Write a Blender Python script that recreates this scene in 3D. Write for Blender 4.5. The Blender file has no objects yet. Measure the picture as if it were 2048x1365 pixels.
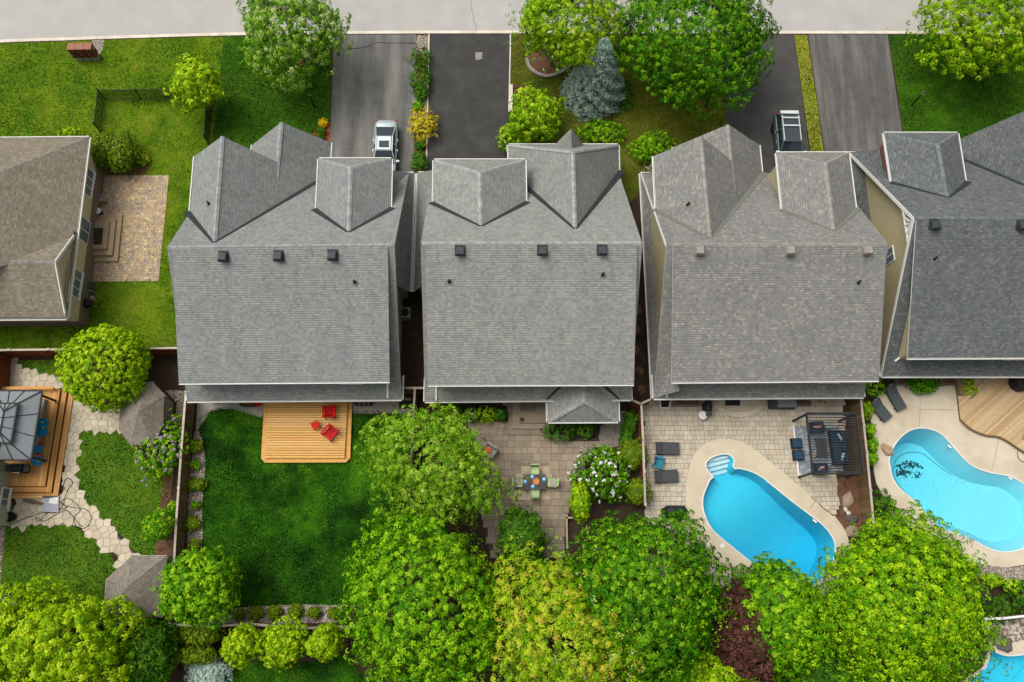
import bpy, math, random
import numpy as np
from mathutils import Vector, Matrix
from mathutils.geometry import tessellate_polygon

random.seed(7)
S = bpy.context.scene
COL = S.collection

# ------------------------------------------------------------------ camera
CAM_H, FPX, NADX, NADY = 54.0, 1600.0, 980.0, 1150.0
_d = np.array([NADX - 1024, NADY - 682.5, FPX]); _d /= np.linalg.norm(_d)
_e = np.array([1, -0.003, 0.]); _e -= _d * (_e @ _d); _e /= np.linalg.norm(_e)
_n = np.cross(_d, _e); _n /= np.linalg.norm(_n)
if _n[1] > 0: _n = -_n
cam_data = bpy.data.cameras.new('camera')
cam_data.sensor_fit = 'HORIZONTAL'; cam_data.sensor_width = 36.0
cam_data.lens = 36.0 * FPX / 2048.0
cam_data.clip_start = 0.5; cam_data.clip_end = 2000
cam = bpy.data.objects.new('camera', cam_data); COL.objects.link(cam)
def _ax(i): return Vector((_e[i], _n[i], -_d[i]))
cx, cy, cz = _ax(0), -_ax(1), -_ax(2)
cam.matrix_world = Matrix(((cx.x, cy.x, cz.x, 0), (cx.y, cy.y, cz.y, 0), (cx.z, cy.z, cz.z, CAM_H), (0, 0, 0, 1)))
S.camera = cam

# ------------------------------------------------------------------ sky, sun, exposure
SUN_EL, SUN_AZ = math.radians(64), math.radians(-60)   # azimuth from +Y towards +X
W = bpy.data.worlds.new('World'); S.world = W; W.use_nodes = True
wn = W.node_tree.nodes; wl = W.node_tree.links
bg = wn['Background']
sky = wn.new('ShaderNodeTexSky'); sky.sky_type = 'NISHITA'; sky.sun_disc = False
sky.sun_elevation = SUN_EL; sky.sun_rotation = SUN_AZ
sky.air_density = 1.0; sky.dust_density = 6.0; sky.ozone_density = 1.0
hs = wn.new('ShaderNodeHueSaturation'); hs.inputs['Saturation'].default_value = 0.15
wl.new(sky.outputs[0], hs.inputs['Color']); wl.new(hs.outputs[0], bg.inputs[0])
bg.inputs[1].default_value = 0.11
sd = bpy.data.lights.new('sun', 'SUN'); sd.energy = 1.5; sd.angle = math.radians(38); sd.color = (1, 0.955, 0.87)
sun = bpy.data.objects.new('sun', sd); COL.objects.link(sun)
sdir = Vector((math.sin(SUN_AZ) * math.cos(SUN_EL), math.cos(SUN_AZ) * math.cos(SUN_EL), math.sin(SUN_EL)))
sun.rotation_euler = (-sdir).to_track_quat('-Z', 'Y').to_euler()
sun.location = (0, 0, 80)
S.view_settings.view_transform = 'Standard'; S.view_settings.look = 'None'
S.view_settings.exposure = 0.5; S.view_settings.gamma = 1.0
S.view_settings.use_curve_mapping = False

# ------------------------------------------------------------------ measuring helpers (photo measurements -> metres)
def ray(px, py):
    v = np.array([px - 1024, py - 682.5, FPX]); return np.array([v @ _e, v @ _n, -(v @ _d)])
def P(px, py, z=0.0):
    r = ray(px, py); t = (z - CAM_H) / r[2]; return Vector((r[0] * t, r[1] * t, z))
def RP(pt, pl):
    nn, dd = pl; r = Vector(ray(*pt)); o = Vector((0, 0, CAM_H)); t = (dd - nn.dot(o)) / nn.dot(r); return o + r * t
def plane(a, b, c):
    nn = (b - a).cross(c - a).normalized()
    if nn.z < 0: nn = -nn
    return nn, nn.dot(a)
def crop(x0, y0, s): return lambda x, y: (x0 + s * x, y0 + s * y)
A1 = crop(0, 0, .26382); A2 = crop(380, 0, .26374); A3 = crop(800, 0, .26374); A4 = crop(1220, 0, .26379); A5 = crop(1580, 0, .26381)
A6 = crop(0, 240, .33708); A7 = crop(330, 230, .25879); A8 = crop(780, 240, .26367)
B1 = crop(1240, 220, .2539); B2 = crop(1640, 220, .425); B3 = crop(330, 460, .26368); B4 = crop(780, 460, .293); B5 = crop(1240, 460, .29312)
B6 = crop(0, 640, .3077); B7 = crop(340, 760, .21978); B8 = crop(700, 780, .2832)
C1 = crop(1240, 760, .3077); C2 = crop(1680, 740, .3077); C3 = crop(0, 1000, .26735); C4 = crop(340, 1000, .26744)
C6 = crop(1080, 980, .28202); C7 = crop(1440, 1000, .26744); C8 = crop(1780, 1000, .26747)
ID = lambda x, y: (x, y)
def PL(cr, pts, z=0.0): return [P(*cr(x, y), z) for x, y in pts]
def mpp(px, py, z=0.0): return (P(px + 1, py, z) - P(px, py, z)).length

# ------------------------------------------------------------------ materials
KALB = 0.80
def L(h, k=None):
    k = KALB if k is None else k
    if not isinstance(h, str): return tuple(h) + (1,) if len(h) == 3 else h
    c = [int(h[i:i + 2], 16) / 255 for i in (0, 2, 4)]
    return tuple(k * (x / 12.92 if x <= .04045 else ((x + .055) / 1.055) ** 2.4) for x in c) + (1,)
def newmat(name, rough=.8, spec=.3):
    m = bpy.data.materials.new(name); m.use_nodes = True
    b = m.node_tree.nodes['Principled BSDF']; b.inputs['Roughness'].default_value = rough
    b.inputs['Specular IOR Level'].default_value = spec
    return m, m.node_tree, b
def nd(nt, t, **kw):
    n = nt.nodes.new(t)
    for k, v in kw.items(): setattr(n, k, v)
    return n
def noise(nt, vec, scale, detail=4, rough=.6):
    n = nd(nt, 'ShaderNodeTexNoise'); n.inputs['Scale'].default_value = scale; n.inputs['Detail'].default_value = detail
    n.inputs['Roughness'].default_value = rough
    if vec is not None: nt.links.new(vec, n.inputs['Vector'])
    return n.outputs[0]
def ramp(nt, fac, stops, interp='LINEAR'):
    r = nd(nt, 'ShaderNodeValToRGB'); cr = r.color_ramp; cr.interpolation = interp
    while len(cr.elements) < len(stops): cr.elements.new(.5)
    for e, (p, c) in zip(cr.elements, stops): e.position = p; e.color = c
    nt.links.new(fac, r.inputs[0]); return r.outputs[0]
def mix(nt, fac, a, b, mode='MIX'):
    m = nd(nt, 'ShaderNodeMix', data_type='RGBA', blend_type=mode)
    for s, v in ((m.inputs[0], fac), (m.inputs[6], a), (m.inputs[7], b)):
        if hasattr(v, 'is_output'): nt.links.new(v, s)
        else: s.default_value = v
    return m.outputs[2]
def math_(nt, op, a, b=None):
    m = nd(nt, 'ShaderNodeMath', operation=op)
    for s, v in ((m.inputs[0], a), (m.inputs[1], b)):
        if v is None: continue
        if hasattr(v, 'is_output'): nt.links.new(v, s)
        else: s.default_value = v
    return m.outputs[0]
def bump(nt, b, h, strength=.5, dist=.02):
    bn = nd(nt, 'ShaderNodeBump'); bn.inputs['Strength'].default_value = strength; bn.inputs['Distance'].default_value = dist
    nt.links.new(h, bn.inputs['Height']); nt.links.new(bn.outputs[0], b.inputs['Normal'])
def pos(nt): return nd(nt, 'ShaderNodeNewGeometry').outputs['Position']
def mottle(name, c1, c2, scale=1.0, c3=None, s3=.3, t3=(.5, .7), rough=.85, bs=30, bstr=.4, bdist=.02, c4=None, s4=8, t4=(.6, .72), fine=0, spec=.25, streak=None):
    """ground-like surface: two colours mixed by noise, optional patches, fine relief"""
    m, nt, b = newmat(name, rough, spec); p = pos(nt)
    col = ramp(nt, noise(nt, p, scale, 6), [(.35, L(c1)), (.65, L(c2))])
    p3 = p
    if streak: mp = nd(nt, 'ShaderNodeMapping'); mp.inputs['Scale'].default_value = streak; nt.links.new(p, mp.inputs['Vector']); p3 = mp.outputs[0]
    if c3: col = mix(nt, ramp(nt, noise(nt, p3, s3, 4), [(t3[0], (0, 0, 0, 1)), (t3[1], (1, 1, 1, 1))]), col, L(c3))
    if c4: col = mix(nt, ramp(nt, noise(nt, p, s4, 4, .7), [(t4[0], (0, 0, 0, 1)), (t4[1], (1, 1, 1, 1))]), col, L(c4))
    h = noise(nt, p, bs, 3, .7)
    if fine:
        col = mix(nt, fine, col, ramp(nt, h, [(.3, (.35, .35, .35, 1)), (.7, (1.6, 1.6, 1.6, 1))]), 'MULTIPLY')
    nt.links.new(col, b.inputs['Base Color']); bump(nt, b, h, bstr, bdist)
    return m
def plain(name, c, rough=.6, metal=0, spec=.2, var=.12, k=None):
    m, nt, b = newmat(name, rough, spec)
    cc = L(c, k); tc = nd(nt, 'ShaderNodeTexCoord').outputs['Object']
    col = ramp(nt, noise(nt, tc, 6, 4), [(.3, tuple(x * (1 - var) for x in cc[:3]) + (1,)), (.7, tuple(min(1, x * (1 + var)) for x in cc[:3]) + (1,))])
    nt.links.new(col, b.inputs['Base Color']); b.inputs['Metallic'].default_value = metal
    return m
def pieces(name, cols, rough=.85, attr=False, grain=16, gstr=.35, k=None):
    """stone, paver and board colours: one shade for each piece plus grain"""
    m, nt, b = newmat(name, rough, .25)
    if attr: f = nd(nt, 'ShaderNodeAttribute', attribute_name='v').outputs['Fac']
    else: f = nd(nt, 'ShaderNodeObjectInfo').outputs['Random']
    n_ = len(cols); col = ramp(nt, f, [((i + .5) / n_, L(c, k)) for i, c in enumerate(cols)])
    p = pos(nt); g = noise(nt, p, grain, 5, .7)
    col = mix(nt, gstr, col, ramp(nt, g, [(.25, (.4, .4, .4, 1)), (.75, (1.45, 1.45, 1.45, 1))]), 'MULTIPLY')
    col = mix(nt, .35, col, ramp(nt, noise(nt, p, 1.3, 4), [(.3, (.62, .62, .6, 1)), (.65, (1.25, 1.25, 1.25, 1))]), 'MULTIPLY')
    nt.links.new(col, b.inputs['Base Color']); bump(nt, b, g, .35, .01)
    return m
def wood(name, cols, axis=(14, 1.2, 14), rough=.75, knots=True, attr=False):
    m, nt, b = newmat(name, rough, .25)
    f = nd(nt, 'ShaderNodeAttribute', attribute_name='v').outputs['Fac'] if attr else nd(nt, 'ShaderNodeObjectInfo').outputs['Random']
    n_ = len(cols); col = ramp(nt, f, [((i + .5) / n_, L(c)) for i, c in enumerate(cols)])
    mp = nd(nt, 'ShaderNodeMapping'); mp.inputs['Scale'].default_value = axis
    nt.links.new(pos(nt), mp.inputs['Vector']); g = noise(nt, mp.outputs[0], 1.6, 6, .65)
    col = mix(nt, .45, col, ramp(nt, g, [(.3, (.55, .5, .45, 1)), (.7, (1.3, 1.3, 1.3, 1))]), 'MULTIPLY')
    nt.links.new(col, b.inputs['Base Color']); bump(nt, b, g, .25, .01)
    return m
def shingle(name, stops, tab=.19, row=.145, edge=.6, rough=.95, big=.22):
    """laminated asphalt shingles: random tabs in courses laid along the slope (UV in metres)"""
    m, nt, b = newmat(name, rough, .15)
    uv = nd(nt, 'ShaderNodeUVMap').outputs[0]; sp = nd(nt, 'ShaderNodeSeparateXYZ'); nt.links.new(uv, sp.inputs[0])
    u, v = sp.outputs[0], sp.outputs[1]
    vr = math_(nt, 'DIVIDE', v, row); r = math_(nt, 'FLOOR', vr); fr = math_(nt, 'FRACT', vr)
    w1 = nd(nt, 'ShaderNodeTexWhiteNoise', noise_dimensions='1D'); nt.links.new(r, w1.inputs['W'])
    ur = math_(nt, 'ADD', math_(nt, 'DIVIDE', u, tab), math_(nt, 'MULTIPLY', w1.outputs['Value'], 9.0))
    c = math_(nt, 'FLOOR', ur)
    cb = nd(nt, 'ShaderNodeCombineXYZ'); nt.links.new(c, cb.inputs[0]); nt.links.new(r, cb.inputs[1])
    w2 = nd(nt, 'ShaderNodeTexWhiteNoise', noise_dimensions='2D'); nt.links.new(cb.outputs[0], w2.inputs['Vector'])
    col = mix(nt, .35, ramp(nt, w2.outputs['Value'], [(p_, L(c_)) for p_, c_ in stops]), L(stops[len(stops) // 2][1]))
    p = pos(nt)
    col = mix(nt, .3, col, ramp(nt, noise(nt, p, 19, 3, .85), [(.28, (.4, .4, .4, 1)), (.72, (1.5, 1.5, 1.5, 1))]), 'MULTIPLY')
    mp = nd(nt, 'ShaderNodeMapping'); mp.inputs['Scale'].default_value = (1.1, .3, 1); nt.links.new(uv, mp.inputs['Vector'])
    col = mix(nt, big, col, ramp(nt, noise(nt, mp.outputs[0], 1.0, 5), [(.3, (.55, .55, .55, 1)), (.7, (1.4, 1.4, 1.4, 1))]), 'MULTIPLY')
    # shadow line below each course, painted as a dark band
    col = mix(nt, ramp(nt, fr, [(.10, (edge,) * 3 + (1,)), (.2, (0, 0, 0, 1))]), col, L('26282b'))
    nt.links.new(col, b.inputs['Base Color'])
    hh = math_(nt, 'ADD', math_(nt, 'MULTIPLY', fr, -1.0), math_(nt, 'MULTIPLY', w2.outputs['Value'], .5))
    bump(nt, b, hh, .6, .014)
    return m
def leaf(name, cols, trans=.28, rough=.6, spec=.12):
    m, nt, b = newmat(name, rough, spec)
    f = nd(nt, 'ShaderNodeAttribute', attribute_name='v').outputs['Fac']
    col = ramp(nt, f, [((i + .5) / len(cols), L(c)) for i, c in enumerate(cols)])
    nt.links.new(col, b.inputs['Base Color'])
    t = nd(nt, 'ShaderNodeBsdfTranslucent'); nt.links.new(col, t.inputs['Color'])
    mx = nd(nt, 'ShaderNodeMixShader'); mx.inputs[0].default_value = trans
    nt.links.new(b.outputs[0], mx.inputs[1]); nt.links.new(t.outputs[0], mx.inputs[2])
    nt.links.new(mx.outputs[0], nt.nodes['Material Output'].inputs['Surface'])
    return m
def siding(name, c, step=.11, vertical=False):
    m, nt, b = newmat(name, .7, .3)
    sp = nd(nt, 'ShaderNodeSeparateXYZ'); p = pos(nt); nt.links.new(p, sp.inputs[0])
    fr = math_(nt, 'FRACT', math_(nt, 'DIVIDE', sp.outputs[2], step))
    cc = L(c); col = ramp(nt, noise(nt, p, 2.5, 5), [(.3, tuple(x * .86 for x in cc[:3]) + (1,)), (.7, cc)])
    nt.links.new(col, b.inputs['Base Color']); bump(nt, b, math_(nt, 'MULTIPLY', fr, -1.0), .8, .02)
    return m
def brickmat(name, c1, c2, mortar, w=.24, h=.08):
    m, nt, b = newmat(name, .85, .2)
    t = nd(nt, 'ShaderNodeTexBrick'); nt.links.new(nd(nt, 'ShaderNodeUVMap').outputs[0], t.inputs['Vector'])
    t.inputs['Color1'].default_value = L(c1); t.inputs['Color2'].default_value = L(c2); t.inputs['Mortar'].default_value = L(mortar)
    t.inputs['Scale'].default_value = 1; t.inputs['Brick Width'].default_value = w; t.inputs['Row Height'].default_value = h; t.inputs['Mortar Size'].default_value = .01
    nt.links.new(t.outputs[0], b.inputs['Base Color']); bump(nt, b, t.outputs[1], -.5, .01)
    return m

M = {}
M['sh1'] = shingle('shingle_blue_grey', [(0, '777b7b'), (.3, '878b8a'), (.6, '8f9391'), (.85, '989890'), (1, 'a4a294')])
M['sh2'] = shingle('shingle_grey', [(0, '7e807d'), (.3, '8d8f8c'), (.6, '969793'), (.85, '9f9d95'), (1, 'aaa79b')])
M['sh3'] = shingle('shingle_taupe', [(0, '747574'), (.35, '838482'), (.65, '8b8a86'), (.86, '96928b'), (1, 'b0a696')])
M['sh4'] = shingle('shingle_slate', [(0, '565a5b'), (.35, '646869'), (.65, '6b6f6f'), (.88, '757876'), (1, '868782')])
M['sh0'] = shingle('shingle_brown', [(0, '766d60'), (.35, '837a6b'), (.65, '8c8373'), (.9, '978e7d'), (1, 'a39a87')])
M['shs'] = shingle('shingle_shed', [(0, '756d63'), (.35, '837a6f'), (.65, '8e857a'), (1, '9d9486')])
M['white'] = plain('white_trim', 'e8e6e0', .5, var=.05)
M['cream'] = siding('cream_siding', 'dccba6')
M['tan'] = siding('tan_siding', 'b9ae8a')
M['greysid'] = siding('grey_siding', '9a9c92')
M['palegreen'] = siding('pale_green_siding', 'b4b79d')
M['stonewall'] = brickmat('stone_veneer', '8d7c69', '7a6b5b', '5d5349', .35, .14)
M['redbrick'] = brickmat('red_brick', '8e4636', '7a3a2e', '9a8a80')
M['flash'] = plain('dark_metal_flashing', '34383a', .7, var=.2, spec=.2); M['flash_l'] = plain('grey_metal_flashing', '77786f', .6, var=.15)
M['vent_d'] = plain('dark_vent_metal', '3e4145', .55, var=.2)
M['vent_t'] = plain('taupe_vent_metal', '968e86', .55)
M['black'] = plain('black_metal', '1b1c1e', .45, var=.2)
M['rubber'] = plain('black_rubber', '16161a', .8)
M['glass'] = plain('dark_glass', '28323a', .08, spec=.6, var=.2)
M['glass2'] = plain('window_glass', '6d7a80', .1, spec=.6, var=.25)
M['chrome'] = plain('bright_metal', 'c8ccd0', .3, metal=.8)
M['road'] = mottle('road_asphalt', 'a9a6a2', 'b4b1ac', .5, 'b2ada5', .12, rough=.9, bs=17, bstr=.3, bdist=.01, fine=.3)
M['kerb'] = pieces('kerb_concrete', ['ddd2c2', 'e4dacb', 'd6cbbb'])
M['drive1'] = mottle('worn_asphalt', '5b5a57', '686764', 1.2, '85827c', 1.0, (.4, .72), streak=(1.1, .12, 1), rough=.9, bs=17, bstr=.35, bdist=.012, fine=.5)
M['drive2'] = mottle('sealed_asphalt', '3a3938', '434241', 1.0, '4b4946', .5, (.5, .8), rough=.85, bs=17, bstr=.35, bdist=.01, fine=.5, c4='9a7454', s4=16, t4=(.68, .74))
M['drive3'] = mottle('dark_asphalt', '41403f', '4b4a48', 1.0, '565450', .4, (.5, .8), rough=.85, bs=17, bstr=.35, bdist=.01, fine=.3)
M['drive4'] = mottle('streaky_asphalt', '53514f', '5f5d5a', 1.0, '7c7872', 1.0, (.45, .72), streak=(1.3, .12, 1), rough=.9, bs=17, bstr=.35, bdist=.012, fine=.5)
def lawnmat(name, a, b_, c, c4, s4=3.0, t4=(.55, .75), s3=.35): return mottle(name, a, b_, 1.1, c, s3, (.42, .66), rough=.9, bs=22, bstr=.9, bdist=.05, c4=c4, s4=s4, t4=t4, fine=.5, spec=.1)
M['lawn_l'] = lawnmat('lawn_light', '3f660a', '588010', '6f8a14', '92923a')
M['lawn_d'] = lawnmat('lawn_dark', '2f560a', '3b640e', '456c12', '5a7a1c', t4=(.62, .8))
M['lawn_b'] = lawnmat('lawn_brownish', '4a5a14', '56651a', '6b6a24', '6a5a28', t4=(.5, .7))
M['lawn_s'] = lawnmat('lawn_strip', '86931f', '97a02c', '8a8a30', 'b5a85e', t4=(.5, .7))
M['lawn_y'] = lawnmat('lawn_backyard', '163a08', '22500b', '3c7410', '64942a', t4=(.6, .8), s3=.28)
M['lawn_m'] = lawnmat('lawn_mid', '45701a', '527c1c', '5f8420', '6f8a28')
M['soil'] = mottle('dark_soil', '3a2d22', '4a3a2c', 2.0, '2c231b', .6, rough=.95, bs=25, bstr=.8, bdist=.04, fine=.5)
M['mulch'] = mottle('brown_mulch', '6a4a38', '7c5844', 6.0, '54392b', 2.0, rough=.95, bs=30, bstr=.9, bdist=.04, fine=.5)
M['redmulch'] = mottle('red_mulch', 'a84a34', 'c05a40', 8.0, rough=.95, bs=30, bstr=.9, bdist=.04, fine=.5)
M['conc'] = mottle('concrete_slab', '9a948a', 'aaa499', .9, '87827a', .5, rough=.9, bs=60, bstr=.2, bdist=.01, fine=.15)
M['conc_d'] = mottle('stained_concrete', '6e675c', '7d766a', .9, '5c564d', .5, rough=.9, bs=60, bstr=.2, bdist=.01, fine=.2)
M['coping'] = mottle('pool_coping', 'cbbda4', 'd3c6ae', .9, 'c2b49b', .4, rough=.85, bs=60, bstr=.2, bdist=.008, fine=.12)
M['coping2'] = mottle('pool_deck_stained', 'cabda6', 'd3c7b1', .9, 'bcae96', .4, rough=.85, bs=60, bstr=.2, bdist=.008, c4='8a8070', s4=2.2, t4=(.66, .82), fine=.15)
M['gravel'] = pieces('river_pebbles', ['8f8378', 'b6a898', 'd9cec0', 'a08c7c', 'e6ded3', '7c6c60'], attr=True)
M['gravelbed'] = mottle('pebble_bed', '8c8074', 'a59888', 9.0, '6e6258', 3.0, rough=.95, bs=20, bstr=1, bdist=.05, fine=.6)
M['graybed'] = mottle('pea_gravel_bed', '8e8678', 'a0978a', 9.0, '7c7468', 3.0, rough=.95, bs=25, bstr=1, bdist=.04, fine=.6)
M['flag'] = pieces('flagstone', ['c9bca4', 'd1c4ac', 'c2b59e', 'cdc0a8', 'bfb29b'])
M['joint'] = mottle('paver_joint_sand', '7d7361', '8c8270', 4, rough=.95, bs=40, bstr=.4)
M['jointd'] = mottle('dark_joint', '423b32', '4d453b', 4, rough=.95, bs=40, bstr=.4)
M['paver3'] = pieces('tumbled_pavers', ['c3b6a1', 'cabda7', 'bfb29e', 'c5bcad', 'cec1ab', 'b9ad99'], gstr=.35)
M['paver3j'] = pieces('tumbled_pavers_joined', ['c3b6a1', 'cabda7', 'bfb29e', 'c5bcad', 'cec1ab', 'b9ad99'], attr=True, gstr=.35)
M['slab2'] = pieces('worn_slabs', ['968775', '9f907d', '8d7f6e', 'a59682', '9a8b78'])
M['slab2p'] = pieces('pale_slabs', ['b8a68a', 'c2b093', 'ae9c82'])
M['paver0'] = pieces('buff_brick_pavers', ['c2ab8b', 'b89f8c', 'cdb48c', 'a5968a', 'c9a884', '9c9088', 'd6bd90'], attr=True)
M['step0'] = pieces('step_stone', ['a08c70', 'ab977a', '958268'])
M['deckw'] = wood('new_cedar', ['e6b46a', 'dba75c', 'eec07a', 'd9a25a', 'e9ba72'], (1.2, 22, 22))
M['deckr'] = wood('deck_border_cedar', ['d8a356', 'd19b50', 'dca85e'], (3, 3, 3))
M['deck5'] = wood('orange_stained_deck', ['d19a58', 'd9a463', 'c88f4e', 'deb074'], (22, 1.2, 22))
M['deck4'] = wood('weathered_deck', ['cdb088', 'b5966c', 'd8be98', 'bd9f76'], (5, 5, 5))
M['fence'] = wood('weathered_fence', ['75603f', '846b4c', '695237', '917454', '7a6144'], (10, 10, 1.5))
M['fencer'] = wood('red_brown_fence', ['7d3d22', '8a4528', '70361e', '874a2c'], (10, 10, 1.5))
M['cap'] = wood('grey_cap_rail', ['b7ab9c', 'c4b8a8', 'aaa091'], (4, 4, 4))
M['bark'] = mottle('bark', '6b5a4a', '7d6b58', 6, rough=.95, bs=30, bstr=1, bdist=.03, fine=.4)
M['liner1'] = plain('pool_liner_blue', '3fd0ec', .7, spec=.1, var=.05)
M['liner2'] = plain('pool_liner_turquoise', '86dcec', .7, spec=.1, var=.05)
M['step_p'] = plain('pool_step_blue', 'c4e6f0', .6, var=.05)
M['bedblue'] = plain('blue_plastic', '1a90c8', .4, var=.1)
M['red'] = plain('red_plastic', 'd40c14', .6, spec=.1, var=.08)
M['red2'] = plain('faded_red_plastic', 'c41c26', .6, spec=.1, var=.1)
M['orange'] = plain('orange_plastic', 'e05a20', .45)
M['lime'] = plain('lime_plastic', 'a8c828', .45)
M['navy'] = plain('navy_cushion', '2a4258', .9, var=.2)
M['charcoal'] = plain('charcoal_mesh', '4a4c50', .9, var=.2)
M['slate'] = plain('slate_mesh', '4e5658', .9, var=.2)
M['cover'] = plain('black_grill_cover', '26282c', .6, var=.3)
M['gazebo'] = plain('grey_gazebo_roof', '858a8e', .7, spec=.15, var=.08)
M['gazrib'] = plain('dark_gazebo_frame', '34373a', .6, spec=.15)
M['sage'] = plain('sage_cushion', 'b5cc94', .9, var=.12)
M['greyfab'] = plain('grey_fabric', 'a39a90', .9, var=.15)
M['tabled'] = plain('dark_slat_table', '55504e', .7, var=.15)
M['terra'] = plain('terracotta', 'd98a52', .7)
M['plate'] = plain('white_blue_ceramic', 'cfe4f0', .3)
M['plateb'] = plain('blue_ceramic', '3aa0d8', .3)
M['mailb'] = plain('brown_mailbox', '6a3828', .55, var=.15)
M['mailt'] = plain('brown_mailbox_lit_top', '94604c', .5, var=.1)  # lighter copy of the cabinet brown, light on the tops put into colour
M['steel'] = plain('galvanised_steel', 'a2a6a8', .5, metal=.3, var=.15)
M['boulder'] = pieces('boulder_rock', ['a08c74', 'b49c80', '8c8076', 'c0aa90'])
M['boulderg'] = pieces('grey_rock', ['6c6660', '7a746c', '5c5650'])
M['pebw'] = plain('white_stone', 'd8d0c4', .8)
M['silver'] = plain('silver_car_paint', 'a6b2b4', .3, metal=.35, spec=.4, var=.03)
M['teal'] = plain('shaded_side_car_paint', '3c504e', .35, spec=.5, var=.1)  # dark sides against a pale top: sky reflection put into the paint colours
M['suvp'] = plain('dark_green_car_paint', '4c5a58', .25, spec=.6, var=.05); M['suvtrim'] = plain('pale_car_trim', 'd6dcdc', .4, spec=.3, var=.03)
M['sunroof'] = plain('tinted_sunroof', '454b50', .5, spec=.1)
M['tyre'] = plain('tyre', '1c1c1e', .9)
M['lightred'] = plain('tail_light', 'a01818', .3)
M['rugmat'] = mottle('blue_grey_rug', '4a5668', 'c3c6c4', 9.0, '7d8896', 3.0, (.45, .6), rough=.95, bs=40, bstr=.3, fine=.3)
M['tealc'] = plain('teal_plastic', '20788c', .5, var=.15)
M['pink'] = plain('pink_cushion', 'e0a8a0', .9)
M['paleblue'] = plain('pale_blue_cushion', 'bcd8dc', .9)
M['lilacb'] = plain('grey_lid', 'a9a8b4', .6)
M['pool_debris'] = plain('wet_leaf_debris', '24484c', .8, var=.3)
def water(name, dens, col):
    m = bpy.data.materials.new(name); m.use_nodes = True; nt = m.node_tree; nt.nodes.remove(nt.nodes['Principled BSDF'])
    tr = nd(nt, 'ShaderNodeBsdfTransparent'); gl = nd(nt, 'ShaderNodeBsdfGlossy'); gl.inputs['Roughness'].default_value = .05
    fr = nd(nt, 'ShaderNodeFresnel'); fr.inputs['IOR'].default_value = 1.33
    p = pos(nt); bn = nd(nt, 'ShaderNodeBump'); bn.inputs['Strength'].default_value = .15; bn.inputs['Distance'].default_value = .03
    nt.links.new(noise(nt, p, 3, 4), bn.inputs['Height']); nt.links.new(bn.outputs[0], fr.inputs['Normal']); nt.links.new(bn.outputs[0], gl.inputs['Normal'])
    mx = nd(nt, 'ShaderNodeMixShader'); ge = nd(nt, 'ShaderNodeNewGeometry'); sp = nd(nt, 'ShaderNodeSeparateXYZ'); nt.links.new(ge.outputs['True Normal'], sp.inputs[0])
    only_top = math_(nt, 'MULTIPLY', math_(nt, 'GREATER_THAN', sp.outputs[2], .5), math_(nt, 'SUBTRACT', 1.0, ge.outputs['Backfacing']))
    nt.links.new(math_(nt, 'MULTIPLY', fr.outputs[0], only_top), mx.inputs[0]); nt.links.new(tr.outputs[0], mx.inputs[1]); nt.links.new(gl.outputs[0], mx.inputs[2])
    va = nd(nt, 'ShaderNodeVolumeAbsorption'); va.inputs['Color'].default_value = col; va.inputs['Density'].default_value = dens
    out = nt.nodes['Material Output']; nt.links.new(mx.outputs[0], out.inputs['Surface']); nt.links.new(va.outputs[0], out.inputs['Volume'])
    return m
M['water1'] = water('pool_water', .2, (.08, .72, .92, 1))
M['water2'] = water('shallow_pool_water', .21, (.12, .84, .93, 1))
# foliage colours
M['lf_maple'] = leaf('leaf_maple', ['2c6804', '4a8a06', '68a808', '8cc40c', 'b4de28'])
M['lf_lime'] = leaf('leaf_lime', ['407803', '669c05', '8aba08', 'acd210', 'cee638'])
M['lf_yellow'] = leaf('leaf_yellowgreen', ['487e03', '72a404', '98c406', 'b8da0e', 'd4ea34'])
M['lf_bright'] = leaf('leaf_bright_green', ['347404', '5a9805', '7eb806', 'a4d20a', 'c8e824'])
M['lf_pale'] = leaf('leaf_pale_and_gloss', ['346e06', '56920c', '7cb018', 'a4ca44', 'dce8a8'])  # palest leaves stand in for gloss highlights on the maples
M['lf_rust'] = leaf('leaf_pale_with_rust', ['4a8604', '72a806', '9cc80a', 'c8e030', 'd8b44a'])
M['lf_deep'] = leaf('leaf_deep_green', ['1a5003', '2f6e04', '4a8a06', '6ca80c', '94c61e'])
M['lf_willow'] = leaf('leaf_soft_green', ['3e7a08', '609a10', '80b41a', '9ec82c', 'bedc58'])
M['lf_dark'] = leaf('leaf_dark_shrub', ['2a5a0c', '3c7012', '508618', '66981e'])
M['lf_spruce'] = leaf('needle_blue_spruce', ['88aa9c', 'a8c8b8', 'c2dccc', 'd8eadc', 'e4ecdc'], trans=.3)
M['lf_yew'] = leaf('needle_olive', ['46600a', '5c780c', '748e12', '8ea41e'], trans=.12)
M['lf_gold'] = leaf('leaf_gold', ['b0a81a', 'c8ba1c', 'dcca22', 'e8d83c'])
M['lf_purple'] = leaf('leaf_purple', ['3a201e', '52302c', '664038', '7a5044'])
M['fl_white'] = leaf('petal_white', ['e8e8e0', 'f4f4ee'], trans=.15)
M['fl_lilac'] = leaf('petal_lilac', ['b08ab4', 'c8a6c8', 'd8bcd4'], trans=.15)
M['fl_yellow'] = leaf('petal_yellow', ['e6c010', 'f0d020'], trans=.15)
M['grassblade'] = leaf('grass_blade', ['364e03', '536a04', '708806', '909e12', 'c0ac50'], trans=.25, rough=.8, spec=.1)
M['grassdark'] = leaf('grass_blade_dark', ['0e2c03', '1a4204', '2d6207', '50900b', '84b61e'], trans=.25, rough=.8, spec=.1)

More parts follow.
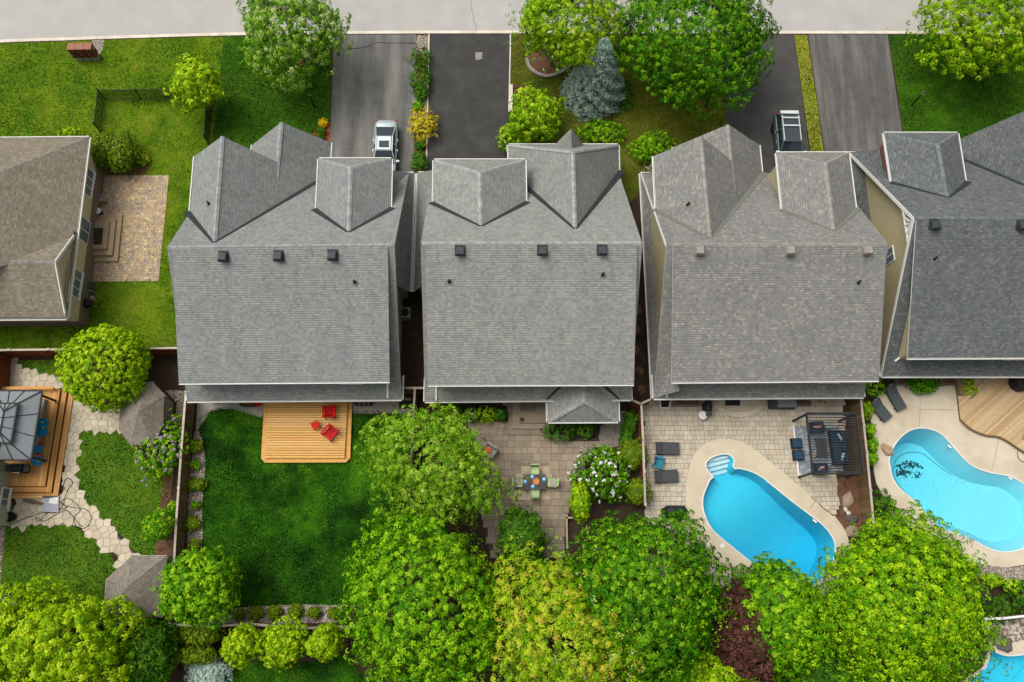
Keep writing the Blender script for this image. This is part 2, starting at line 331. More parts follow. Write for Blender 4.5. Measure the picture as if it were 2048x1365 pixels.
# ------------------------------------------------------------------ scene-graph helpers
OFF = {}
def link(o): COL.objects.link(o); return o
def attach(o, parent):
    if parent is not None:
        o.parent = parent
        off = OFF.get(parent.name)
        if off is not None: o.matrix_parent_inverse = Matrix.Translation(-off)
    return o
def tag(o, label=None, cat=None, group=None, kind=None):
    if label: o['label'] = label
    if cat: o['category'] = cat
    if group: o['group'] = group
    if kind: o['kind'] = kind
    return o
def thing(name, label, cat, at=None, group=None):
    """Empty at a thing's base; with `at` its parts are given in scene metres, else in its own frame"""
    o = bpy.data.objects.new(name, None); o.empty_display_size = .2; link(o)
    if at is not None: o.location = Vector(at); OFF[o.name] = Vector(at)
    return tag(o, label, cat, group)
class MB:
    def __init__(s): s.v = []; s.f = []; s.m = []; s.c = []
    def add(s, verts, faces, mi=0, c=0.0):
        k = len(s.v); s.v += [tuple(p) for p in verts]
        for f in faces: s.f.append([i + k for i in f]); s.m.append(mi); s.c.append(c)
        return s
    def box(s, c, sz, rz=0, mi=0, col=0.0):
        cx_, sx_ = math.cos(rz), math.sin(rz); vs = []
        for dz in (-.5, .5):
            for dx, dy in ((-.5, -.5), (.5, -.5), (.5, .5), (-.5, .5)):
                x, y = dx * sz[0], dy * sz[1]; vs.append((c[0] + x * cx_ - y * sx_, c[1] + x * sx_ + y * cx_, c[2] + dz * sz[2]))
        return s.add(vs, [(3, 2, 1, 0), (4, 5, 6, 7), (0, 1, 5, 4), (1, 2, 6, 5), (2, 3, 7, 6), (3, 0, 4, 7)], mi, col)
    def bar(s, a, b, w, h, mi=0, up=(0, 0, 1), col=0.0):
        a, b = Vector(a), Vector(b); d = (b - a).normalized(); u = Vector(up)
        if abs(d.dot(u)) > .98: u = Vector((0, 1, 0))
        x = d.cross(u).normalized() * w / 2; y = x.cross(d).normalized() * h / 2
        vs = [a - x - y, a + x - y, a + x + y, a - x + y, b - x - y, b + x - y, b + x + y, b - x + y]
        return s.add(vs, [(0, 1, 2, 3), (7, 6, 5, 4), (4, 5, 1, 0), (5, 6, 2, 1), (6, 7, 3, 2), (7, 4, 0, 3)], mi, col)
    def prism(s, poly, z0, z1, mi=0, ms=None, col=0.0, bottom=True):
        pts = [(p[0], p[1]) for p in poly]
        if sum(pts[i][0] * pts[(i + 1) % len(pts)][1] - pts[(i + 1) % len(pts)][0] * pts[i][1] for i in range(len(pts))) < 0: pts.reverse()
        n = len(pts); vs = [(x, y, z0) for x, y in pts] + [(x, y, z1) for x, y in pts]
        s.add(vs, [list(range(n, 2 * n))] + ([list(range(n - 1, -1, -1))] if bottom else []), mi, col)
        k = len(s.v) - 2 * n
        for i in range(n):
            j = (i + 1) % n; s.f.append([k + i, k + j, k + n + j, k + n + i]); s.m.append(mi if ms is None else ms); s.c.append(col)
        return s
    def slab(s, poly, th=.11, mt=0, ms=1):
        """tilted roof sheet: upper face, lower face and edges"""
        pts = [Vector(p) for p in poly]; nn = Vector()
        for i in range(len(pts)): nn += pts[i].cross(pts[(i + 1) % len(pts)])
        if nn.z < 0: pts.reverse()
        n = len(pts); lo = [p - Vector((0, 0, th)) for p in pts]
        k = len(s.v); s.v += [tuple(p) for p in pts + lo]
        s.f.append([k + i for i in range(n)]); s.m.append(mt); s.c.append(0)
        s.f.append([k + n + i for i in range(n - 1, -1, -1)]); s.m.append(ms); s.c.append(0)
        for i in range(n):
            j = (i + 1) % n; s.f.append([k + j, k + i, k + n + i, k + n + j]); s.m.append(ms); s.c.append(0)
        return s
    def tube(s, pts, rad, seg=8, mi=0, caps=True):
        pts = [Vector(p) for p in pts]; rad = rad if isinstance(rad, (list, tuple)) else [rad] * len(pts)
        k = len(s.v); n = len(pts)
        for i, p in enumerate(pts):
            d = (pts[min(i + 1, n - 1)] - pts[max(i - 1, 0)]).normalized()
            u = Vector((0, 0, 1)) if abs(d.z) < .9 else Vector((1, 0, 0))
            x = d.cross(u).normalized(); y = d.cross(x).normalized()
            for a in range(seg):
                t = 2 * math.pi * a / seg; s.v.append(tuple(p + x * rad[i] * math.cos(t) + y * rad[i] * math.sin(t)))
        for i in range(n - 1):
            for a in range(seg):
                b = (a + 1) % seg; s.f.append([k + i * seg + a, k + i * seg + b, k + (i + 1) * seg + b, k + (i + 1) * seg + a]); s.m.append(mi); s.c.append(0)
        if caps:
            s.f.append([k + a for a in range(seg)]); s.f.append([k + (n - 1) * seg + a for a in range(seg - 1, -1, -1)]); s.m += [mi, mi]; s.c += [0, 0]
        return s
    def lathe(s, prof, c=(0, 0, 0), seg=20, mi=0):
        k = len(s.v); n = len(prof)
        for r, z in prof:
            for a in range(seg):
                t = 2 * math.pi * a / seg; s.v.append((c[0] + r * math.cos(t), c[1] + r * math.sin(t), c[2] + z))
        for i in range(n - 1):
            for a in range(seg):
                b = (a + 1) % seg; s.f.append([k + i * seg + a, k + i * seg + b, k + (i + 1) * seg + b, k + (i + 1) * seg + a]); s.m.append(mi); s.c.append(0)
        s.f.append([k + a for a in range(seg - 1, -1, -1)]); s.f.append([k + (n - 1) * seg + a for a in range(seg)]); s.m += [mi, mi]; s.c += [0, 0]
        return s
    def sheet(s, outer, holes=(), z=None, mi=0):
        """flat or draped polygon with holes"""
        loops = [[Vector(p) for p in outer]] + [[Vector(p) for p in h] for h in holes]
        if z is not None: loops = [[Vector((p.x, p.y, z)) for p in l] for l in loops]
        flat = [p for l in loops for p in l]; tris = tessellate_polygon([[Vector((p.x, p.y, 0)) for p in l] for l in loops])
        fs = []
        for t in tris:
            a, b, c = (flat[i] for i in t)
            cr = (b.x - a.x) * (c.y - a.y) - (b.y - a.y) * (c.x - a.x)
            if abs(cr) > 1e-9: fs.append(t if cr > 0 else t[::-1])
        return s.add(flat, fs, mi)
    def build(s, name, mats, parent=None, uv=False, smooth=False, attr=False):
        me = bpy.data.meshes.new(name); me.from_pydata(s.v, [], s.f)
        mats = mats if isinstance(mats, (list, tuple)) else [mats]
        for m in mats: me.materials.append(M[m] if isinstance(m, str) else m)
        me.polygons.foreach_set('material_index', s.m)
        if smooth: me.polygons.foreach_set('use_smooth', [True] * len(s.f))
        if attr: me.attributes.new('v', 'FLOAT', 'FACE').data.foreach_set('value', s.c)
        if uv:
            ul = me.uv_layers.new(name='UVMap')
            for p in me.polygons:
                n = p.normal
                if abs(n.z) > .999: u, v = Vector((1, 0, 0)), Vector((0, 1, 0))
                else: u = Vector((0, 0, 1)).cross(n).normalized(); v = n.cross(u)
                for li in p.loop_indices:
                    co = me.vertices[me.loops[li].vertex_index].co; ul.data[li].uv = (co.dot(u), co.dot(v))
        me.update()
        return attach(link(bpy.data.objects.new(name, me)), parent)
def one(name, mb, mats, label, cat, group=None, **kw): return tag(mb.build(name, mats, None, **kw), label, cat, group)
_unit = {}
def unit_box(mat):
    if mat not in _unit:
        me = bpy.data.meshes.new('unit_' + mat); b = MB().box((0, 0, 0), (1, 1, 1)); me.from_pydata(b.v, [], b.f); me.materials.append(M[mat]); _unit[mat] = me
    return _unit[mat]
def piece(name, mat, c, sz, rz, parent, rx=0, ry=0):
    o = link(bpy.data.objects.new(name, unit_box(mat))); o.location = c; o.scale = sz; o.rotation_euler = (rx, ry, rz); return attach(o, parent)
def struct(name, mb, mats, **kw): return tag(mb.build(name, mats, None, **kw), kind='structure')
def copy_tree(root, loc, rz, label):
    def cp(o, par):
        c = link(o.copy()); c.parent = par; c.matrix_parent_inverse = o.matrix_parent_inverse.copy()
        for ch in [x for x in o.children]: cp(ch, c)
        return c
    r = cp(root, None); r.location = loc; r.rotation_euler = (0, 0, rz); r['label'] = label; return r
def spline(pts, n=6, closed=True):
    """Catmull-Rom through measured points"""
    out = []; k = len(pts)
    for i in range(k if closed else k - 1):
        p0, p1, p2, p3 = (pts[(i + j) % k] if closed else pts[min(max(i + j, 0), k - 1)] for j in (-1, 0, 1, 2))
        for t in range(n):
            t /= n; out.append(.5 * ((2 * p1) + (p2 - p0) * t + (2 * p0 - 5 * p1 + 4 * p2 - p3) * t * t + (3 * p1 - p0 - 3 * p2 + p3) * t ** 3))
    if not closed: out.append(pts[-1])
    return out
def inside(pt, poly):
    x, y = pt[0], pt[1]; r = False; j = len(poly) - 1
    for i in range(len(poly)):
        xi, yi, xj, yj = poly[i][0], poly[i][1], poly[j][0], poly[j][1]
        if (yi > y) != (yj > y) and x < (xj - xi) * (y - yi) / (yj - yi) + xi: r = not r
        j = i
    return r
def offset_poly(poly, d):
    n = len(poly); out = []
    ar = sum(poly[i][0] * poly[(i + 1) % n][1] - poly[(i + 1) % n][0] * poly[i][1] for i in range(n)); sg = 1 if ar > 0 else -1
    for i in range(n):
        a, b, c = Vector(poly[i - 1][:2]), Vector(poly[i][:2]), Vector(poly[(i + 1) % n][:2])
        e1 = (b - a); e2 = (c - b)
        if e1.length < 1e-6 or e2.length < 1e-6: out.append(Vector((b.x, b.y, 0))); continue
        n1 = Vector((e1.y, -e1.x)).normalized(); n2 = Vector((e2.y, -e2.x)).normalized(); m_ = (n1 + n2)
        m_ = m_.normalized() if m_.length > 1e-6 else n1
        q = b + m_ * sg * d / max(.5, m_.dot(n1)); out.append(Vector((q.x, q.y, 0)))
    return out

# ================================================================== SETTING
V3 = Vector
def clip_half(poly, p, n):
    """keep the part of poly on the side n points away from"""
    out = []
    for i in range(len(poly)):
        a, b = poly[i], poly[(i + 1) % len(poly)]; da = (a[0] - p[0]) * n[0] + (a[1] - p[1]) * n[1]; db = (b[0] - p[0]) * n[0] + (b[1] - p[1]) * n[1]
        if da <= 0: out.append(a)
        if da * db < 0: t = da / (da - db); out.append((a[0] + (b[0] - a[0]) * t, a[1] + (b[1] - a[1]) * t))
    return out
# ---- pools: outlines
pool1 = spline(PL(C1, [(605, 632), (568, 685), (543, 745), (535, 805), (547, 872), (576, 940), (622, 1000), (700, 1065), (780, 1130), (850, 1187), (918, 1247),
                       (1010, 1325), (1090, 1368), (1180, 1372), (1275, 1330), (1345, 1255), (1388, 1165), (1397, 1085), (1385, 1035), (1350, 980), (1300, 930), (1220, 868),
                       (1140, 808), (1060, 745), (980, 680), (920, 632), (860, 600), (800, 583), (748, 580)]), 3)
alcove = PL(C1, [(605, 632), (578, 603), (557, 570), (560, 537), (590, 510), (640, 490), (690, 484), (724, 499), (741, 530), (735, 562), (748, 580)])
alc_s = spline(alcove, 4, False)
k_ = len(pool1); pool1 = pool1[:k_ - 3] + [p for p in reversed(alc_s)][:-1]
pool2 = spline(PL(C2, [(317, 600), (322, 560), (337, 520), (362, 475), (402, 430), (452, 395), (512, 380), (575, 385), (640, 408), (692, 452), (740, 508), (790, 565), (850, 618), (912, 650),
                       (972, 668), (1040, 680), (1100, 692), (1150, 715), (1198, 748), (1262, 805), (1302, 885), (1312, 970), (1290, 1055), (1240, 1120), (1196, 1157), (1130, 1179), (1060, 1186),
                       (992, 1172), (930, 1147), (860, 1108), (760, 1070), (665, 1040), (602, 992), (550, 932), (500, 872), (430, 810), (372, 757), (335, 692)]), 3)
pool3 = PL(C8, [(755, 1120), (712, 1252), (560, 1365), (420, 1480), (500, 1700), (1100, 1700), (1300, 1400), (1200, 1120)]) 
pool3 = pool3[:-1] + spline(PL(C8, [(1200, 1120), (1100, 1142), (1002, 1155), (900, 1165), (830, 1155), (755, 1120)]), 4, False)[:-1]

# ---- street, kerb, ground
kerb_px = [(-900, 175), (-500, 128), (-200, 98), (0, 85), (130, 80.5), (260, 76), (420, 71.5), (560, 69), (800, 67), (1024, 66.5), (1500, 67), (2048, 67.5), (2600, 68), (3600, 70)]
kl = spline([P(x, y) for x, y in kerb_px], 8, False)
kl = [kl[0] + Vector((-300, -40, 0))] + kl + [kl[-1] + Vector((300, 0, 0))]
north = [p + Vector((0, 9.2, 0)) for p in kl]
g = MB()
g.sheet([Vector((-400, -300, 0))] + [Vector((400, -300, 0))] + list(reversed(kl)), [offset_poly(pool1, .12), offset_poly(pool2, .12), offset_poly(pool3, .12)], z=0)
struct('ground', g, 'soil')
struct('far_verge', MB().sheet(north + [Vector((400, 400, 0)), Vector((-400, 400, 0))], z=0), 'lawn_l')
rd = MB()
for a, b, c, d2 in zip(kl, kl[1:], north[1:], north): rd.add([(q.x, q.y, -.12) for q in (a, b, c, d2)], [(0, 1, 2, 3)])
struct('road', rd, 'road')
kb = thing('kerb', 'pale concrete kerb along the street edge', 'kerb', P(800, 67))
pts = kl[1:-1]; acc = []
for a, b in zip(pts, pts[1:]):
    L_ = (b - a).length; m_ = max(1, round(L_ / 2.4))
    for i in range(m_):
        acc.append((a.lerp(b, i / m_), a.lerp(b, (i + 1) / m_)))
for a, b in acc:
    if abs(a.x) > 48: continue
    d = b - a; piece('kerb_stone', 'kerb', (a + b) / 2 + Vector((0, .09, -.055)), (d.length - .012, .26, .16), math.atan2(d.y, d.x), kb)
# cracks and marks on the street
def crack(name, pts, w, z, mat='jointd'):
    mb = MB()
    for a, b in zip(pts, pts[1:]):
        a = Vector((a.x, a.y, z)); b = Vector((b.x, b.y, z)); d = (b - a).normalized(); s = Vector((-d.y, d.x, 0)) * w * random.uniform(.35, .7)
        mb.add([a - s, b - s, b + s, a + s], [(0, 1, 2, 3)])
    return struct(name, mb, mat)
M['crackm'] = plain('crack_filler', '6f6a66', .9)
def jag(pts, n=6, amp=.06): 
    out = []
    for a, b in zip(pts, pts[1:]):
        for i in range(n): out.append(a.lerp(b, i / n) + Vector((random.uniform(-amp, amp), random.uniform(-amp, amp), 0)))
    return out + [pts[-1]]
crack('road_crack', jag(PL(A3, [(540, -60), (545, 60), (560, 150), (582, 228)], -.12)), .035, -.116, 'crackm')
crack('road_crack', jag(PL(A5, [(950, 110), (970, 160), (990, 190)], -.12)), .03, -.116, 'crackm')
crack('road_crack', jag(PL(A5, [(725, 215), (750, 228)], -.12), 3), .03, -.116, 'crackm')
def flat(name, px, mat, z, cr=ID, holes=(), kind='structure', smooth_=0):
    pts = PL(cr, px)
    if smooth_: pts = spline(pts, smooth_)
    o = MB().sheet(pts, holes, z=z).build(name, mat); o['kind'] = kind; return o, pts
# ---- driveways
drives = {}
for nm, px, mt in (('driveway', [(668, 70), (832, 69.5), (828, 352), (657, 352)], 'drive1'), ('driveway', [(858, 69), (1021, 69), (1015, 352), (850, 352)], 'drive2'),
                   ('driveway', [(1441, 69.5), (1588, 69.5), (1626, 360), (1461, 360)], 'drive3'), ('driveway', [(1616, 69.5), (1775, 69.5), (1815, 340), (1654, 340)], 'drive4')):
    flat(nm, px, mt, .012)
crack('driveway_crack', jag(PL(A2, [(1130, 372), (1320, 365), (1430, 322), (1710, 330)], .012), 5, .05), .09, .016, 'drive2')
M['patch'] = mottle('pale_patch', '8a8280', '9a9290', 5, rough=.9, bs=60, bstr=.2)
flat('driveway_patch', [(570, 400), (625, 398), (622, 450), (575, 458)], 'patch', .016, A3)
# driveway side edging on the second drive
ed = MB(); 
for a, b in (((858, 69), (853, 320)), ((1021, 69), (1018, 225))):
    ed.bar(P(*a, .03), P(*b, .03), .1, .08)
struct('driveway_edging', ed, 'kerb')
# ---- lawns
LAWNS = []
def lawn(px, mat, cr=ID, z=.02, smooth_=0, blade='grassblade', dens=90, hb=.07):
    o, pts = flat('lawn', px, mat, z, cr, smooth_=smooth_); LAWNS.append((pts, blade, dens, hb, z)); return pts
lawn([(-150, 93), (0, 88), (130, 83.5), (260, 79), (420, 74.5), (447, 74), (440, 160), (432, 240), (420, 300), (420, 330), (420, 470), (420, 560), (420, 694), (200, 696), (-150, 700)], 'lawn_l', dens=60)
lawn([(447, 74), (560, 72), (666, 71), (660, 200), (655, 350), (420, 350), (420, 300), (432, 240), (440, 160)], 'lawn_d', blade='grassdark', dens=60)
lawn([(1023, 71), (1200, 70), (1440, 71), (1447, 160), (1460, 358), (1300, 360), (1240, 430), (1230, 300), (1018, 300), (1020, 200)], 'lawn_b', dens=60)
lawn([(1589, 71), (1614, 71), (1630, 180), (1653, 345), (1627, 345), (1605, 190)], 'lawn_s', dens=90)
lawn([(1777, 71), (2120, 72), (2150, 330), (1930, 340), (1812, 300), (1795, 180)], 'lawn_d', blade='grassdark', dens=60)
lawn([(398, 835), (420, 820), (440, 815), (470, 817), (494, 824), (523, 833), (600, 835), (700, 824), (760, 822), (822, 830), (812, 1000), (790, 1212), (688, 1211), (607, 1210), (554, 1211), (490, 1215), (440, 1219), (402, 1215),
      (400, 1112), (405, 1053), (403, 1021), (406, 991), (410, 947), (410, 914), (406, 883), (398, 863)], 'lawn_y', blade='grassdark', dens=120)
lawnA = lawn([(157, 860), (197, 855), (234, 862), (266, 890), (290, 945), (340, 925), (342, 990), (325, 1025), (315, 1060), (310, 1110), (284, 1111), (272, 1102), (255, 1092), (248, 1077), (227, 1058), (213, 1042),
              (192, 1029), (178, 1012), (158, 985), (150, 965), (153, 920)], 'lawn_m', dens=90)
lawnB = lawn([(13, 1051), (50, 1049), (100, 1052), (145, 1050), (165, 1065), (192, 1080), (203, 1102), (224, 1110), (230, 1134), (235, 1140), (214, 1160), (206, 1240), (-20, 1245), (-20, 1120), (2, 1110)], 'lawn_m', dens=90)
lawn([(34, 722), (123, 720), (129, 757), (62, 754)], 'lawn_m', dens=90)
lawn([(450, 1330), (540, 1318), (620, 1325), (690, 1310), (740, 1365), (760, 1420), (440, 1420)], 'lawn_y', blade='grassdark', dens=90)
lawn([(246, 1320), (330, 1310), (330, 1420), (240, 1420)], 'lawn_y', blade='grassdark', dens=60)
# ---- mulch, soil and gravel beds
def bed(name, px, mat, cr=ID, z=.028, smooth_=0): return flat(name, px, mat, z, cr, smooth_=smooth_)[1]
bed('mulch_bed', [(598, 118), (628, 120), (622, 132), (612, 137), (602, 131)], 'redmulch')
bed('mulch_bed', [(1060, 980), (1105, 940), (1130, 1010), (1110, 1150), (1060, 1250), (1065, 1330), (1000, 1330), (1040, 1230)], 'mulch', B6)
bed('mulch_bed', [(1170, 300), (1300, 300), (1290, 420), (1160, 415)], 'mulch', C3)
bed('mulch_bed', [(1140, 150), (1275, 60), (1275, 225), (1180, 180)], 'redmulch', A7, z=.03)
bed('mulch_bed', [(850, 650), (960, 640), (990, 820), (860, 880), (845, 760)], 'mulch', A3)
mb_ = bed('mulch_bed', [(620, 320), (830, 285), (900, 250), (870, 320), (720, 345), (610, 350)], 'mulch', A6)
gb1 = bed('gravel_bed', [(225, 470), (265, 470), (300, 560), (320, 700), (318, 850), (300, 1050), (292, 1200), (300, 1330), (290, 1600), (275, 1610), (160, 1610), (160, 1300), (175, 1000), (205, 650)], 'gravelbed', B7)
gb2 = bed('gravel_bed', [(200, 905), (380, 820), (560, 805), (800, 790), (1000, 785), (1300, 790), (1290, 915), (800, 930), (480, 925), (200, 930)], 'gravelbed', C4)
gb3 = bed('gravel_bed', [(1075, 460), (1195, 462), (1195, 640), (1180, 660), (1140, 690), (1150, 540)], 'gravelbed', B6)
gb4 = bed('gravel_bed', [(1480, 395), (1880, 235), (1960, 160), (1950, 260), (1880, 420), (1770, 420), (1760, 330), (1640, 345)] if False else [(1770, 260), (1900, 150), (1960, 150), (1900, 400), (1770, 420), (1755, 340)], 'graybed', B8)
gb5 = bed('gravel_bed', [(820, 1235), (940, 1275), (1080, 1285), (1300, 1270), (1300, 1365), (1100, 1365), (900, 1330)], 'graybed', C2)
gb6 = bed('gravel_bed', [(833, 71), (857, 71), (853, 352), (826, 352)], 'mulch', ID)
gb6a = bed('gravel_bed', [(834, 72), (857, 72), (856, 108), (833, 108)], 'gravelbed', ID, z=.032)
gb6b = bed('gravel_bed', [(829, 194), (855, 194), (854, 238), (828, 238)], 'gravelbed', ID, z=.032)
gb7 = bed('gravel_bed', [(-40, 195), (45, 190), (5, 640), (-60, 640)], 'gravelbed', C3)
gb8 = bed('gravel_bed', [(700, 900), (1010, 890), (1010, 1040), (880, 1050), (740, 1000)], 'gravelbed', C8)
gb9 = bed('gravel_bed', [(820, 350), (836, 350), (832, 430), (818, 430)], 'gravelbed', ID)
def pebbles(name, poly, n, smin=.03, smax=.075, z=.03, seed=1):
    rng = np.random.default_rng(seed); xs = [p[0] for p in poly]; ys = [p[1] for p in poly]; pts = []
    while len(pts) < n:
        c = rng.uniform((min(xs), min(ys)), (max(xs), max(ys)), (n, 2)); pts += [tuple(q) for q in c if inside(q, poly)]
    pts = np.array(pts[:n]); t = np.array([(1, 0, 0), (-1, 0, 0), (0, 1, 0), (0, -1, 0), (0, 0, 1), (0, 0, -1)], float)
    fc = np.array([(0, 2, 4), (2, 1, 4), (1, 3, 4), (3, 0, 4), (2, 0, 5), (1, 2, 5), (3, 1, 5), (0, 3, 5)])
    sc = rng.uniform(smin, smax, (n, 1, 1)) * rng.uniform((.6, .6, .5), (1.3, 1.3, .8), (n, 3))[:, None, :]
    a = rng.uniform(0, 6.28, n); ca, sa = np.cos(a), np.sin(a); v = t[None] * sc + rng.normal(0, .006, (n, 6, 3))
    x = v[..., 0] * ca[:, None] - v[..., 1] * sa[:, None]; y = v[..., 0] * sa[:, None] + v[..., 1] * ca[:, None]
    v = np.stack([x + pts[:, :1], y + pts[:, 1:], v[..., 2] + z + .015], -1)
    f = (fc[None] + 6 * np.arange(n)[:, None, None]).reshape(-1, 3)
    return tri_mesh(name, v.reshape(-1, 3), f, 'gravel', np.repeat(rng.random(n), 8), None, 'stuff')
def tri_mesh(name, v, f, mat, attr, parent, kind=None):
    me = bpy.data.meshes.new(name); k = f.shape[1]
    me.vertices.add(len(v)); me.vertices.foreach_set('co', np.ascontiguousarray(v, dtype=np.float32).ravel())
    me.loops.add(f.size); me.loops.foreach_set('vertex_index', f.astype(np.int32).ravel())
    me.polygons.add(len(f)); me.polygons.foreach_set('loop_start', (np.arange(len(f)) * k).astype(np.int32))
    me.update(calc_edges=True)
    me.attributes.new('v', 'FLOAT', 'FACE').data.foreach_set('value', np.asarray(attr, dtype=np.float32))
    me.materials.append(M[mat]); o = attach(link(bpy.data.objects.new(name, me)), parent)
    if kind: o['kind'] = kind
    return o
for i, (pl_, n_) in enumerate(((gb1, 2600), (gb2, 2200), (gb3, 500), (gb5, 900), (gb6a + gb6b[:0], 420), (gb7, 300), (gb9, 250))):
    tag(pebbles('pebbles', pl_, n_, seed=10 + i), ['mixed river pebbles along the fence beside the dark lawn', 'river pebbles in the border at the foot of the dark lawn', 'river pebbles behind the small shingled garden house',
        'pale pebbles below the right turquoise pool', 'white pebbles at the street end of the planted driveway strip', 'pebbles at the far left edge below the stone path', 'white stones in the narrow gap between two grey roofs'][i], 'pebbles')
tag(pebbles('pebbles', gb8, 260, .08, .22, seed=30), 'large pale rocks heaped by the bottom right pool', 'rocks')
tag(pebbles('pebbles', gb4, 700, .015, .035, seed=31), 'fine pea gravel by the square porch roof', 'gravel')
# ---- paving
def cells(poly, sp, seed, gap=.022, jit=.33):
    rng = random.Random(seed); xs = [p[0] for p in poly]; ys = [p[1] for p in poly]; seeds = []
    y = min(ys) - sp; r = 0
    while y < max(ys) + sp:
        x = min(xs) - sp + (r % 2) * sp / 2
        while x < max(xs) + sp:
            seeds.append((x + rng.uniform(-jit, jit) * sp, y + rng.uniform(-jit, jit) * sp)); x += sp
        y += sp * .87; r += 1
    out = []
    for s in seeds:
        if not inside(s, poly): continue
        c = [(s[0] - sp, s[1] - sp), (s[0] + sp, s[1] - sp), (s[0] + sp, s[1] + sp), (s[0] - sp, s[1] + sp)]
        for q in seeds:
            dx, dy = q[0] - s[0], q[1] - s[1]; d = math.hypot(dx, dy)
            if 0 < d < 2.4 * sp: c = clip_half(c, (s[0] + dx / 2 - dx / d * gap, s[1] + dy / 2 - dy / d * gap), (dx, dy))
        if len(c) > 2: out.append((s, c))
    return out
def flagpath(px, cr, label, seed, sp=.50):
    poly = PL(cr, px); t = thing('flagstone_path', label, 'path', (sum(p.x for p in poly) / len(poly), sum(p.y for p in poly) / len(poly), 0)); t['kind'] = 'structure'
    MB().sheet(poly, z=.034).build('joint_bed', 'joint', t)
    for s, c in cells(offset_poly(poly, .16), sp, seed, gap=.012):
        MB().prism(c, .0, .055 + random.uniform(0, .008), bottom=False).build('flagstone', 'flag', t)
flagpath([(22, 250), (100, 275), (130, 320), (190, 365), (280, 370), (350, 370), (430, 378), (470, 440), (480, 530), (540, 540), (640, 590), (720, 610), (790, 590), (775, 720), (700, 705), (610, 715),
          (530, 720), (505, 800), (500, 900), (490, 1000), (505, 1110), (560, 1180), (620, 1260), (690, 1310), (740, 1380), (800, 1440), (870, 1515), (905, 1560), (905, 1640), (860, 1650), (790, 1590), (760, 1530),
          (690, 1480), (640, 1440), (560, 1370), (480, 1330), (330, 1340), (200, 1330), (60, 1340), (60, 1250), (120, 1240), (120, 1140), (410, 1140), (470, 455), (345, 440), (15, 440)], B6,
         'winding cream flagstone path beside the orange wood deck', 3)
def ashlar(poly, holes, hs_, ws, rz, rng, gap=.02):
    c0 = Vector((sum(p[0] for p in poly) / len(poly), sum(p[1] for p in poly) / len(poly))); R_ = max((Vector(p[:2]) - c0).length for p in poly) + .5
    y = -R_; out = []; ca, sa = math.cos(rz), math.sin(rz)
    while y < R_:
        h = rng.choice(hs_); x = -R_ - rng.random()
        while x < R_:
            w = rng.choice(ws); u, v = x + w / 2, y + h / 2; q = (c0.x + u * ca - v * sa, c0.y + u * sa + v * ca)
            if inside(q, poly) and not any(inside(q, hh) for hh in holes): out.append((q, w - gap, h - gap))
            x += w
        y += h
    return out
def paving(name, poly, holes, label, mat, matj, joint, hs_, ws, rz, seed, z=.05, maxp=300, cat='patio'):
    rng = random.Random(seed); t = thing(name, label, cat, (poly[0].x, poly[0].y, 0)); t['kind'] = 'structure'
    MB().sheet(poly, holes, z=z - .016).build('joint_bed', joint, t)
    pcs = ashlar(poly, holes, hs_, ws, rz, rng); pcs.sort(key=lambda q: -q[1] * q[2]); rest = MB()
    for i, (q, w, h) in enumerate(pcs):
        dz = rng.uniform(-.004, .004)
        if i < maxp: piece('paver', mat, (q[0], q[1], z / 2 + dz), (w, h, z), rz, t)
        else: rest.box((q[0], q[1], z / 2 + dz), (w, h, z), rz, col=rng.random())
    if rest.v: rest.build('pavers', matj, t, attr=True)['kind'] = 'stuff'
    return t
cop1_out = spline(PL(C1, [(430, 800), (430, 700), (445, 590), (480, 490), (540, 425), (620, 390), (700, 385), (790, 405), (880, 460), (980, 540), (1090, 630), (1200, 720), (1300, 800), (1390, 880), (1440, 940), (1470, 1000), (1490, 1080),
                          (1480, 1200), (1420, 1320), (1300, 1420), (1130, 1450), (1000, 1430), (890, 1370), (780, 1300), (680, 1280), (640, 1180), (560, 1080), (480, 990), (440, 900)]), 3)
pat3 = PL(C1, [(140, 180), (225, 125), (1460, 125), (1462, 200), (1415, 640), (1440, 800), (1400, 890), (1490, 1080), (1300, 1440), (640, 1440), (160, 1300), (165, 800)])
paving('paved_patio', pat3, [offset_poly(cop1_out, -.3)], 'tan tumbled paver patio around the blue pool', 'paver3', 'paver3j', 'jointd', (.27, .32, .38), (.25, .32, .38, .46), 0, 5)
pat2 = PL(B8, [(840, 230), (1110, 215), (1115, 90), (1400, 85), (1400, 230), (1400, 340), (1760, 345), (1770, 400), (1600, 560), (1570, 800), (1520, 900), (1520, 1190), (1000, 1190), (900, 800), (860, 500)])
paving('slab_patio', pat2, [PL(B8, [(1215, 545), (1365, 545), (1365, 760), (1215, 760)])], 'weathered grey-brown slab patio under the dining set', 'slab2', 'slab2', 'jointd', (.42, .5, .6), (.42, .5, .72), 0, 6)
pat2b = PL(B8, [(1182, 514), (1396, 512), (1396, 793), (1184, 793)])
paving('pale_slab_square', pat2b, [], 'pale slabs directly under the dark dining table', 'slab2p', 'slab2p', 'joint', (.5, .62), (.5, .62, .9), 0, 8, z=.066)
pat0 = PL(A6, [(602, 332), (1003, 332), (943, 957), (545, 962)])
t0 = thing('brick_patio', 'buff brick paver patio right of the brown-roofed house', 'patio', (pat0[3].x, pat0[3].y, 0)); t0['kind'] = 'structure'
MB().sheet(pat0, z=.034).build('joint_bed', 'jointd', t0)
rng_ = random.Random(4); mbp = MB()
_pp = [(p.x, p.y) for p in pat0]; _cc = (sum(p[0] for p in _pp) / 4, sum(p[1] for p in _pp) / 4)
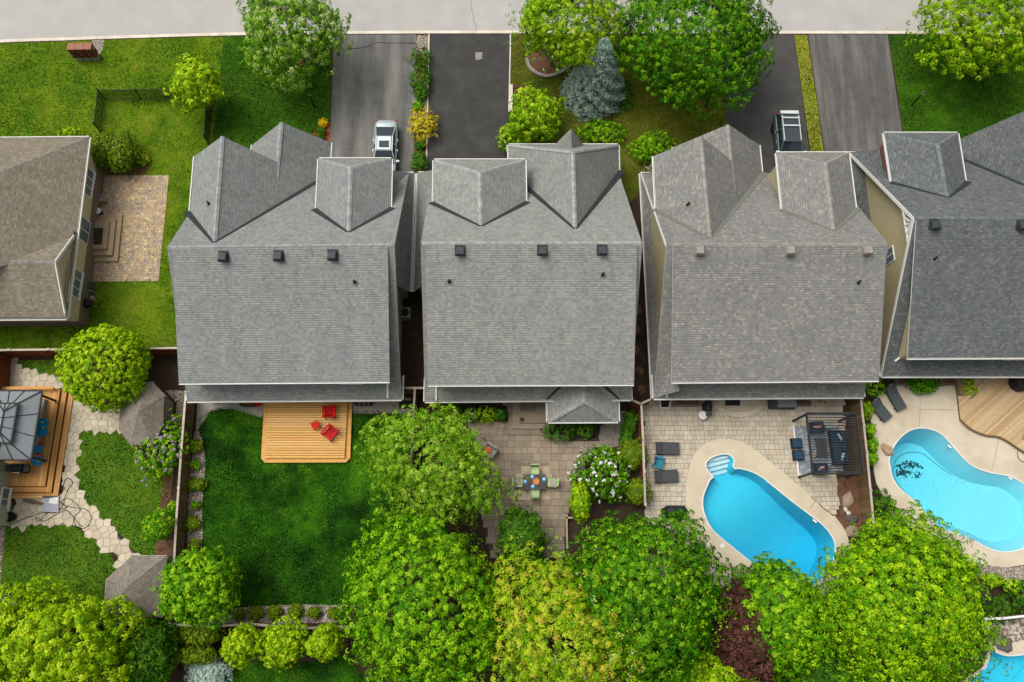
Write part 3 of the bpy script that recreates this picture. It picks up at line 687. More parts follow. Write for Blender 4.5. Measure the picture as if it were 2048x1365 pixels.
for q, w, h in ashlar(offset_poly(pat0, .15), [], (.2,), (.14, .2, .28), math.radians(1.0), rng_, .012):
    pc = [(q[0] + dx * w, q[1] + dy * h) for dx, dy in ((-.5, -.5), (.5, -.5), (.5, .5), (-.5, .5))]
    for i in range(4):
        a_, b_ = _pp[i], _pp[(i + 1) % 4]; n_ = (b_[1] - a_[1], a_[0] - b_[0])
        if (_cc[0] - a_[0]) * n_[0] + (_cc[1] - a_[1]) * n_[1] > 0: n_ = (-n_[0], -n_[1])
        pc = clip_half(pc, a_, n_) if pc else pc
    if len(pc) > 2: mbp.prism(pc, 0, .05 + rng_.uniform(-.003, .003), col=rng_.random(), bottom=False)
mbp.build('pavers', 'paver0', t0, attr=True)['kind'] = 'stuff'
flat('concrete_pad', [(700, 308), (792, 305), (780, 380), (745, 425), (700, 425)], 'conc', .03, A1)
flat('concrete_walk', [(395, 800), (540, 798), (523, 836), (494, 828), (470, 820), (440, 818), (420, 824), (392, 866)], 'conc', .024)
flat('concrete_walk', [(696, 798), (822, 796), (822, 828), (700, 828)], 'conc', .024)
# ---- pool decks and basins
def ringsheet(name, outer, inner, mat, z0, z1):
    mb = MB(); mb.sheet(outer, [inner], z=z1)
    for lp, s in ((outer, 1), (inner, -1)):
        n = len(lp)
        for i in range(n):
            a, b = lp[i], lp[(i + 1) % n]; mb.add([(a.x, a.y, z0), (b.x, b.y, z0), (b.x, b.y, z1), (a.x, a.y, z1)], [(0, 1, 2, 3)])
    return struct(name, mb, mat)
ringsheet('pool_deck', cop1_out, pool1, 'coping', -.25, .056)
deck2_out = PL(C2, [(190, 230), (330, 90), (440, 95), (500, 140), (640, 110), (745, 100), (785, 320), (850, 380), (950, 425), (1020, 430), (1080, 455), (1196, 530), (1400, 640), (1450, 900), (1400, 1150), (1250, 1260),
                      (1080, 1285), (940, 1270), (820, 1230), (700, 1130), (560, 1090), (440, 1015), (410, 960), (360, 890), (280, 820), (235, 740), (218, 660), (212, 500), (218, 380), (185, 300)])
ringsheet('pool_deck', deck2_out, pool2, 'coping2', -.25, .056)
cop3 = PL(C8, [(750, 1085), (730, 1130), (690, 1250), (560, 1340), (400, 1480), (400, 1800), (1500, 1800), (1500, 1040), (1002, 1040), (900, 1070), (800, 1030)])
ringsheet('pool_deck', cop3, pool3, 'coping2', -.25, .056)
def ring_floor(mb, loop, zf, axis, flip=False):
    a, b = axis; d = b - a; dl = d.length_squared; rings = []
    for f_ in (0, .12, .28, .46, .66, .85, 1.0):
        rg = []
        for p in loop:
            t_ = max(0, min(1, (V3((p.x, p.y, 0)) - a).dot(d) / dl)); q = p.lerp(a + d * t_, f_); rg.append((q.x, q.y, zf(q)))
        rings.append(rg)
    n = len(loop); k = len(mb.v)
    for rg in rings: mb.v += rg
    for i in range(len(rings) - 1):
        for j in range(n):
            f4 = [k + i * n + j, k + i * n + (j + 1) % n, k + (i + 1) * n + (j + 1) % n, k + (i + 1) * n + j]; mb.f.append(f4[::-1] if flip else f4); mb.m.append(0); mb.c.append(0)
def basin(loop, label, depth_fn, inset, liner, watmat, axis):
    t = thing('swimming_pool', label, 'pool', (loop[0].x, loop[0].y, -.1))
    fl = offset_poly(loop, -inset); fz = [Vector((p.x, p.y, -depth_fn(p))) for p in fl]; n = len(loop)
    mb = MB()
    for i in range(n):
        j = (i + 1) % n; a, b = loop[i], loop[j]
        mb.add([(a.x, a.y, .03), (b.x, b.y, .03), fz[j], fz[i]], [(3, 2, 1, 0)])
    ring_floor(mb, fl, lambda q: -depth_fn(q), axis); mb.build('pool_liner', liner, t)
    e_ = MB()
    e_.tube([(p.x, p.y, .06) for p in loop + loop[:1]], .045, 6, caps=False); e_.build('pool_edge', 'white', t)
    w = MB(); ins = offset_poly(loop, -(inset * .1 + .03)); wf = [p + Vector((0, 0, .02)) for p in offset_poly(loop, -inset - .02)]
    wf = [Vector((p.x, p.y, -depth_fn(p) + .02)) for p in wf]
    w.sheet([Vector((p.x, p.y, -.1)) for p in ins])
    for i in range(n):
        j = (i + 1) % n; w.add([(ins[i].x, ins[i].y, -.1), (ins[j].x, ins[j].y, -.1), wf[j], wf[i]], [(0, 1, 2, 3)])
    ring_floor(w, wf, lambda q: -depth_fn(q) + .02, axis); wo = w.build('water', watmat, t)
    import bmesh
    bm = bmesh.new(); bm.from_mesh(wo.data); bmesh.ops.remove_doubles(bm, verts=bm.verts, dist=1e-4); bmesh.ops.recalc_face_normals(bm, faces=bm.faces); bm.to_mesh(wo.data); bm.free()
    return t
a1, b1 = P(*C1(650, 560)), P(*C1(1250, 1250)); ax1 = (b1 - a1); al1 = ax1.length; ax1.normalize()
def dep1(p): 
    s = max(0, min(1, (Vector((p.x, p.y, 0)) - a1).dot(ax1) / al1)); u = max(0, min(1, (s - .2) / .65)); return 1.05 + 1.45 * u * u * (3 - 2 * u)
tp1 = basin(pool1, 'deep blue oval swimming pool with rounded steps at one end', dep1, .25, 'liner1', 'water1', (P(*C1(690, 700)), P(*C1(1230, 1190))))
mid = (alcove[0] + alcove[-1]) / 2; topc = alcove[5]; axs = (topc - mid); la = axs.length; axs.normalize()
for k, (s, z) in enumerate(((0.02, -.95), (.27, -.72), (.52, -.49), (.76, -.26))):
    pl_ = [(p.x, p.y) for p in alc_s]; c = clip_half(pl_, (mid.x + axs.x * la * s, mid.y + axs.y * la * s), (-axs.x, -axs.y))
    cc = (sum(p[0] for p in c) / len(c), sum(p[1] for p in c) / len(c)); f_ = .985 - k * .006
    MB().prism([(cc[0] + (p[0] - cc[0]) * f_, cc[1] + (p[1] - cc[1]) * f_) for p in c], -1.0, z).build('pool_step', 'step_p', tp1)
for px in ((970, 668), (1265, 918)): MB().box(P(*C1(*px), -.02), (.3, .12, .04), math.radians(-38)).build('skimmer', 'white', tp1)
_pa, _pb = P(*C2(430, 560)), P(*C2(1050, 900)); _pd = _pb - _pa
def dep2(p):
    u = max(0, min(1, (V3((p.x, p.y, 0)) - _pa).dot(_pd) / _pd.length_squared)); return 2.1 - 1.1 * u * u * (3 - 2 * u)
tp2 = basin(pool2, 'pale turquoise kidney shaped pool with leaf debris', dep2, .7, 'liner2', 'water2', (P(*C2(480, 570)), P(*C2(1130, 960))))
seam = spline(PL(C2, [(700, 690), (640, 640), (590, 590), (540, 545), (470, 535), (400, 555), (365, 600), (352, 660), (370, 720), (420, 790), (480, 850)], -1.9), 5, False)
sm = MB(); sm.tube([(p.x, p.y, -dep2(p) + .03) for p in seam], .016, 6); sm.build('liner_seam', 'pool_debris', tp2)
seam = spline(PL(C2, [(1000, 700), (1060, 715), (1130, 760), (1180, 810), (1230, 880)], -1.0), 5, False)
sm = MB(); sm.tube([(p.x, p.y, -dep2(p) + .03) for p in seam], .012, 6); sm.build('liner_seam', 'pool_debris', tp2)
rng_ = np.random.default_rng(5); dv = []; df = []
def flake(x, y, s, z=None):
    z = -dep2(V3((x, y, 0))) + .025
    k = len(dv); a = rng_.uniform(0, 6.28); n = 6
    for i in range(n): r = s * rng_.uniform(.6, 1.2); dv.append((x + r * math.cos(a + i * 6.283 / n), y + r * math.sin(a + i * 6.283 / n), z + rng_.uniform(0, .01)))
    df.append(list(range(k, k + n)))
for (qx, qy, sp, n_, s_) in ((480, 615, 30, 60, .07), (430, 665, 22, 50, .08), (515, 680, 16, 26, .06), (400, 620, 10, 10, .06), (530, 625, 10, 12, .05), (650, 690, 90, 90, .018), (760, 710, 60, 60, .022), (860, 740, 60, 40, .022), (700, 800, 120, 90, .015), (900, 850, 120, 50, .013), (560, 780, 60, 60, .014)):
    for _ in range(n_):
        p = P(*C2(qx + rng_.normal(0, sp), qy + rng_.normal(0, sp * .6)), -1.6); flake(p.x, p.y, s_ * rng_.uniform(.5, 1.4))
o = MB().add(dv, df).build('leaf_debris', 'pool_debris', tp2); o['kind'] = 'stuff'
for px in ((712, 500), (1105, 705)): MB().box(P(*C2(*px), -.02), (.28, .12, .04), math.radians(-45)).build('skimmer', 'white', tp2)
tp3 = basin(pool3, 'corner of a bright blue pool at the bottom right', lambda p: 1.3, .2, 'liner1', 'water2', (P(*C8(850, 1350)), P(*C8(950, 1450))))
MB().prism(PL(C1, [(645, 1078), (665, 1060), (682, 1080), (662, 1098)]), .05, .075).build('x', 'white').name = 'skimmer_lid'
tag(bpy.data.objects['skimmer_lid'], 'white square skimmer lid in the blue pool deck', 'lid')
one('skimmer_lid', MB().lathe([(.14, .05), (.14, .07), (.12, .078)], P(*C2(533, 958)), 14), 'white', 'small round white lid by the turquoise pool', 'lid')
# paving joints on the pool decks
for pts in ([(440, 905), (560, 912)], [(560, 1080), (770, 1220)] if False else [(1240, 830), (1270, 785)], [(640, 1190), (720, 1205)]): crack('deck_joint', jag(PL(C1, pts, .056), 4, .02), .03, .06, 'jointd')
crack('deck_joint', jag(PL(C1, [(1235, 755), (1300, 810), (1390, 885)], .056), 6, .05), .07, .06, 'mulch')
for pts in ([(520, 95), (520, 260), (515, 380)], [(520, 258), (770, 262)], [(1030, 440), (1010, 560), (985, 660)]): crack('deck_joint', jag(PL(C2, pts, .056), 4, .01), .025, .06, 'joint')

# ================================================================== HOUSES
def strip_on(mb, a, b, w0, w1, side, lift, mi=0):
    """flashing strip along a valley a->b, widening towards b, on the side of `side`"""
    d = (b - a).normalized(); s = side
    mb.add([a + V3((0, 0, lift)), b + V3((0, 0, lift)), b + s * w1 + V3((0, 0, lift)), a + s * w0 + V3((0, 0, lift))], [(0, 1, 2, 3)], mi)
def flashing(parent, a, b, pl, away, w0=.12, w1=.42):
    n = pl[0]; d = (b - a).normalized(); s = n.cross(d).normalized()
    if s.dot(away) < 0: s = -s
    mb = MB(); lift = .035
    q = [a, b, b + s * w1, a + s * w0]; top = [p + n * lift for p in q]; lo = [p - n * .02 for p in q]
    mb.add(top + lo, [(0, 1, 2, 3), (0, 4, 5, 1), (1, 5, 6, 2), (2, 6, 7, 3), (3, 7, 4, 0)])
    return mb.build('valley_flashing', 'flash', parent)
def gutter(parent, a, b, drop=.02, w=.09, name='gutter'):
    d = (b - a); mb = MB(); up = V3((0, 0, 1)); side = d.cross(up).normalized()
    mb.bar(a - up * (.07 + drop), b - up * (.07 + drop), .02, .12); o_ = side * w
    mb.bar(a + o_ - up * (.06 + drop), b + o_ - up * (.06 + drop), .05, .14); mb.bar(a + o_ / 2 - up * (.12 + drop), b + o_ / 2 - up * (.12 + drop), w, .02, mi=1)
    L_ = d.length; n = max(1, int(L_ / 1.0))
    for i in range(n): 
        q = a + d * ((i + .5) / n); mb.bar(q - up * (.03 + drop), q + o_ - up * (.03 + drop), .03, .015)
    return mb.build(name, ['white', 'steel'], parent)
def caps(parent, a, b, mat, wid=.14, step=.14):
    """overlapping cap shingles on a ridge or hip"""
    d = b - a; n = max(2, int(d.length / step)); dn = d.normalized(); s = dn.cross(V3((0, 0, 1))).normalized(); mb = MB(); dr = .085
    for i in range(n):
        p = a + d * (i / n); q = a + d * ((i + 1.08) / n); h0 = .004 + .014; h1 = .004
        c_ = random.random()
        vs = [p - s * wid + V3((0, 0, h0 - dr)), p + V3((0, 0, h0 + .012)), p + s * wid + V3((0, 0, h0 - dr)), q - s * wid + V3((0, 0, h1 - dr)), q + V3((0, 0, h1 + .012)), q + s * wid + V3((0, 0, h1 - dr))]
        mb.add(vs, [(0, 1, 4, 3), (1, 2, 5, 4), (0, 2, 1)], 0, c_)
    o = mb.build('ridge_caps', mat, parent, attr=True); o['kind'] = 'stuff'; return o
for k_, cs in (('sh1', ['8d9295', '999d9e', 'a5a5a0']), ('sh2', ['949797', '9fa1a0', 'adaba4']), ('sh3', ['8a8988', '94908a', 'a2998d']), ('sh4', ['646a6e', '70767a', '7f8483']), ('sh0', ['827b74', '8c857d', '97908a']), ('shs', ['827a6e', '958c7f'])):
    M['cap_' + k_] = pieces('cap_' + k_, cs, attr=True, grain=40)
def extr_x(mb, prof, x0, x1, mi=0):
    """wall body: profile in (y, z) pulled from x0 to x1"""
    n = len(prof); mb.add([(x0, y, z) for y, z in prof] + [(x1, y, z) for y, z in prof], [list(range(n)), list(range(2 * n - 1, n - 1, -1))] + [[i, i + n, (i + 1) % n + n, (i + 1) % n] for i in range(n)], mi); return mb
def extr_y(mb, prof, y0, y1, mi=0):
    n = len(prof); mb.add([(x, y0, z) for x, z in prof] + [(x, y1, z) for x, z in prof], [list(range(n - 1, -1, -1)), list(range(n, 2 * n))] + [[(i + 1) % n, (i + 1) % n + n, i + n, i] for i in range(n)], mi); return mb
def window(parent, c, w, h, nrm, panes=2, depth=.09, name='window', door=False):
    """framed window on a wall: nrm is the wall's outward direction"""
    n = V3(nrm).normalized(); s = V3((0, 0, 1)).cross(n).normalized(); c = V3(c); mb = MB(); up = V3((0, 0, 1)); fr = .07
    for sg in (-1, 1):
        mb.bar(c + s * sg * (w / 2) - up * (h / 2 + fr / 2), c + s * sg * (w / 2) + up * (h / 2 + fr / 2), fr, depth, up=n)
        mb.bar(c + up * sg * h / 2 - s * (w / 2 - fr / 2), c + up * sg * h / 2 + s * (w / 2 - fr / 2), depth * .98, fr)
    for i in range(1, panes): q = c + s * (-w / 2 + w * i / panes); mb.bar(q - up * (h / 2 - fr / 2), q + up * (h / 2 - fr / 2), fr * .8, depth * .95, up=n)
    o = mb.build(name, 'white', parent)
    for i in range(panes):
        q = c + s * (-w / 2 + w * (i + .5) / panes); g_ = MB(); g_.bar(q - up * (h / 2 - .01) - n * .01, q + up * (h / 2 - .01) - n * .01, w / panes - .02, .04, up=n); g_.build('pane', 'glass2', o)
    if not door: MB().bar(c - up * (h / 2 + fr) - s * (w / 2 + .08) + n * .04, c - up * (h / 2 + fr) + s * (w / 2 + .08) + n * .04, .16, .05, up=up).build('sill', 'white', o)
    return o
def box_vent(parent, p, pl, mat):
    n = pl[0]; mb = MB(); u = V3((1, 0, 0)); v = n.cross(u).normalized(); u = v.cross(n)
    def q(a, b, c): return p + u * a + v * b + n * c
    mb.add([q(-.32, -.34, .0), q(.32, -.34, .0), q(.32, .34, .0), q(-.32, .34, .0), q(-.32, -.34, .03), q(.32, -.34, .03), q(.32, .34, .03), q(-.32, .34, .03)], [(4, 5, 6, 7), (0, 1, 5, 4), (1, 2, 6, 5), (2, 3, 7, 6), (3, 0, 4, 7)])
    mb.add([q(-.2, -.2, .02), q(.2, -.2, .02), q(.2, .2, .02), q(-.2, .2, .02), q(-.2, -.2, .3), q(.2, -.2, .3), q(.2, .2, .22), q(-.2, .2, .22)], [(0, 1, 5, 4), (1, 2, 6, 5), (2, 3, 7, 6), (3, 0, 4, 7)])
    z_ = V3((0, 0, 1)); c = p + n * .3
    e = [c + V3((dx, dy, 0)) for dx, dy in ((-.27, -.27), (.27, -.27), (.27, .27), (-.27, .27))]; t_ = [c + V3((dx, dy, .13)) for dx, dy in ((-.22, -.22), (.22, -.22), (.22, .22), (-.22, .22))]
    mb.add([a - z_ * .1 for a in e] + e + t_, [(3, 2, 1, 0), (0, 1, 5, 4), (1, 2, 6, 5), (2, 3, 7, 6), (3, 0, 4, 7), (4, 5, 9, 8), (5, 6, 10, 9), (6, 7, 11, 10), (7, 4, 8, 11), (8, 9, 10, 11)])
    return mb.build('roof_vent', mat, parent)
def pipe_vent(parent, p, pl):
    mb = MB(); mb.lathe([(.13, -.12), (.09, .05), (.06, .09), (.055, .38), (.05, .385)], p, 12); n = pl[0]
    u = V3((1, 0, 0)); v = n.cross(u).normalized(); u = v.cross(n); q = [p + u * a + v * b + n * .02 for a, b in ((-.17, -.2), (.17, -.2), (.17, .12), (-.17, .12))]
    mb.add(q, [(0, 1, 2, 3)], 1); return mb.build('plumbing_vent', ['black', 'flash_l'], parent)

def main_house(name, label, sh, wall, ridge, hr, rear, frontpx, dorm, ze=2.8, hd=5.3, vents=(), ventmat='vent_d', pipes=()):
    """gabled house: steep main roof, long shed dormer over the rear slope"""
    RL, RR = P(*ridge[0], hr), P(*ridge[1], hr); EL, ER = P(*rear[0], ze), P(*rear[1], ze)
    yf = P(*frontpx, ze).y; run = yf - (RL.y + RR.y) / 2
    FL, FR = V3((RL.x, RL.y + run, ze)), V3((RR.x, RR.y + run, ze))
    h = thing(name, label, 'house', ((RL.x + RR.x) / 2, RL.y, 0)); cap = 'cap_' + sh
    front = plane(RL, RR, (FL + FR) / 2); back = plane(RL, RR, (EL + ER) / 2)
    mb = MB(); mb.slab([RL, RR, FR, FL]); mb.slab([EL, ER, RR, RL]); r = mb.build('roof', [sh, 'white'], h, uv=True)
    xl, xr = max(RL.x, EL.x) + .4, min(RR.x, ER.x) - .4; yb = (EL.y + ER.y) / 2 + .45; yr_ = (RL.y + RR.y) / 2; yfw = yf - .5
    def under(y): return (hr - (y - yr_) / run * (hr - ze) if y > yr_ else hr - (yr_ - y) / (yr_ - (EL.y + ER.y) / 2) * (hr - ze)) - .2
    w = MB(); extr_x(w, [(yb, 0), (yfw, 0), (yfw, under(yfw)), (yr_, under(yr_)), (yb, under(yb))], xl, xr); w.build('wall', wall, h, uv=True)
    # shed dormer
    T1, T2 = P(*dorm[0], hr - .1), P(*dorm[1], hr - .1); D1, D2 = P(*dorm[2], hd), P(*dorm[3], hd)
    T1.y, T2.y = RL.y - .05, RR.y - .05; T1.z = T2.z = hr + .02
    d_ = MB(); d_.slab([D1, D2, T2, T1]); dr = d_.build('dormer_roof', [sh, 'white'], h, uv=True); dpl = plane(D1, D2, (T1 + T2) / 2)
    yd = (D1.y + D2.y) / 2 + .3; sl = (hr - hd) / (yr_ - yd + .3)
    dw = MB(); extr_x(dw, [(yd, under(yd) - .3), (yr_, under(yr_) - .3), (yr_, hr - .2), (yd, hd + .3 * sl - .2)], max(D1.x, T1.x) + .3, min(D2.x, T2.x) - .3); dw.build('dormer_wall', wall, h, uv=True)
    gutter(h, D1, D2); gutter(h, EL, ER)
    caps(r, RL + V3((.1, 0, 0)), RR - V3((.1, 0, 0)), cap)
    for k in range(3):
        x = D1.x + (D2.x - D1.x) * (.2 + .3 * k); window(h, (x, yd - .02, 4.5), 1.3, .9, (0, -1, 0))
    for v in vents: box_vent(h, RP(v, dpl), dpl, ventmat)
    for v in pipes: pipe_vent(h, RP(v, dpl), dpl)
    for sx, e in ((1, EL), (-1, ER)): # short gutter returns at the rear corners
        b = e + V3((0, 1.6, 0)); gutter(h, b, e, .02) if sx > 0 else gutter(h, e, b, .02)
    return dict(h=h, front=front, back=back, sh=sh, wall=wall, RL=RL, RR=RR, FL=FL, FR=FR, EL=EL, ER=ER, hr=hr, ze=ze, dpl=dpl, D1=D1, D2=D2, roof=r, yfw=yfw, under=under, yb=yb, xl=xl, xr=xr)
def cross_gable(H, V0, VL, VR, CL, CR, apex=None, hip=None, name='front_gable', wallmat=None, flashw=(.12, .42)):
    """front gable or hipped dormer; V0/VL/VR lie on the main front slope (photo points), CL/CR are the front eave corners"""
    h, pl, sh = H['h'], H['front'], H['sh']; v0, vl, vr = (q if isinstance(q, Vector) else RP(q, pl) for q in (V0, VL, VR))
    cl, cr_ = (q if isinstance(q, Vector) else P(*q, z_) for q, z_ in ((CL, vl.z), (CR, vr.z))); mb = MB()
    if apex is not None:
        a = apex if isinstance(apex, Vector) else P(*apex, v0.z); mb.slab([cl, vl, v0, a]); mb.slab([a, v0, vr, cr_]); tip = a
    else:
        hw = (cr_ - cl).length / 2; mid = (cl + cr_) / 2; tip = V3(((v0.x + mid.x) / 2, mid.y - hw * hip, v0.z)); mb.slab([cl, vl, v0, tip]); mb.slab([tip, v0, vr, cr_]); mb.slab([cl, tip, cr_])
    r = mb.build(name + '_roof', [sh, 'white'], h, uv=True); cap = 'cap_' + sh
    caps(r, tip, v0, cap)
    if apex is None: caps(r, cl, tip, cap); caps(r, cr_, tip, cap); gutter(h, cr_, cl)
    gutter(h, cl, vl); gutter(h, vr, cr_)
    flashing(h, v0, vl, pl, V3((-1, -1, 0)), *flashw); flashing(h, v0, vr, pl, V3((1, -1, 0)), *flashw)
    w = MB(); x0, x1 = max(cl.x, vl.x) + .35, min(cr_.x, vr.x) - .35; yf = (cl.y + cr_.y) / 2 - .3; xm = v0.x
    sl_ = (v0.z - vl.z) / max(.1, v0.x - vl.x)
    if apex is not None: prof = [(x0, 0), (x1, 0), (x1, vr.z + .1), (xm, v0.z - .35), (x0, vl.z + .1)]
    else: prof = [(x0, 0), (x1, 0), (x1, vr.z - .05), (x0, vl.z - .05)]
    extr_y(w, prof, H['RL'].y + 1.5, yf); w.build(name + '_wall', wallmat or H['wall'], h, uv=True)
    return dict(v0=v0, vl=vl, vr=vr, cl=cl, cr=cr_, tip=tip, roof=r, yf=yf)
def double_gable(H, V0, VL, VR, CL, A1_, A2_, z2, CR, K_z=2.75):
    """two staggered front gables whose right-hand slopes run into one plane"""
    h, pl, sh = H['h'], H['front'], H['sh']; v0, vl, vr = RP(V0, pl), RP(VL, pl), RP(VR, pl); a1 = P(*A1_, v0.z); cl = P(*CL, vl.z)
    a2 = P(*A2_, z2); cr_ = P(*CR, vr.z + .05); sl = (v0.z - vr.z) / (vr.x - v0.x)
    v0x = (v0.x + a1.x) / 2; x2 = v0x + (v0.z - z2) / sl; a2 = V3(((a2.x + x2) / 2, a2.y, v0.z - sl * ((a2.x + x2) / 2 - v0x)))
    j = V3((a2.x, a1.y - (a2.x - a1.x) * .9, a2.z)); kx = a2.x - (a2.z - K_z) / sl
    kk = V3((kx, a2.y, K_z)); yk = a1.y
    # foot of the first gable's rake where the second gable's eave meets it
    k1 = V3((max(kx, a1.x + .15), a1.y, v0.z - sl * (max(kx, a1.x + .15) - a1.x)))
    mb = MB(); mb.slab([cl, vl, v0, a1]); mb.slab([a1, v0, vr, V3((cr_.x, a1.y - .2, cr_.z)), V3((a2.x, a1.y - .2, a2.z))])
    mb.slab([V3((a2.x, a1.y - .2, a2.z)), V3((cr_.x, a1.y - .2, cr_.z)), cr_, a2])
    mb.slab([kk, V3((kk.x, a1.y - 2.0, kk.z)), V3((a2.x, a1.y - 2.0, a2.z)), a2])
    r = mb.build('front_gable_roof', [sh, 'white'], h, uv=True); cap = 'cap_' + sh
    caps(r, a1, v0, cap); caps(r, a2, j, cap)
    gutter(h, cl, vl); gutter(h, V3((cr_.x, a1.y - .2, cr_.z)), cr_); gutter(h, kk, V3((kk.x, a1.y - .5, kk.z)))
    flashing(h, v0, vl, pl, V3((-1, -1, 0))); flashing(h, v0, vr, pl, V3((1, -1, 0)))
    w = MB(); x0, x1 = cl.x + .35, cr_.x - .35
    extr_y(w, [(x0, 0), (a2.x + .6, 0), (a2.x + .6, a2.z - 1.0), (a1.x, v0.z - .35), (x0, vl.z + .1)], H['RL'].y + 1.5, a1.y - .3)
    extr_y(w, [(kk.x + .35, 0), (x1, 0), (x1, cr_.z + .1), (a2.x, a2.z - .3), (kk.x + .35, kk.z + .1)], a1.y - 3.0, a2.y - .3)
    w.build('front_gable_wall', H['wall'], h, uv=True)
    return dict(v0=v0, vl=vl, vr=vr, a1=a1, a2=a2, cr=cr_, cl=cl)
def side_skirt(H, e0, e1, side, ze=2.4, up=2.3, wid=1.35, hipfront=True):
    """low roof running along the side wall; e0 front and e1 rear photo points of its eave"""
    h = H['h']; a, b = P(*e0, ze), P(*e1, ze); x = (a.x + b.x) / 2; s = -1 if side == 'R' else 1
    ta, tb = V3((x + s * wid, a.y - (1.0 if hipfront else 0), ze + up)), V3((x + s * wid, b.y, ze + up)); fa = V3((x + s * wid, a.y, ze))
    A_, B_ = V3((x, a.y, ze)), V3((x, b.y, ze)); mb = MB(); mb.slab([A_, B_, tb, ta], .12); mb.slab([A_, ta, fa], .12)
    r = mb.build('side_roof', [H['sh'], 'white'], h, uv=True)
    (gutter(h, A_, B_) if side == 'L' else gutter(h, B_, A_)); gutter(h, fa, A_) if side == 'L' else gutter(h, A_, fa)
    w = MB(); x0, x1 = sorted((x + s * .35, x + s * (wid + .3))); w.box(((x0 + x1) / 2, (a.y + b.y) / 2, 1.2), (x1 - x0, abs(a.y - b.y) - .6, 2.4)); w.build('side_wall', H['wall'], h, uv=True)
    return r

# ---- first grey house (left of centre)
H1 = main_house('grey_roof_house', 'blue-grey shingled house behind the bright cedar deck', 'sh1', 'greysid', ((334, 495.5), (789, 490)), 9.0, ((374, 802.5), (803, 799)), (800, 347),
                ((345.3, 498), (776, 494), (357.7, 766), (779, 763)), vents=[A7(455, 1095), A7(880, 1090), A7(1297, 1085)], pipes=[B3(1440, 398)])
G1 = double_gable(H1, A7(380, 985), A7(195, 745), A7(1300, 430), A7(230, 320), A7(440, 165), A7(900, 55), 5.8, A7(1280, 215))
cross_gable(H1, A7(1418, 905), A7(1172, 722), A7(1740, 714), A7(1190, 340), A7(1748, 340), hip=.72, name='hipped_dormer')
side_skirt(H1, (826, 347), (822, 583), 'R')
pipe_vent(H1['h'], RP(A7(340, 690), plane(G1['vl'], G1['v0'], G1['a1'])), plane(G1['vl'], G1['v0'], G1['a1']))
# ---- second grey house (centre)
H2 = main_house('grey_roof_house', 'light grey shingled house in the centre with square rear porch roof', 'sh2', 'greysid', ((841.5, 487), (1284.5, 487)), 9.57, ((850, 803), (1262, 799)), (850, 346),
                ((851, 490), (1274, 490), (856.5, 770), (1268, 768.5)), vents=[A8(532, 992), A8(1155, 990), A8(1607, 988)], pipes=[B4(405, 355), B4(1452, 308)])
cross_gable(H2, A8(690, 805), A8(330, 622), A8(1028, 617), A8(335, 305), A8(1022, 305), hip=.72, name='hipped_dormer')
_vr = RP(A8(1735, 385), H2['front']); _v0 = RP(A8(1405, 825), H2['front'])
_c2 = cross_gable(H2, _v0, V3((2 * _v0.x - _vr.x, _vr.y, _vr.z)), _vr, A8(898, 190), A8(1730, 190), hip=.98, name='front_hip', flashw=(.14, .5))
# small gablet on the front hip
ga = P(*A8(1375, 100), 5.6); g0, g1 = P(*A8(1250, 191), 2.75), P(*A8(1470, 191), 2.75); slp = (_c2['tip'].z - _c2['cl'].z) / (_c2['cl'].y - _c2['tip'].y)
jj = V3((ga.x, _c2['cl'].y - (5.6 - _c2['cl'].z) / slp - .15, 5.6)); ga.y = _c2['cl'].y - .55
MB().slab([g0, jj, ga], .1).slab([ga, jj, g1], .1).build('gablet_roof', ['sh2', 'white'], H2['h'], uv=True)
side_skirt(H2, (833, 346), (831, 583), 'L', wid=1.2)
# rear porch with hipped roof
pe = [P(*B4(x, y), 2.55) for x, y in ((1075, 1165), (1078, 1310), (1558, 1308), (1555, 1162))]
pk = P(*B4(1335, 1265), 3.55); rg = P(*B4(1325, 1068), 3.9); rgf = V3((rg.x, pe[1].y + 1.1, 3.9))
pl0, pr0 = V3((pe[0].x, rg.y, 2.55)), V3((pe[3].x, rg.y, 2.55))
pr_ = MB().slab([pe[1], pe[2], rgf]).slab([pe[1], rgf, rg, pl0]).slab([rgf, pe[2], pr0, rg]).build('porch_roof', ['sh2', 'white'], H2['h'], uv=True)
caps(pr_, rgf, rg, 'cap_sh2'); caps(pr_, pe[1], rgf, 'cap_sh2'); caps(pr_, pe[2], rgf, 'cap_sh2')
gutter(H2['h'], pe[1], pe[2]); gutter(H2['h'], pe[0], pe[1]); gutter(H2['h'], pe[2], pe[3])
for a in (pe[1] + V3((.35, .35, 0)), pe[2] + V3((-.35, .35, 0))): MB().bar((a.x, a.y, 0), (a.x, a.y, 2.4), .16, .16).build('porch_post', 'white', H2['h'])
mbx = MB(); 
for a, b in (((1075, 1160), (1180, 1066)), ((1558, 1158), (1448, 1066))):
    q0, q1 = RP(B4(*a), H2['back']), RP(B4(*b), H2['back']); flashing(H2['h'], q1, q0, H2['back'], V3((-1 if a[0] < 1300 else 1, 0, 0)), .2, .12)
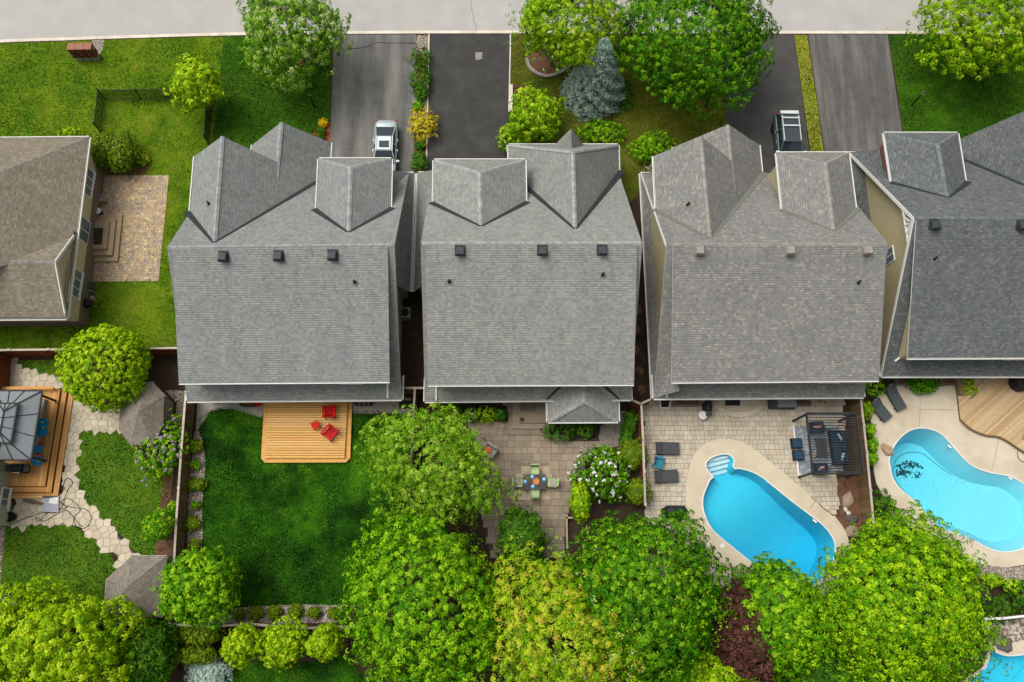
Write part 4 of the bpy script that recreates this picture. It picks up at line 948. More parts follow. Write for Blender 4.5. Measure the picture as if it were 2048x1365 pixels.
# ---- third grey house (taupe flecked)
H3 = main_house('grey_roof_house', 'taupe-flecked grey shingled house behind the oval blue pool', 'sh3', 'tan', ((1333, 490), (1778, 490)), 9.09, ((1308, 797), (1728, 794)), (1530, 347),
                ((1345, 494), (1772, 492), (1343.5, 764), (1758, 760.5)), vents=[B1(620, 1105), B1(1330, 1105), B1(1937, 1103)], ventmat='vent_t', pipes=[B5(1625, 362)])
_f = M['flash']; M['flash'] = M['flash_l']
G3 = double_gable(H3, B1(715, 1012), B1(285, 778), B1(1118, 490), B1(265, 365), B1(640, 210), B1(870, 108), 6.0, B1(1095, 275))
cross_gable(H3, B1(1690, 950), B1(1280, 782), B1(1855, 770), B1(1235, 340), B1(1800, 340), hip=.72, name='hipped_dormer')
M['flash'] = _f
side_skirt(H3, (1281, 347), (1305, 797), 'L', wid=1.25)
pp = plane(G3['vl'], G3['v0'], G3['a1']); pipe_vent(H3['h'], RP(B1(535, 748), pp), pp)
# ---- fourth house (right edge)
H4 = main_house('slate_roof_house', 'dark slate shingled house with tan gable wall at the right edge', 'sh4', 'tan', ((1829, 437), (2330, 437)), 9.56, ((1763, 752.5), (2260, 752.5)), (1735, 306),
                ((1831, 441), (2325, 441), (1815, 716), (2290, 714)), vents=[B2(535, 540), B2(945, 543)], pipes=[B2(538, 703)])
cross_gable(H4, B2(605, 412), B2(338, 338), B2(684, 335), B2(303, 110), B2(648, 110), hip=.72, name='hipped_dormer', wallmat='redbrick')
_q = P(1918, 279, 3.3); _fp = H4['front']
def onfront(x, z): y = (_fp[1] - _fp[0].x * x - _fp[0].z * z) / _fp[0].y; return V3((x, y, z))
cross_gable(H4, onfront(_q.x + 3.6, 8.9), onfront(_q.x, 3.3), onfront(_q.x + 7.2, 3.3), _q, V3((_q.x + 7.2, _q.y, 3.3)), apex=V3((_q.x + 3.6, _q.y, 8.9)), name='front_gable')
side_skirt(H4, (1688, 306), (1712, 470), 'L', wid=1.4)
# white bargeboard and truss in the gable of the fourth house
bb = MB(); x = H4['RL'].x - .03
bb.bar(H4['FL'] + V3((-.03, 0, -.1)), H4['RL'] + V3((-.03, 0, -.1)), .22, .05, up=(-1, 0, 0)); bb.bar(H4['RL'] + V3((-.03, 0, -.1)), H4['EL'] + V3((-.03, 0, -.1)), .22, .05, up=(-1, 0, 0)); bb.build('bargeboard', 'white', H4['h'])
tr_ = MB(); R4 = H4['RL']; 
for a, b in (((-1.2, -1.15), (1.2, -1.15)), ((0, -1.15), (0, -.3)), ((-.6, -1.15), (0, -.5)), ((.6, -1.15), (0, -.5))): tr_.bar(R4 + V3((.02, a[0], a[1])), R4 + V3((.02, b[0], b[1])), .1, .12, up=(-1, 0, 0))
tr_.build('gable_truss', 'white', H4['h'])
bb = MB(); bb.bar(H3['FL'] + V3((-.03, 0, -.1)), H3['RL'] + V3((-.03, 0, -.1)), .2, .05, up=(-1, 0, 0)); bb.build('bargeboard', 'white', H3['h'])
window(H4['h'], (H4['xl'] - .02, P(*B2(338, 690), 5.2).y, 5.2), 1.0, 1.3, (-1, 0, 0), 2)
one('wall_light', MB().box(P(*B2(381, 668), 6.4), (.2, .16, .25)), 'white', 'small white fixture high on the tan gable wall', 'light')
for H, n_ in ((H1, 4), (H2, 3), (H3, 4), (H4, 4)): # rear doors, windows, front garage doors
    w_ = H['xr'] - H['xl']
    window(H['h'], (H['xl'] + w_ * .5, H['yb'] - .02, 1.12), 2.4, 2.0, (0, -1, 0), 2, name='patio_door', door=True)
    window(H['h'], (H['xl'] + w_ * .18, H['yb'] - .02, 1.5), 1.5, 1.2, (0, -1, 0), 2)
# white downspouts lying down the rear skirts
for H, a, b in ((H1, (1690, 1158), (1690, 1276)), ):
    q0, q1 = RP(B3(*a), H['back']), RP(B3(*b), H['back']); MB().bar(q0 + V3((0, 0, .07)), q1 + V3((0, 0, .07)), .11, .08).build('downspout', 'white', H['h'])
q0, q1 = RP(B4(316, 1064), H2['back']), RP(B4(316, 1165), H2['back']); MB().bar(q0 + V3((0, 0, .07)), q1 + V3((0, 0, .07)), .11, .08).build('downspout', 'white', H2['h'])
q0, q1 = RP(B5(340, 1032), H3['back']), RP(B5(316, 1145), H3['back']); MB().bar(q0 + V3((0, 0, .07)), q1 + V3((0, 0, .07)), .11, .08).build('downspout', 'white', H3['h'])
q0, q1 = RP(B2(410, 1140), H4['back']), RP(B2(350, 1184), H4['back']); MB().bar(q0 + V3((0, 0, .07)), q1 + V3((0, 0, .07)), .11, .08).build('downspout', 'white', H4['h'])
# satellite dish on the third house
t = thing('satellite_dish', 'small grey satellite dish on the taupe roof corner', 'satellite dish', P(*A4(285, 1290), 2.9))
sdp = P(*A4(280, 1285), 3.3); mb = MB(); mb.lathe([(.02, 0), (.2, .03), (.3, .08), (.32, .1), (.3, .1), (.2, .05), (.02, .02)], (0, 0, 0), 16)
dsh = mb.build('dish', 'greyfab', t); dsh.location = sdp; dsh.rotation_euler = (math.radians(55), 0, math.radians(140))
MB().tube([sdp - V3((0, 0, .75)), sdp], .03, 6).tube([sdp, sdp + V3((.35, .25, .25))], .02, 6).build('arm', 'steel', t)
# ---- brown-roofed house at the left edge
hz = 3.4; NE, SE = P(178, 275, hz), P(133, 637, hz); NW, SW = P(-260, 279, hz), P(-260, 640, hz)
h0 = thing('brown_roof_house', 'brown shingled house with cream upper wall at the left edge', 'house', (NE.x - 4, 22, 0))
hp = P(0, 345, 6.0); hd_ = (hp - NE); hipE = NE + hd_ * 1.75; gp = P(*A6(330, 845), 5.4); gl, gr = P(*A6(440, 690), 3.75), P(*A6(388, 1150), 3.75)
vj = P(*A6(60, 850), 5.4); gp2 = V3((vj.x, gp.y, 5.4))
mb = MB(); mb.slab([NW, hipE, NE]) if False else mb.slab([NE, NW, V3((NW.x, hipE.y, hipE.z)), hipE])
gl_e = V3((SE.x + (NE.x - SE.x) * .45, gl.y, hz)); slE = (hipE.z - hz) / (NE.x - hipE.x)
def zE(x): return hz + (gl_e.x - x) * slE
mb.slab([NE, hipE, V3((hipE.x, gp.y - 3, hipE.z)), V3((vj.x, gp.y, zE(vj.x))), V3((gl.x, gl.y, zE(gl.x))), V3((gl_e.x, gl.y, hz))])
mb.slab([gl, gp, gp2]); _sz = gr.z - (gr.y - SE.y) * (gp.z - gr.z) / (gp.y - gr.y); _se = V3((gr.x, SE.y, _sz)); mb.slab([gp2, gp, gr, _se, V3((SW.x, SE.y, _sz)), V3((SW.x, gp.y, 5.4))])
mb.slab([V3((gl_e.x, gl.y + .4, hz)), SE, V3((gr.x - .1, gr.y, 3.7)), V3((gl.x - .1, gl.y + .4, 3.75))], .12)
r0 = mb.build('roof', ['sh0', 'white'], h0, uv=True); caps(r0, NE, hipE, 'cap_sh0'); caps(r0, gp, gp2, 'cap_sh0')
bb = MB(); bb.bar(gl, gp, .22, .06, up=(1, 0, 0)); bb.bar(gp, gr, .22, .06, up=(1, 0, 0)); bb.build('bargeboard', 'white', h0)
MB().add([gl + V3((-.35, -.3, -.15)), gr + V3((-.35, .3, -.15)), gp + V3((-.35, 0, -.25)), gl + V3((-.6, -.3, -.15)), gr + V3((-.6, .3, -.15)), gp + V3((-.6, 0, -.25))], [(0, 1, 2), (3, 5, 4), (0, 2, 5, 3), (2, 1, 4, 5), (1, 0, 3, 4)]).build('gable_wall', 'cream', h0)
gutter(h0, SE, NE); gutter(h0, SW, SE); gutter(h0, NE, NW)
wb1, wb2 = P(200, 348), P(170, 654); xw = (NE.x + SE.x) / 2 - .45
wx0, wx1 = NE.x - .42, SE.x - .42; yn, ys = NE.y - .5, SE.y + .5
def wprism(off, z0, z1): return [V3((wx0 + off, yn, 0)), V3((-46, yn, 0)), V3((-46, ys, 0)), V3((wx1 + off, ys, 0))], z0, z1
MB().prism(*wprism(0, 1.15, 3.25)).build('upper_wall', 'cream', h0)
MB().prism(*wprism(.12, 0, 1.15)).build('stone_base', 'stonewall', h0, uv=True)
def onE(px, z): 
    p = P(*px, z); t_ = (p.y - ys) / (yn - ys); return V3((wx1 + (wx0 - wx1) * t_ + .03, p.y, z))
for (a, b), zc, hh, pn, nm in ((((545, 290), (508, 440)), 2.15, 1.3, 3, 'window'), (((462, 890), (438, 1045)), 2.15, 1.3, 3, 'window'), (((505, 585), (490, 715)), 2.0, 1.75, 2, 'patio_door')):
    pa, pb = onE(A6(*a), zc), onE(A6(*b), zc); window(h0, (pa + pb) / 2, abs(pa.y - pb.y), hh, ((wx0 - wx1) * 0 + 1, 0, 0), pn, name=nm, door=nm == 'patio_door')
# trim blocks
for (y0, y1) in (((470, 580), (0, 0)),): pass
ys0 = PL(A6, [(548, 560), (725, 560), (697, 838), (548, 838)])
t = thing('stone_steps', 'three-tier stone steps at the door of the brown-roofed house', 'steps', (ys0[0].x, ys0[0].y, 0))
for i, (q, z) in enumerate((([(545, 560), (725, 560), (697, 838), (535, 840)], .22), ([(545, 585), (686, 585), (664, 803), (537, 803)], .44), ([(545, 605), (646, 605), (630, 765), (540, 766)], .66))):
    MB().prism(PL(A6, q, z), 0, z).build('step', 'step0', t)
MB().prism(PL(A6, [(557, 642), (612, 642), (604, 740), (555, 740)], .67), .665, .69).build('door_mat', 'soil', t)
# ---- corner of the house at the lower left edge
h5 = thing('pale_green_house', 'corner of a pale green sided house at the lower left edge', 'house', (-36, 4.5, 0))
c5 = P(*B6(108, 1000)); d5 = P(*B6(50, 1340)); MB().prism([V3((c5.x - .3, c5.y + .6, 0)), V3((d5.x + .2, d5.y, 0)), V3((-50, d5.y, 0)), V3((-50, c5.y + .6, 0))], 0, 5.2).build('wall', 'palegreen', h5)
window(h5, ((c5.x + d5.x) / 2 + .03, P(*B6(66, 1165), .9).y, .9), 1.4, .8, (1, 0, 0), 2)
MB().slab([V3((c5.x + .3, c5.y + 1, 5.2)), V3((d5.x + .5, d5.y - .5, 5.2)), V3((-50, d5.y - .5, 8)), V3((-50, c5.y + 1, 8))]).build('roof', ['sh0', 'white'], h5, uv=True)

# ================================================================== FENCES
def fence(label, pts, h=1.8, mat='fence', cap='cap', bw=.145, post=2.4, name='board_fence', both=True):
    t = thing(name, label, 'fence', (pts[0].x, pts[0].y, 0))
    pts = [V3((p.x, p.y, 0)) for p in pts]
    for a, b in zip(pts, pts[1:]):
        d = b - a; L_ = d.length; dn = d.normalized(); s = V3((-dn.y, dn.x, 0)); rz = math.atan2(d.y, d.x); n = max(1, int(L_ / bw))
        for i in range(n):
            c = a + d * ((i + .5) / n); piece('board', mat, c + V3((0, 0, h / 2 - .02 + random.uniform(-.01, .01))) + s * random.uniform(-.004, .004), (L_ / n - .008, .02, h - .08), rz, t)
        np_ = max(1, round(L_ / post))
        for i in range(np_ + 1):
            c = a + d * (i / np_); piece('post', mat, c + V3((0, 0, h / 2)) + s * .06, (.1, .1, h), rz, t)
            piece('post_cap', cap, c + V3((0, 0, h + .05)) + s * .03, (.16, .16, .05), rz, t)
        for z in (.35, h - .35): piece('rail', mat, (a + b) / 2 + V3((0, 0, z)) + s * .03, (L_, .04, .09), rz, t)
        for i in range(np_): c0 = a + d * (i / np_); c1 = a + d * ((i + 1) / np_); piece('cap_rail', cap, (c0 + c1) / 2 + V3((0, 0, h)) + s * .02, (L_ / np_ - .01, .14, .04), rz, t)
    return t
fence('long weathered board fence with pale cap beside the pebble border', [P(371, 784, 1.8), P(361, 914, 1.8), P(352, 1040, 1.8), P(346, 1150, 1.8), P(332, 1345, 1.8)])
fence('red-brown board fence behind the round lime tree', [P(-60, 702, 1.8), P(175, 699, 1.8), P(357, 697, 1.8)], mat='fencer')
fence('weathered fence along the bottom pebble border', [P(338, 1250, 1.6), P(428, 1254, 1.6), P(500, 1248.7, 1.6), P(538, 1252.7, 1.6), P(602, 1258, 1.6), P(720, 1254, 1.6)], h=1.6)
fence('weathered fence behind the corner shed roof', [P(30, 1242, 1.6), P(150, 1246, 1.6), P(335, 1249, 1.6)], h=1.6)
fence('fence between the dark lawn and the slab patio', [P(829, 779, 1.8), P(825, 850, 1.8), P(818, 1000, 1.8)])
fence('short fence closing the gap between first and second grey house', [P(803, 777, 1.8), P(852, 777, 1.8)])
fence('board fence between the slab patio and the blue pool patio', [P(1282, 808, 1.8), P(1285.5, 880, 1.8), P(1290, 1010, 1.8)], mat='fencer')
fence('angled gate boards between second and third grey house', [P(1262, 800, 1.8), P(1281, 809, 1.8), P(1307, 797, 1.8)], mat='fencer')
fence('board fence behind the black pergola', [P(1721, 797, 1.8), P(1733, 905, 1.8), P(1748, 1060, 1.8)])
fence('white capped fence above the bottom right pool', [P(1955, 1239, 1.5), P(2004, 1238, 1.5), P(2060, 1232, 1.5)], h=1.5, cap='white')
fence('dark timber fence edging the yard at the left edge', [P(-8, 702, 1.8), P(-12, 775, 1.8)], mat='fencer')
# black metal picket fence
t = thing('metal_picket_fence', 'black metal picket fence on the light lawn by the young tree', 'fence', P(211, 200))
runs = [(P(211, 200), P(428, 199)), (P(211, 200), P(203, 266)), (P(428, 199), P(419, 290))]
for a, b in runs:
    d = b - a; L_ = d.length; n = int(L_ / .10); rz = math.atan2(d.y, d.x); mb = MB()
    for i in range(n): c = a + d * ((i + .5) / n); mb.box((c.x, c.y, .68), (.034, .034, 1.2), rz)
    mb.build('pickets', 'black', t)['kind'] = 'stuff'
    m_ = max(1, round(L_ / 2.5))
    for i in range(m_ + 1): c = a + d * (i / m_); piece('post', 'black', (c.x, c.y, .72), (.07, .07, 1.44), rz, t)
    for z in (.12, 1.28): piece('rail', 'black', (a + b) / 2 + V3((0, 0, z)), (L_, .035, .04), rz, t)

# ================================================================== STREET FRONT OBJECTS
t = thing('community_mailbox', 'brown community mailbox with three cabinets by the kerb', 'mailbox', P(175, 122))
b0, b1 = P(*A1(578, 470)), P(*A1(758, 465)); ww = (b1 - b0) / 3; dpt = .55
for i in range(3):
    c = b0 + ww * (i + .5) + V3((0, dpt / 2, 0)); wd = ww.length - .03
    MB().box((c.x, c.y, .22), (wd - .04, dpt - .08, .44)).build('pedestal', 'steel', t)
    k = MB().box((c.x, c.y, .95), (wd, dpt, 1.02)).build('cabinet', 'mailb', t); MB().box((c.x, c.y, 1.475), (wd + .01, dpt + .04, .03)).build('top', 'mailt', k)
    for zz in (1.2, .75): MB().box((c.x - wd * .3, c.y - dpt / 2 - .005, zz), (.07, .02, .05)).build('lock', 'pink', k)
    MB().box((c.x, c.y - dpt / 2 - .006, .72), (wd - .08, .02, .02)).build('door_seam', 'black', k)
MB().box((b1.x + .012, b1.y + dpt / 2, 1.2), (.012, .2, .1)).build('label_plate', 'white', t)
def lamp(label, base, h):
    t = thing('lamp_post', label, 'lamp post', base, group='garden lamp posts'); b = V3(base)
    MB().lathe([(.09, 0), (.09, .05), (.055, .1), (.05, h - .25), (.06, h - .22)], b, 10).build('pole', 'black', t)
    MB().lathe([(.08, h - .2), (.14, h), (.14, h + .01)], b, 6).build('lantern', 'greyfab', t); MB().lathe([(.12, h + .01), (.02, h + .1)], b, 6).build('lantern_cap', 'black', t)
lamp('black lamp post with pale lantern on the dark front lawn', P(629.2, 214.9), 1.75)
lamp('black lamp post under the big street maple', P(1411, 213.7), 1.7)
lamp('black lamp post on the lawn at the far right', P(1823, 211.8), 1.75)
# cars
def car(label, loc, rz, kind):
    t = thing('parked_car', label, 'car'); W_ = .9 if kind == 'sedan' else .94; Lh = 2.35; pm = 'silver' if kind == 'sedan' else 'suvp'
    if kind == 'sedan':
        st = [(-2.35, .66, .45, .66, .62), (-2.2, .82, .30, .72, .74), (-1.5, .89, .24, .80, .86), (-.95, .9, .24, .86, .93), (0, .9, .24, .88, .95), (1.25, .9, .24, .9, .98), (1.95, .88, .26, .92, 1.0), (2.25, .82, .32, .90, .99), (2.36, .7, .45, .8, .9)]
        gh = [(-1.25, .80, .90), (-.45, .6, 1.36), (.75, .6, 1.40), (1.75, .74, .98)]; zr = 1.42
    else:
        st = [(-2.35, .70, .55, .8, .75), (-2.22, .86, .36, .88, .9), (-1.5, .93, .28, .98, 1.05), (-1.0, .94, .28, 1.02, 1.1), (0, .94, .28, 1.05, 1.1), (1.4, .94, .28, 1.08, 1.12), (2.1, .92, .32, 1.1, 1.12), (2.3, .88, .40, 1.05, 1.1), (2.38, .8, .5, .9, 1.0)]
        gh = [(-1.2, .84, 1.08), (-.45, .68, 1.6), (1.75, .66, 1.66), (2.22, .8, 1.14)]; zr = 1.66
    mb = MB(); n = 10
    for y, w, zb, zs, zt in st:
        mb.v += [(-w * .9, y, zb), (-w, y, zb + .14), (-w, y, zs - .12), (-w * .95, y, zs), (-w * .75, y, zt), (w * .75, y, zt), (w * .95, y, zs), (w, y, zs - .12), (w, y, zb + .14), (w * .9, y, zb)]
    for i in range(len(st) - 1):
        for k in range(n): mb.f.append([i * n + k, i * n + (k + 1) % n, (i + 1) * n + (k + 1) % n, (i + 1) * n + k]); mb.m.append(1 if k in (0, 1, 7, 8, 9) else 0); mb.c.append(0)
    mb.f += [list(range(n)), list(range(len(st) * n - 1, len(st) * n - n - 1, -1))]; mb.m += [0, 0]; mb.c += [0, 0]
    body = mb.build('body', [pm, 'teal'], t, smooth=True)
    sb = body.modifiers.new('round', 'SUBSURF'); sb.levels = 1; sb.render_levels = 2
    (y0, w0, z0), (y1, w1, z1), (y2, w2, z2), (y3, w3, z3) = gh; rise = .03
    roof = MB(); roof.add([(-w1, y1, z1), (w1, y1, z1), (w2, y2, z2), (-w2, y2, z2), (-w1 * .8, y1 + .08, z1 + .05), (w1 * .8, y1 + .08, z1 + .05), (w2 * .8, y2 - .08, z2 + .05), (-w2 * .8, y2 - .08, z2 + .05)], [(4, 5, 6, 7), (0, 1, 5, 4), (1, 2, 6, 5), (2, 3, 7, 6), (3, 0, 4, 7)])
    for s in (-1, 1): # pillars
        for (a, b) in (((s * w0, y0, z0), (s * w1, y1, z1)), ((s * w3, y3, z3), (s * w2, y2, z2)), ((s * (w0 + .06), (y1 + y2) / 2, z0 - .02), (s * w1 * 1.0, (y1 + y2) / 2, z1))): roof.bar(a, b, .07, .06)
        roof.bar((s * w1, y1, z1), (s * w2, y2, z2), .06, .05)
    roof.build('roof', pm, t)
    wl = W_ * .86
    MB().add([(-w0, y0, z0), (w0, y0, z0), (w1, y1, z1), (-w1, y1, z1)], [(0, 1, 2, 3)]).build('windscreen', 'glass', t)
    MB().add([(-w3, y3, z3), (w3, y3, z3), (w2, y2, z2), (-w2, y2, z2)], [(3, 2, 1, 0)]).build('rear_window', 'glass', t)
    for s in (-1, 1):
        MB().add([(s * w0, y0, z0), (s * w3, y3, z3), (s * w2, y2, z2), (s * w1, y1, z1)], [(0, 1, 2, 3)]).build('side_window', 'glass', t)
        MB().box((s * (W_ + .1), y0 + .12, z0 + .1), (.22, .16, .14)).build('mirror', pm if kind == 'sedan' else 'suvtrim', t)
        for yy in (-.1, .75): MB().box((s * (W_ + .005), yy, z0 - .12), (.03, .18, .03)).build('door_handle', 'chrome', t)
        for yy in (-1.45, 1.4):
            wh = MB().lathe([(.2, -.1), (.33, -.1), (.34, 0), (.33, .1), (.2, .1)], (0, 0, 0), 18).build('wheel', 'tyre', t); wh.location = (s * (W_ - .11), yy, .34); wh.rotation_euler = (0, math.pi / 2, 0)
            rm = MB().lathe([(.2, -.09), (.2, .09), (.05, .1)], (0, 0, 0), 12).build('rim', 'chrome', wh)
        MB().box((s * .62, 2.33, .82 if kind == 'sedan' else 1.0), (.3, .08, .14)).build('tail_light', 'lightred', t); MB().box((s * .6, -2.27, .62 if kind == 'sedan' else .78), (.32, .1, .12)).build('headlight', 'glass2', t)
    if kind == 'sedan': MB().box((0, .05, zr + .05), (.72, .5, .02)).build('sunroof', 'sunroof', t)
    else:
        MB().box((0, .55, zr + .045), (1.16, 2.1, .02)).build('sunroof', 'sunroof', t)
        for s in (-1, 1): MB().bar((s * .62, -.4, zr + .09), (s * .62, 1.7, zr + .11), .05, .06).build('roof_rail', 'suvtrim', t)
        for yy in (.8, 1.45): MB().bar((-.66, yy, zr + .16), (.66, yy, zr + .16), .1, .04).build('crossbar', 'suvtrim', t)
        MB().bar((-.68, 2.0, zr + .03), (.68, 2.0, zr + .03), .26, .05).build('spoiler', 'suvtrim', t)  # pale colour stands in for sky reflected in the spoiler
    t.location = loc; t.rotation_euler = (0, 0, rz); return t
cs = P(770, 290, .9); car('silver sedan with sunroof parked on the worn driveway', (cs.x, P(769, 241, .9).y - 2.35, .012), 0, 'sedan')
cs = P(1580, 262, 1.4); car('dark green suv with pale roof crossbars parked on the dark driveway', (cs.x, P(1580, 220, 1.55).y - 2.3, .012), 0, 'suv')

# ================================================================== DECKS, SHEDS AND GAZEBO
def deck1():
    z = .42; q = PL(B7, [(895, 180), (1612, 180), (1592, 714), (865, 714)], z); t = thing('cedar_deck', 'bright new cedar deck with red chairs', 'deck', (q[3].x, q[3].y, 0))
    o_ = PL(B7, [(858, 175), (1658, 175), (1640, 712), (1600, 752), (862, 754), (828, 712)], z - .17)
    MB().prism(o_, 0, z - .17).build('border_step', 'deckr', t)
    x0, x1 = (q[0].x + q[3].x) / 2, (q[1].x + q[2].x) / 2; y1, y0 = q[0].y + .3, q[3].y; n = 25; bh = (y1 - y0) / n
    MB().box(((x0 + x1) / 2, (y0 + y1) / 2, z / 2 - .03), (x1 - x0 - .06, y1 - y0 - .06, z - .06)).build('frame', 'fence', t)
    for i in range(n): piece('board', 'deckw', ((x0 + x1) / 2, y0 + bh * (i + .5), z - .02), (x1 - x0, bh - .034, .04), 0, t)
    return z
dz1 = deck1()
def adirondack(label, px, rz, z, mat):
    t = thing('adirondack_chair', label, 'chair', group='red deck chairs')
    for i in range(6): MB().bar((-.25 + .1 * i, -.32, .36), (-.25 + .1 * i, .22, .26), .085, .02).build('seat_slat', mat, t)
    for i in range(6):
        MB().bar((-.25 + .1 * i, .2, .26), (-.25 + .1 * i + (i - 2.5) * .02, .5, .92 - .03 * abs(i - 2.5)), .085, .02, up=(0, 1, 0)).build('back_slat', mat, t)
    for s in (-1, 1):
        MB().bar((s * .36, -.4, .56), (s * .36, .42, .56), .14, .03).build('armrest', mat, t)
        MB().bar((s * .34, -.34, 0), (s * .34, -.34, .55), .05, .1).build('front_leg', mat, t); MB().bar((s * .31, -.36, .3), (s * .31, .5, .03), .05, .1).build('rear_leg', mat, t)
    MB().bar((-.3, -.33, .33), (.3, -.33, .33), .03, .1).build('front_rail', mat, t)
    p = P(*px, z + .4); t.location = (p.x, p.y, z); t.rotation_euler = (0, 0, rz); return t
adirondack('red slatted chair near the house wall on the cedar deck', B7(1448, 285), math.radians(183), dz1, 'red')
adirondack('faded red slatted chair turned towards the small red table', B7(1450, 485), math.radians(-38), dz1, 'red2')
t = thing('side_table', 'small red slatted table between the red chairs', 'table', group=None)
for i in range(5): MB().box((-.2 + .1 * i, 0, .44), (.085, .5, .025)).build('top_slat', 'red', t)
for sx in (-1, 1):
    for sy in (-1, 1): MB().box((sx * .19, sy * .19, .215), (.05, .05, .43)).build('leg', 'red', t)
p = P(*B7(1322, 412), dz1 + .4); t.location = (p.x, p.y, dz1); t.rotation_euler = (0, 0, .5)
one('flower_pot', MB().lathe([(.13, 0), (.2, .36), (.22, .36), (.22, .4), (.19, .4), (.17, .34)], P(*B7(812, 225)), 14), 'red', 'small bright red pot under the eave beside the cedar deck', 'pot')
# window wells by the first house
for lab, cc in (('curved steel window well left of the cedar deck', (730, 222)), ('curved steel window well right of the cedar deck', (1770, 215))):
    a = P(*B7(cc[0] - 100, 190)); b = P(*B7(cc[0] + 100, 190)); d_ = P(*B7(*cc)).y - .25; t = thing('window_well', lab, 'window well', a)
    cv = spline([a, V3((a.x, d_ + .25, 0)), V3((a.x + .3, d_, 0)), V3((b.x - .3, d_, 0)), V3((b.x, d_ + .25, 0)), b], 5, False)
    mb = MB()
    for p, q in zip(cv, cv[1:]): mb.bar(p + V3((0, 0, .1)), q + V3((0, 0, .1)), .05, .2)
    mb.build('rim', 'steel', t); MB().sheet(cv, z=.03).build('well_floor', 'mulch', t)
    if cc[0] > 1000:
        for k in range(3): x = a.x + (b.x - a.x) * (.3 + .2 * k); MB().bar((x, a.y + .2, .22), (x, d_ + .05, .22), .05, .03).build('rung', 'steel', t)
# orange deck of the left yard
z5 = .5
q = [P(*B6(x, y), z5) for x, y in ((-200, 445), (392, 452), (332, 1082), (120, 1082), (-200, 1050))]
t5 = thing('orange_deck', 'orange stained wood deck carrying the gazebo at the left', 'deck', (q[2].x, q[2].y, 0))
x0 = q[0].x; yt = q[1].y
xr5 = q[1].x; yb5 = q[2].y; n = int((xr5 - x0) / .14)
MB().prism([V3((xr5 - .06, yt - .05, 0)), V3((x0, yt - .05, 0)), V3((x0, yb5 + .05, 0)), V3((xr5 - .06, yb5 + .05, 0))], 0, z5 - .05).build('frame', 'fencer', t5)
for i in range(n):
    x = xr5 - (i + .5) * .14
    if x < -36.2: break
    piece('board', 'deck5', (x, (yt + yb5) / 2, z5 - .02), (.132, yt - yb5, .04), 0, t5)
for k, zz in ((1, z5 - .17), (2, z5 - .34)):
    o1, o2 = xr5 + .38 * k, yb5 - .38 * k
    for j in range(2):
        piece('tread', 'deck5', (xr5 + .38 * (k - 1) + .1 + .18 * j, (yt + o2) / 2, zz - .02), (.172, yt - o2, .04), 0, t5)
        piece('tread', 'deck5', ((xr5 - 4.2 + o1 - .38) / 2, yb5 - .38 * (k - 1) - .1 - .18 * j, zz - .02), (o1 - .38 - xr5 + 4.2, .172, .04), 0, t5)
    MB().prism([V3((o1 - .04, yt - .02, 0)), V3((xr5 - .06, yt - .02, 0)), V3((xr5 - .06, o2 + .04, 0)), V3((o1 - .04, o2 + .04, 0))], 0, zz - .045).build('riser', 'fencer', t5)
    MB().prism([V3((o1 - .05, yb5 - .02, 0)), V3((xr5 - 4.2, yb5 - .02, 0)), V3((xr5 - 4.2, o2 + .04, 0)), V3((o1 - .05, o2 + .04, 0))], 0, zz - .046).build('riser', 'fencer', t5)
mb = MB(); mb.bar(P(*B6(-150, 447), z5 + .45), P(*B6(345, 441), z5 + .45), .2, .06); mb.build('bench_rail', 'deck5', t5)
for x in (-100, 60, 200, 335): a = P(*B6(x, 444), z5 + .45); MB().bar((a.x, a.y, z5), (a.x, a.y, z5 + .42), .1, .1).build('rail_post', 'deck5', t5)
# gazebo
gz = 2.1 + z5; TR, BR = P(*B6(262, 462), gz), P(*B6(216, 912), gz); cxg = P(10, 845, gz + .7).x; 
xr_ = (TR.x + BR.x) / 2; xl_ = 2 * cxg - xr_; yt_, yb_ = TR.y, BR.y; hw, hh_ = (xr_ - xl_) / 2, (yt_ - yb_) / 2; cg = V3((cxg, (yt_ + yb_) / 2, 0))
tg = thing('garden_gazebo', 'grey two-tier metal gazebo with dark ribs on the orange deck', 'gazebo', (cg.x, cg.y, z5))
def tier(a, b, z0, z1, ridge, name):
    c = [V3((cg.x + sx * a, cg.y + sy * b, z0)) for sx, sy in ((-1, -1), (1, -1), (1, 1), (-1, 1))]; r0, r1 = V3((cg.x, cg.y - ridge, z1)), V3((cg.x, cg.y + ridge, z1))
    MB().slab([c[0], c[1], r0], .05, 0, 1).slab([c[1], c[2], r1, r0], .05, 0, 1).slab([c[2], c[3], r1], .05, 0, 1).slab([c[3], c[0], r0, r1], .05, 0, 1).build(name, ['gazebo', 'gazrib'], tg)
    mb = MB()
    for p, q in ((c[0], r0), (c[1], r0), (c[2], r1), (c[3], r1), (r0, r1)): mb.bar(p + V3((0, 0, .03)), q + V3((0, 0, .03)), .07, .04)
    for f_ in (-.33, .33):
        mb.bar(V3((cg.x + a, cg.y + b * f_, z0 + .03)), V3((cg.x, cg.y + ridge * f_ * 1.2, z1 + .03)), .045, .03); mb.bar(V3((cg.x - a, cg.y + b * f_, z0 + .03)), V3((cg.x, cg.y + ridge * f_ * 1.2, z1 + .03)), .045, .03)
    for s in (-1, 1):
        mb.bar(V3((cg.x + a * .3, cg.y + s * b, z0 + .03)), V3((cg.x, cg.y + s * ridge, z1 + .03)), .045, .03); mb.bar(V3((cg.x - a * .3, cg.y + s * b, z0 + .03)), V3((cg.x, cg.y + s * ridge, z1 + .03)), .045, .03)
    for i in range(4): mb.bar(c[i], c[(i + 1) % 4], .09, .09)
    mb.build('ribs', 'gazrib', tg)
tier(hw, hh_, gz, gz + .75, hh_ - hw * .85, 'roof_panel'); tier(hw * .38, hh_ * .56, gz + .72, gz + 1.0, hh_ * .3, 'top_roof')
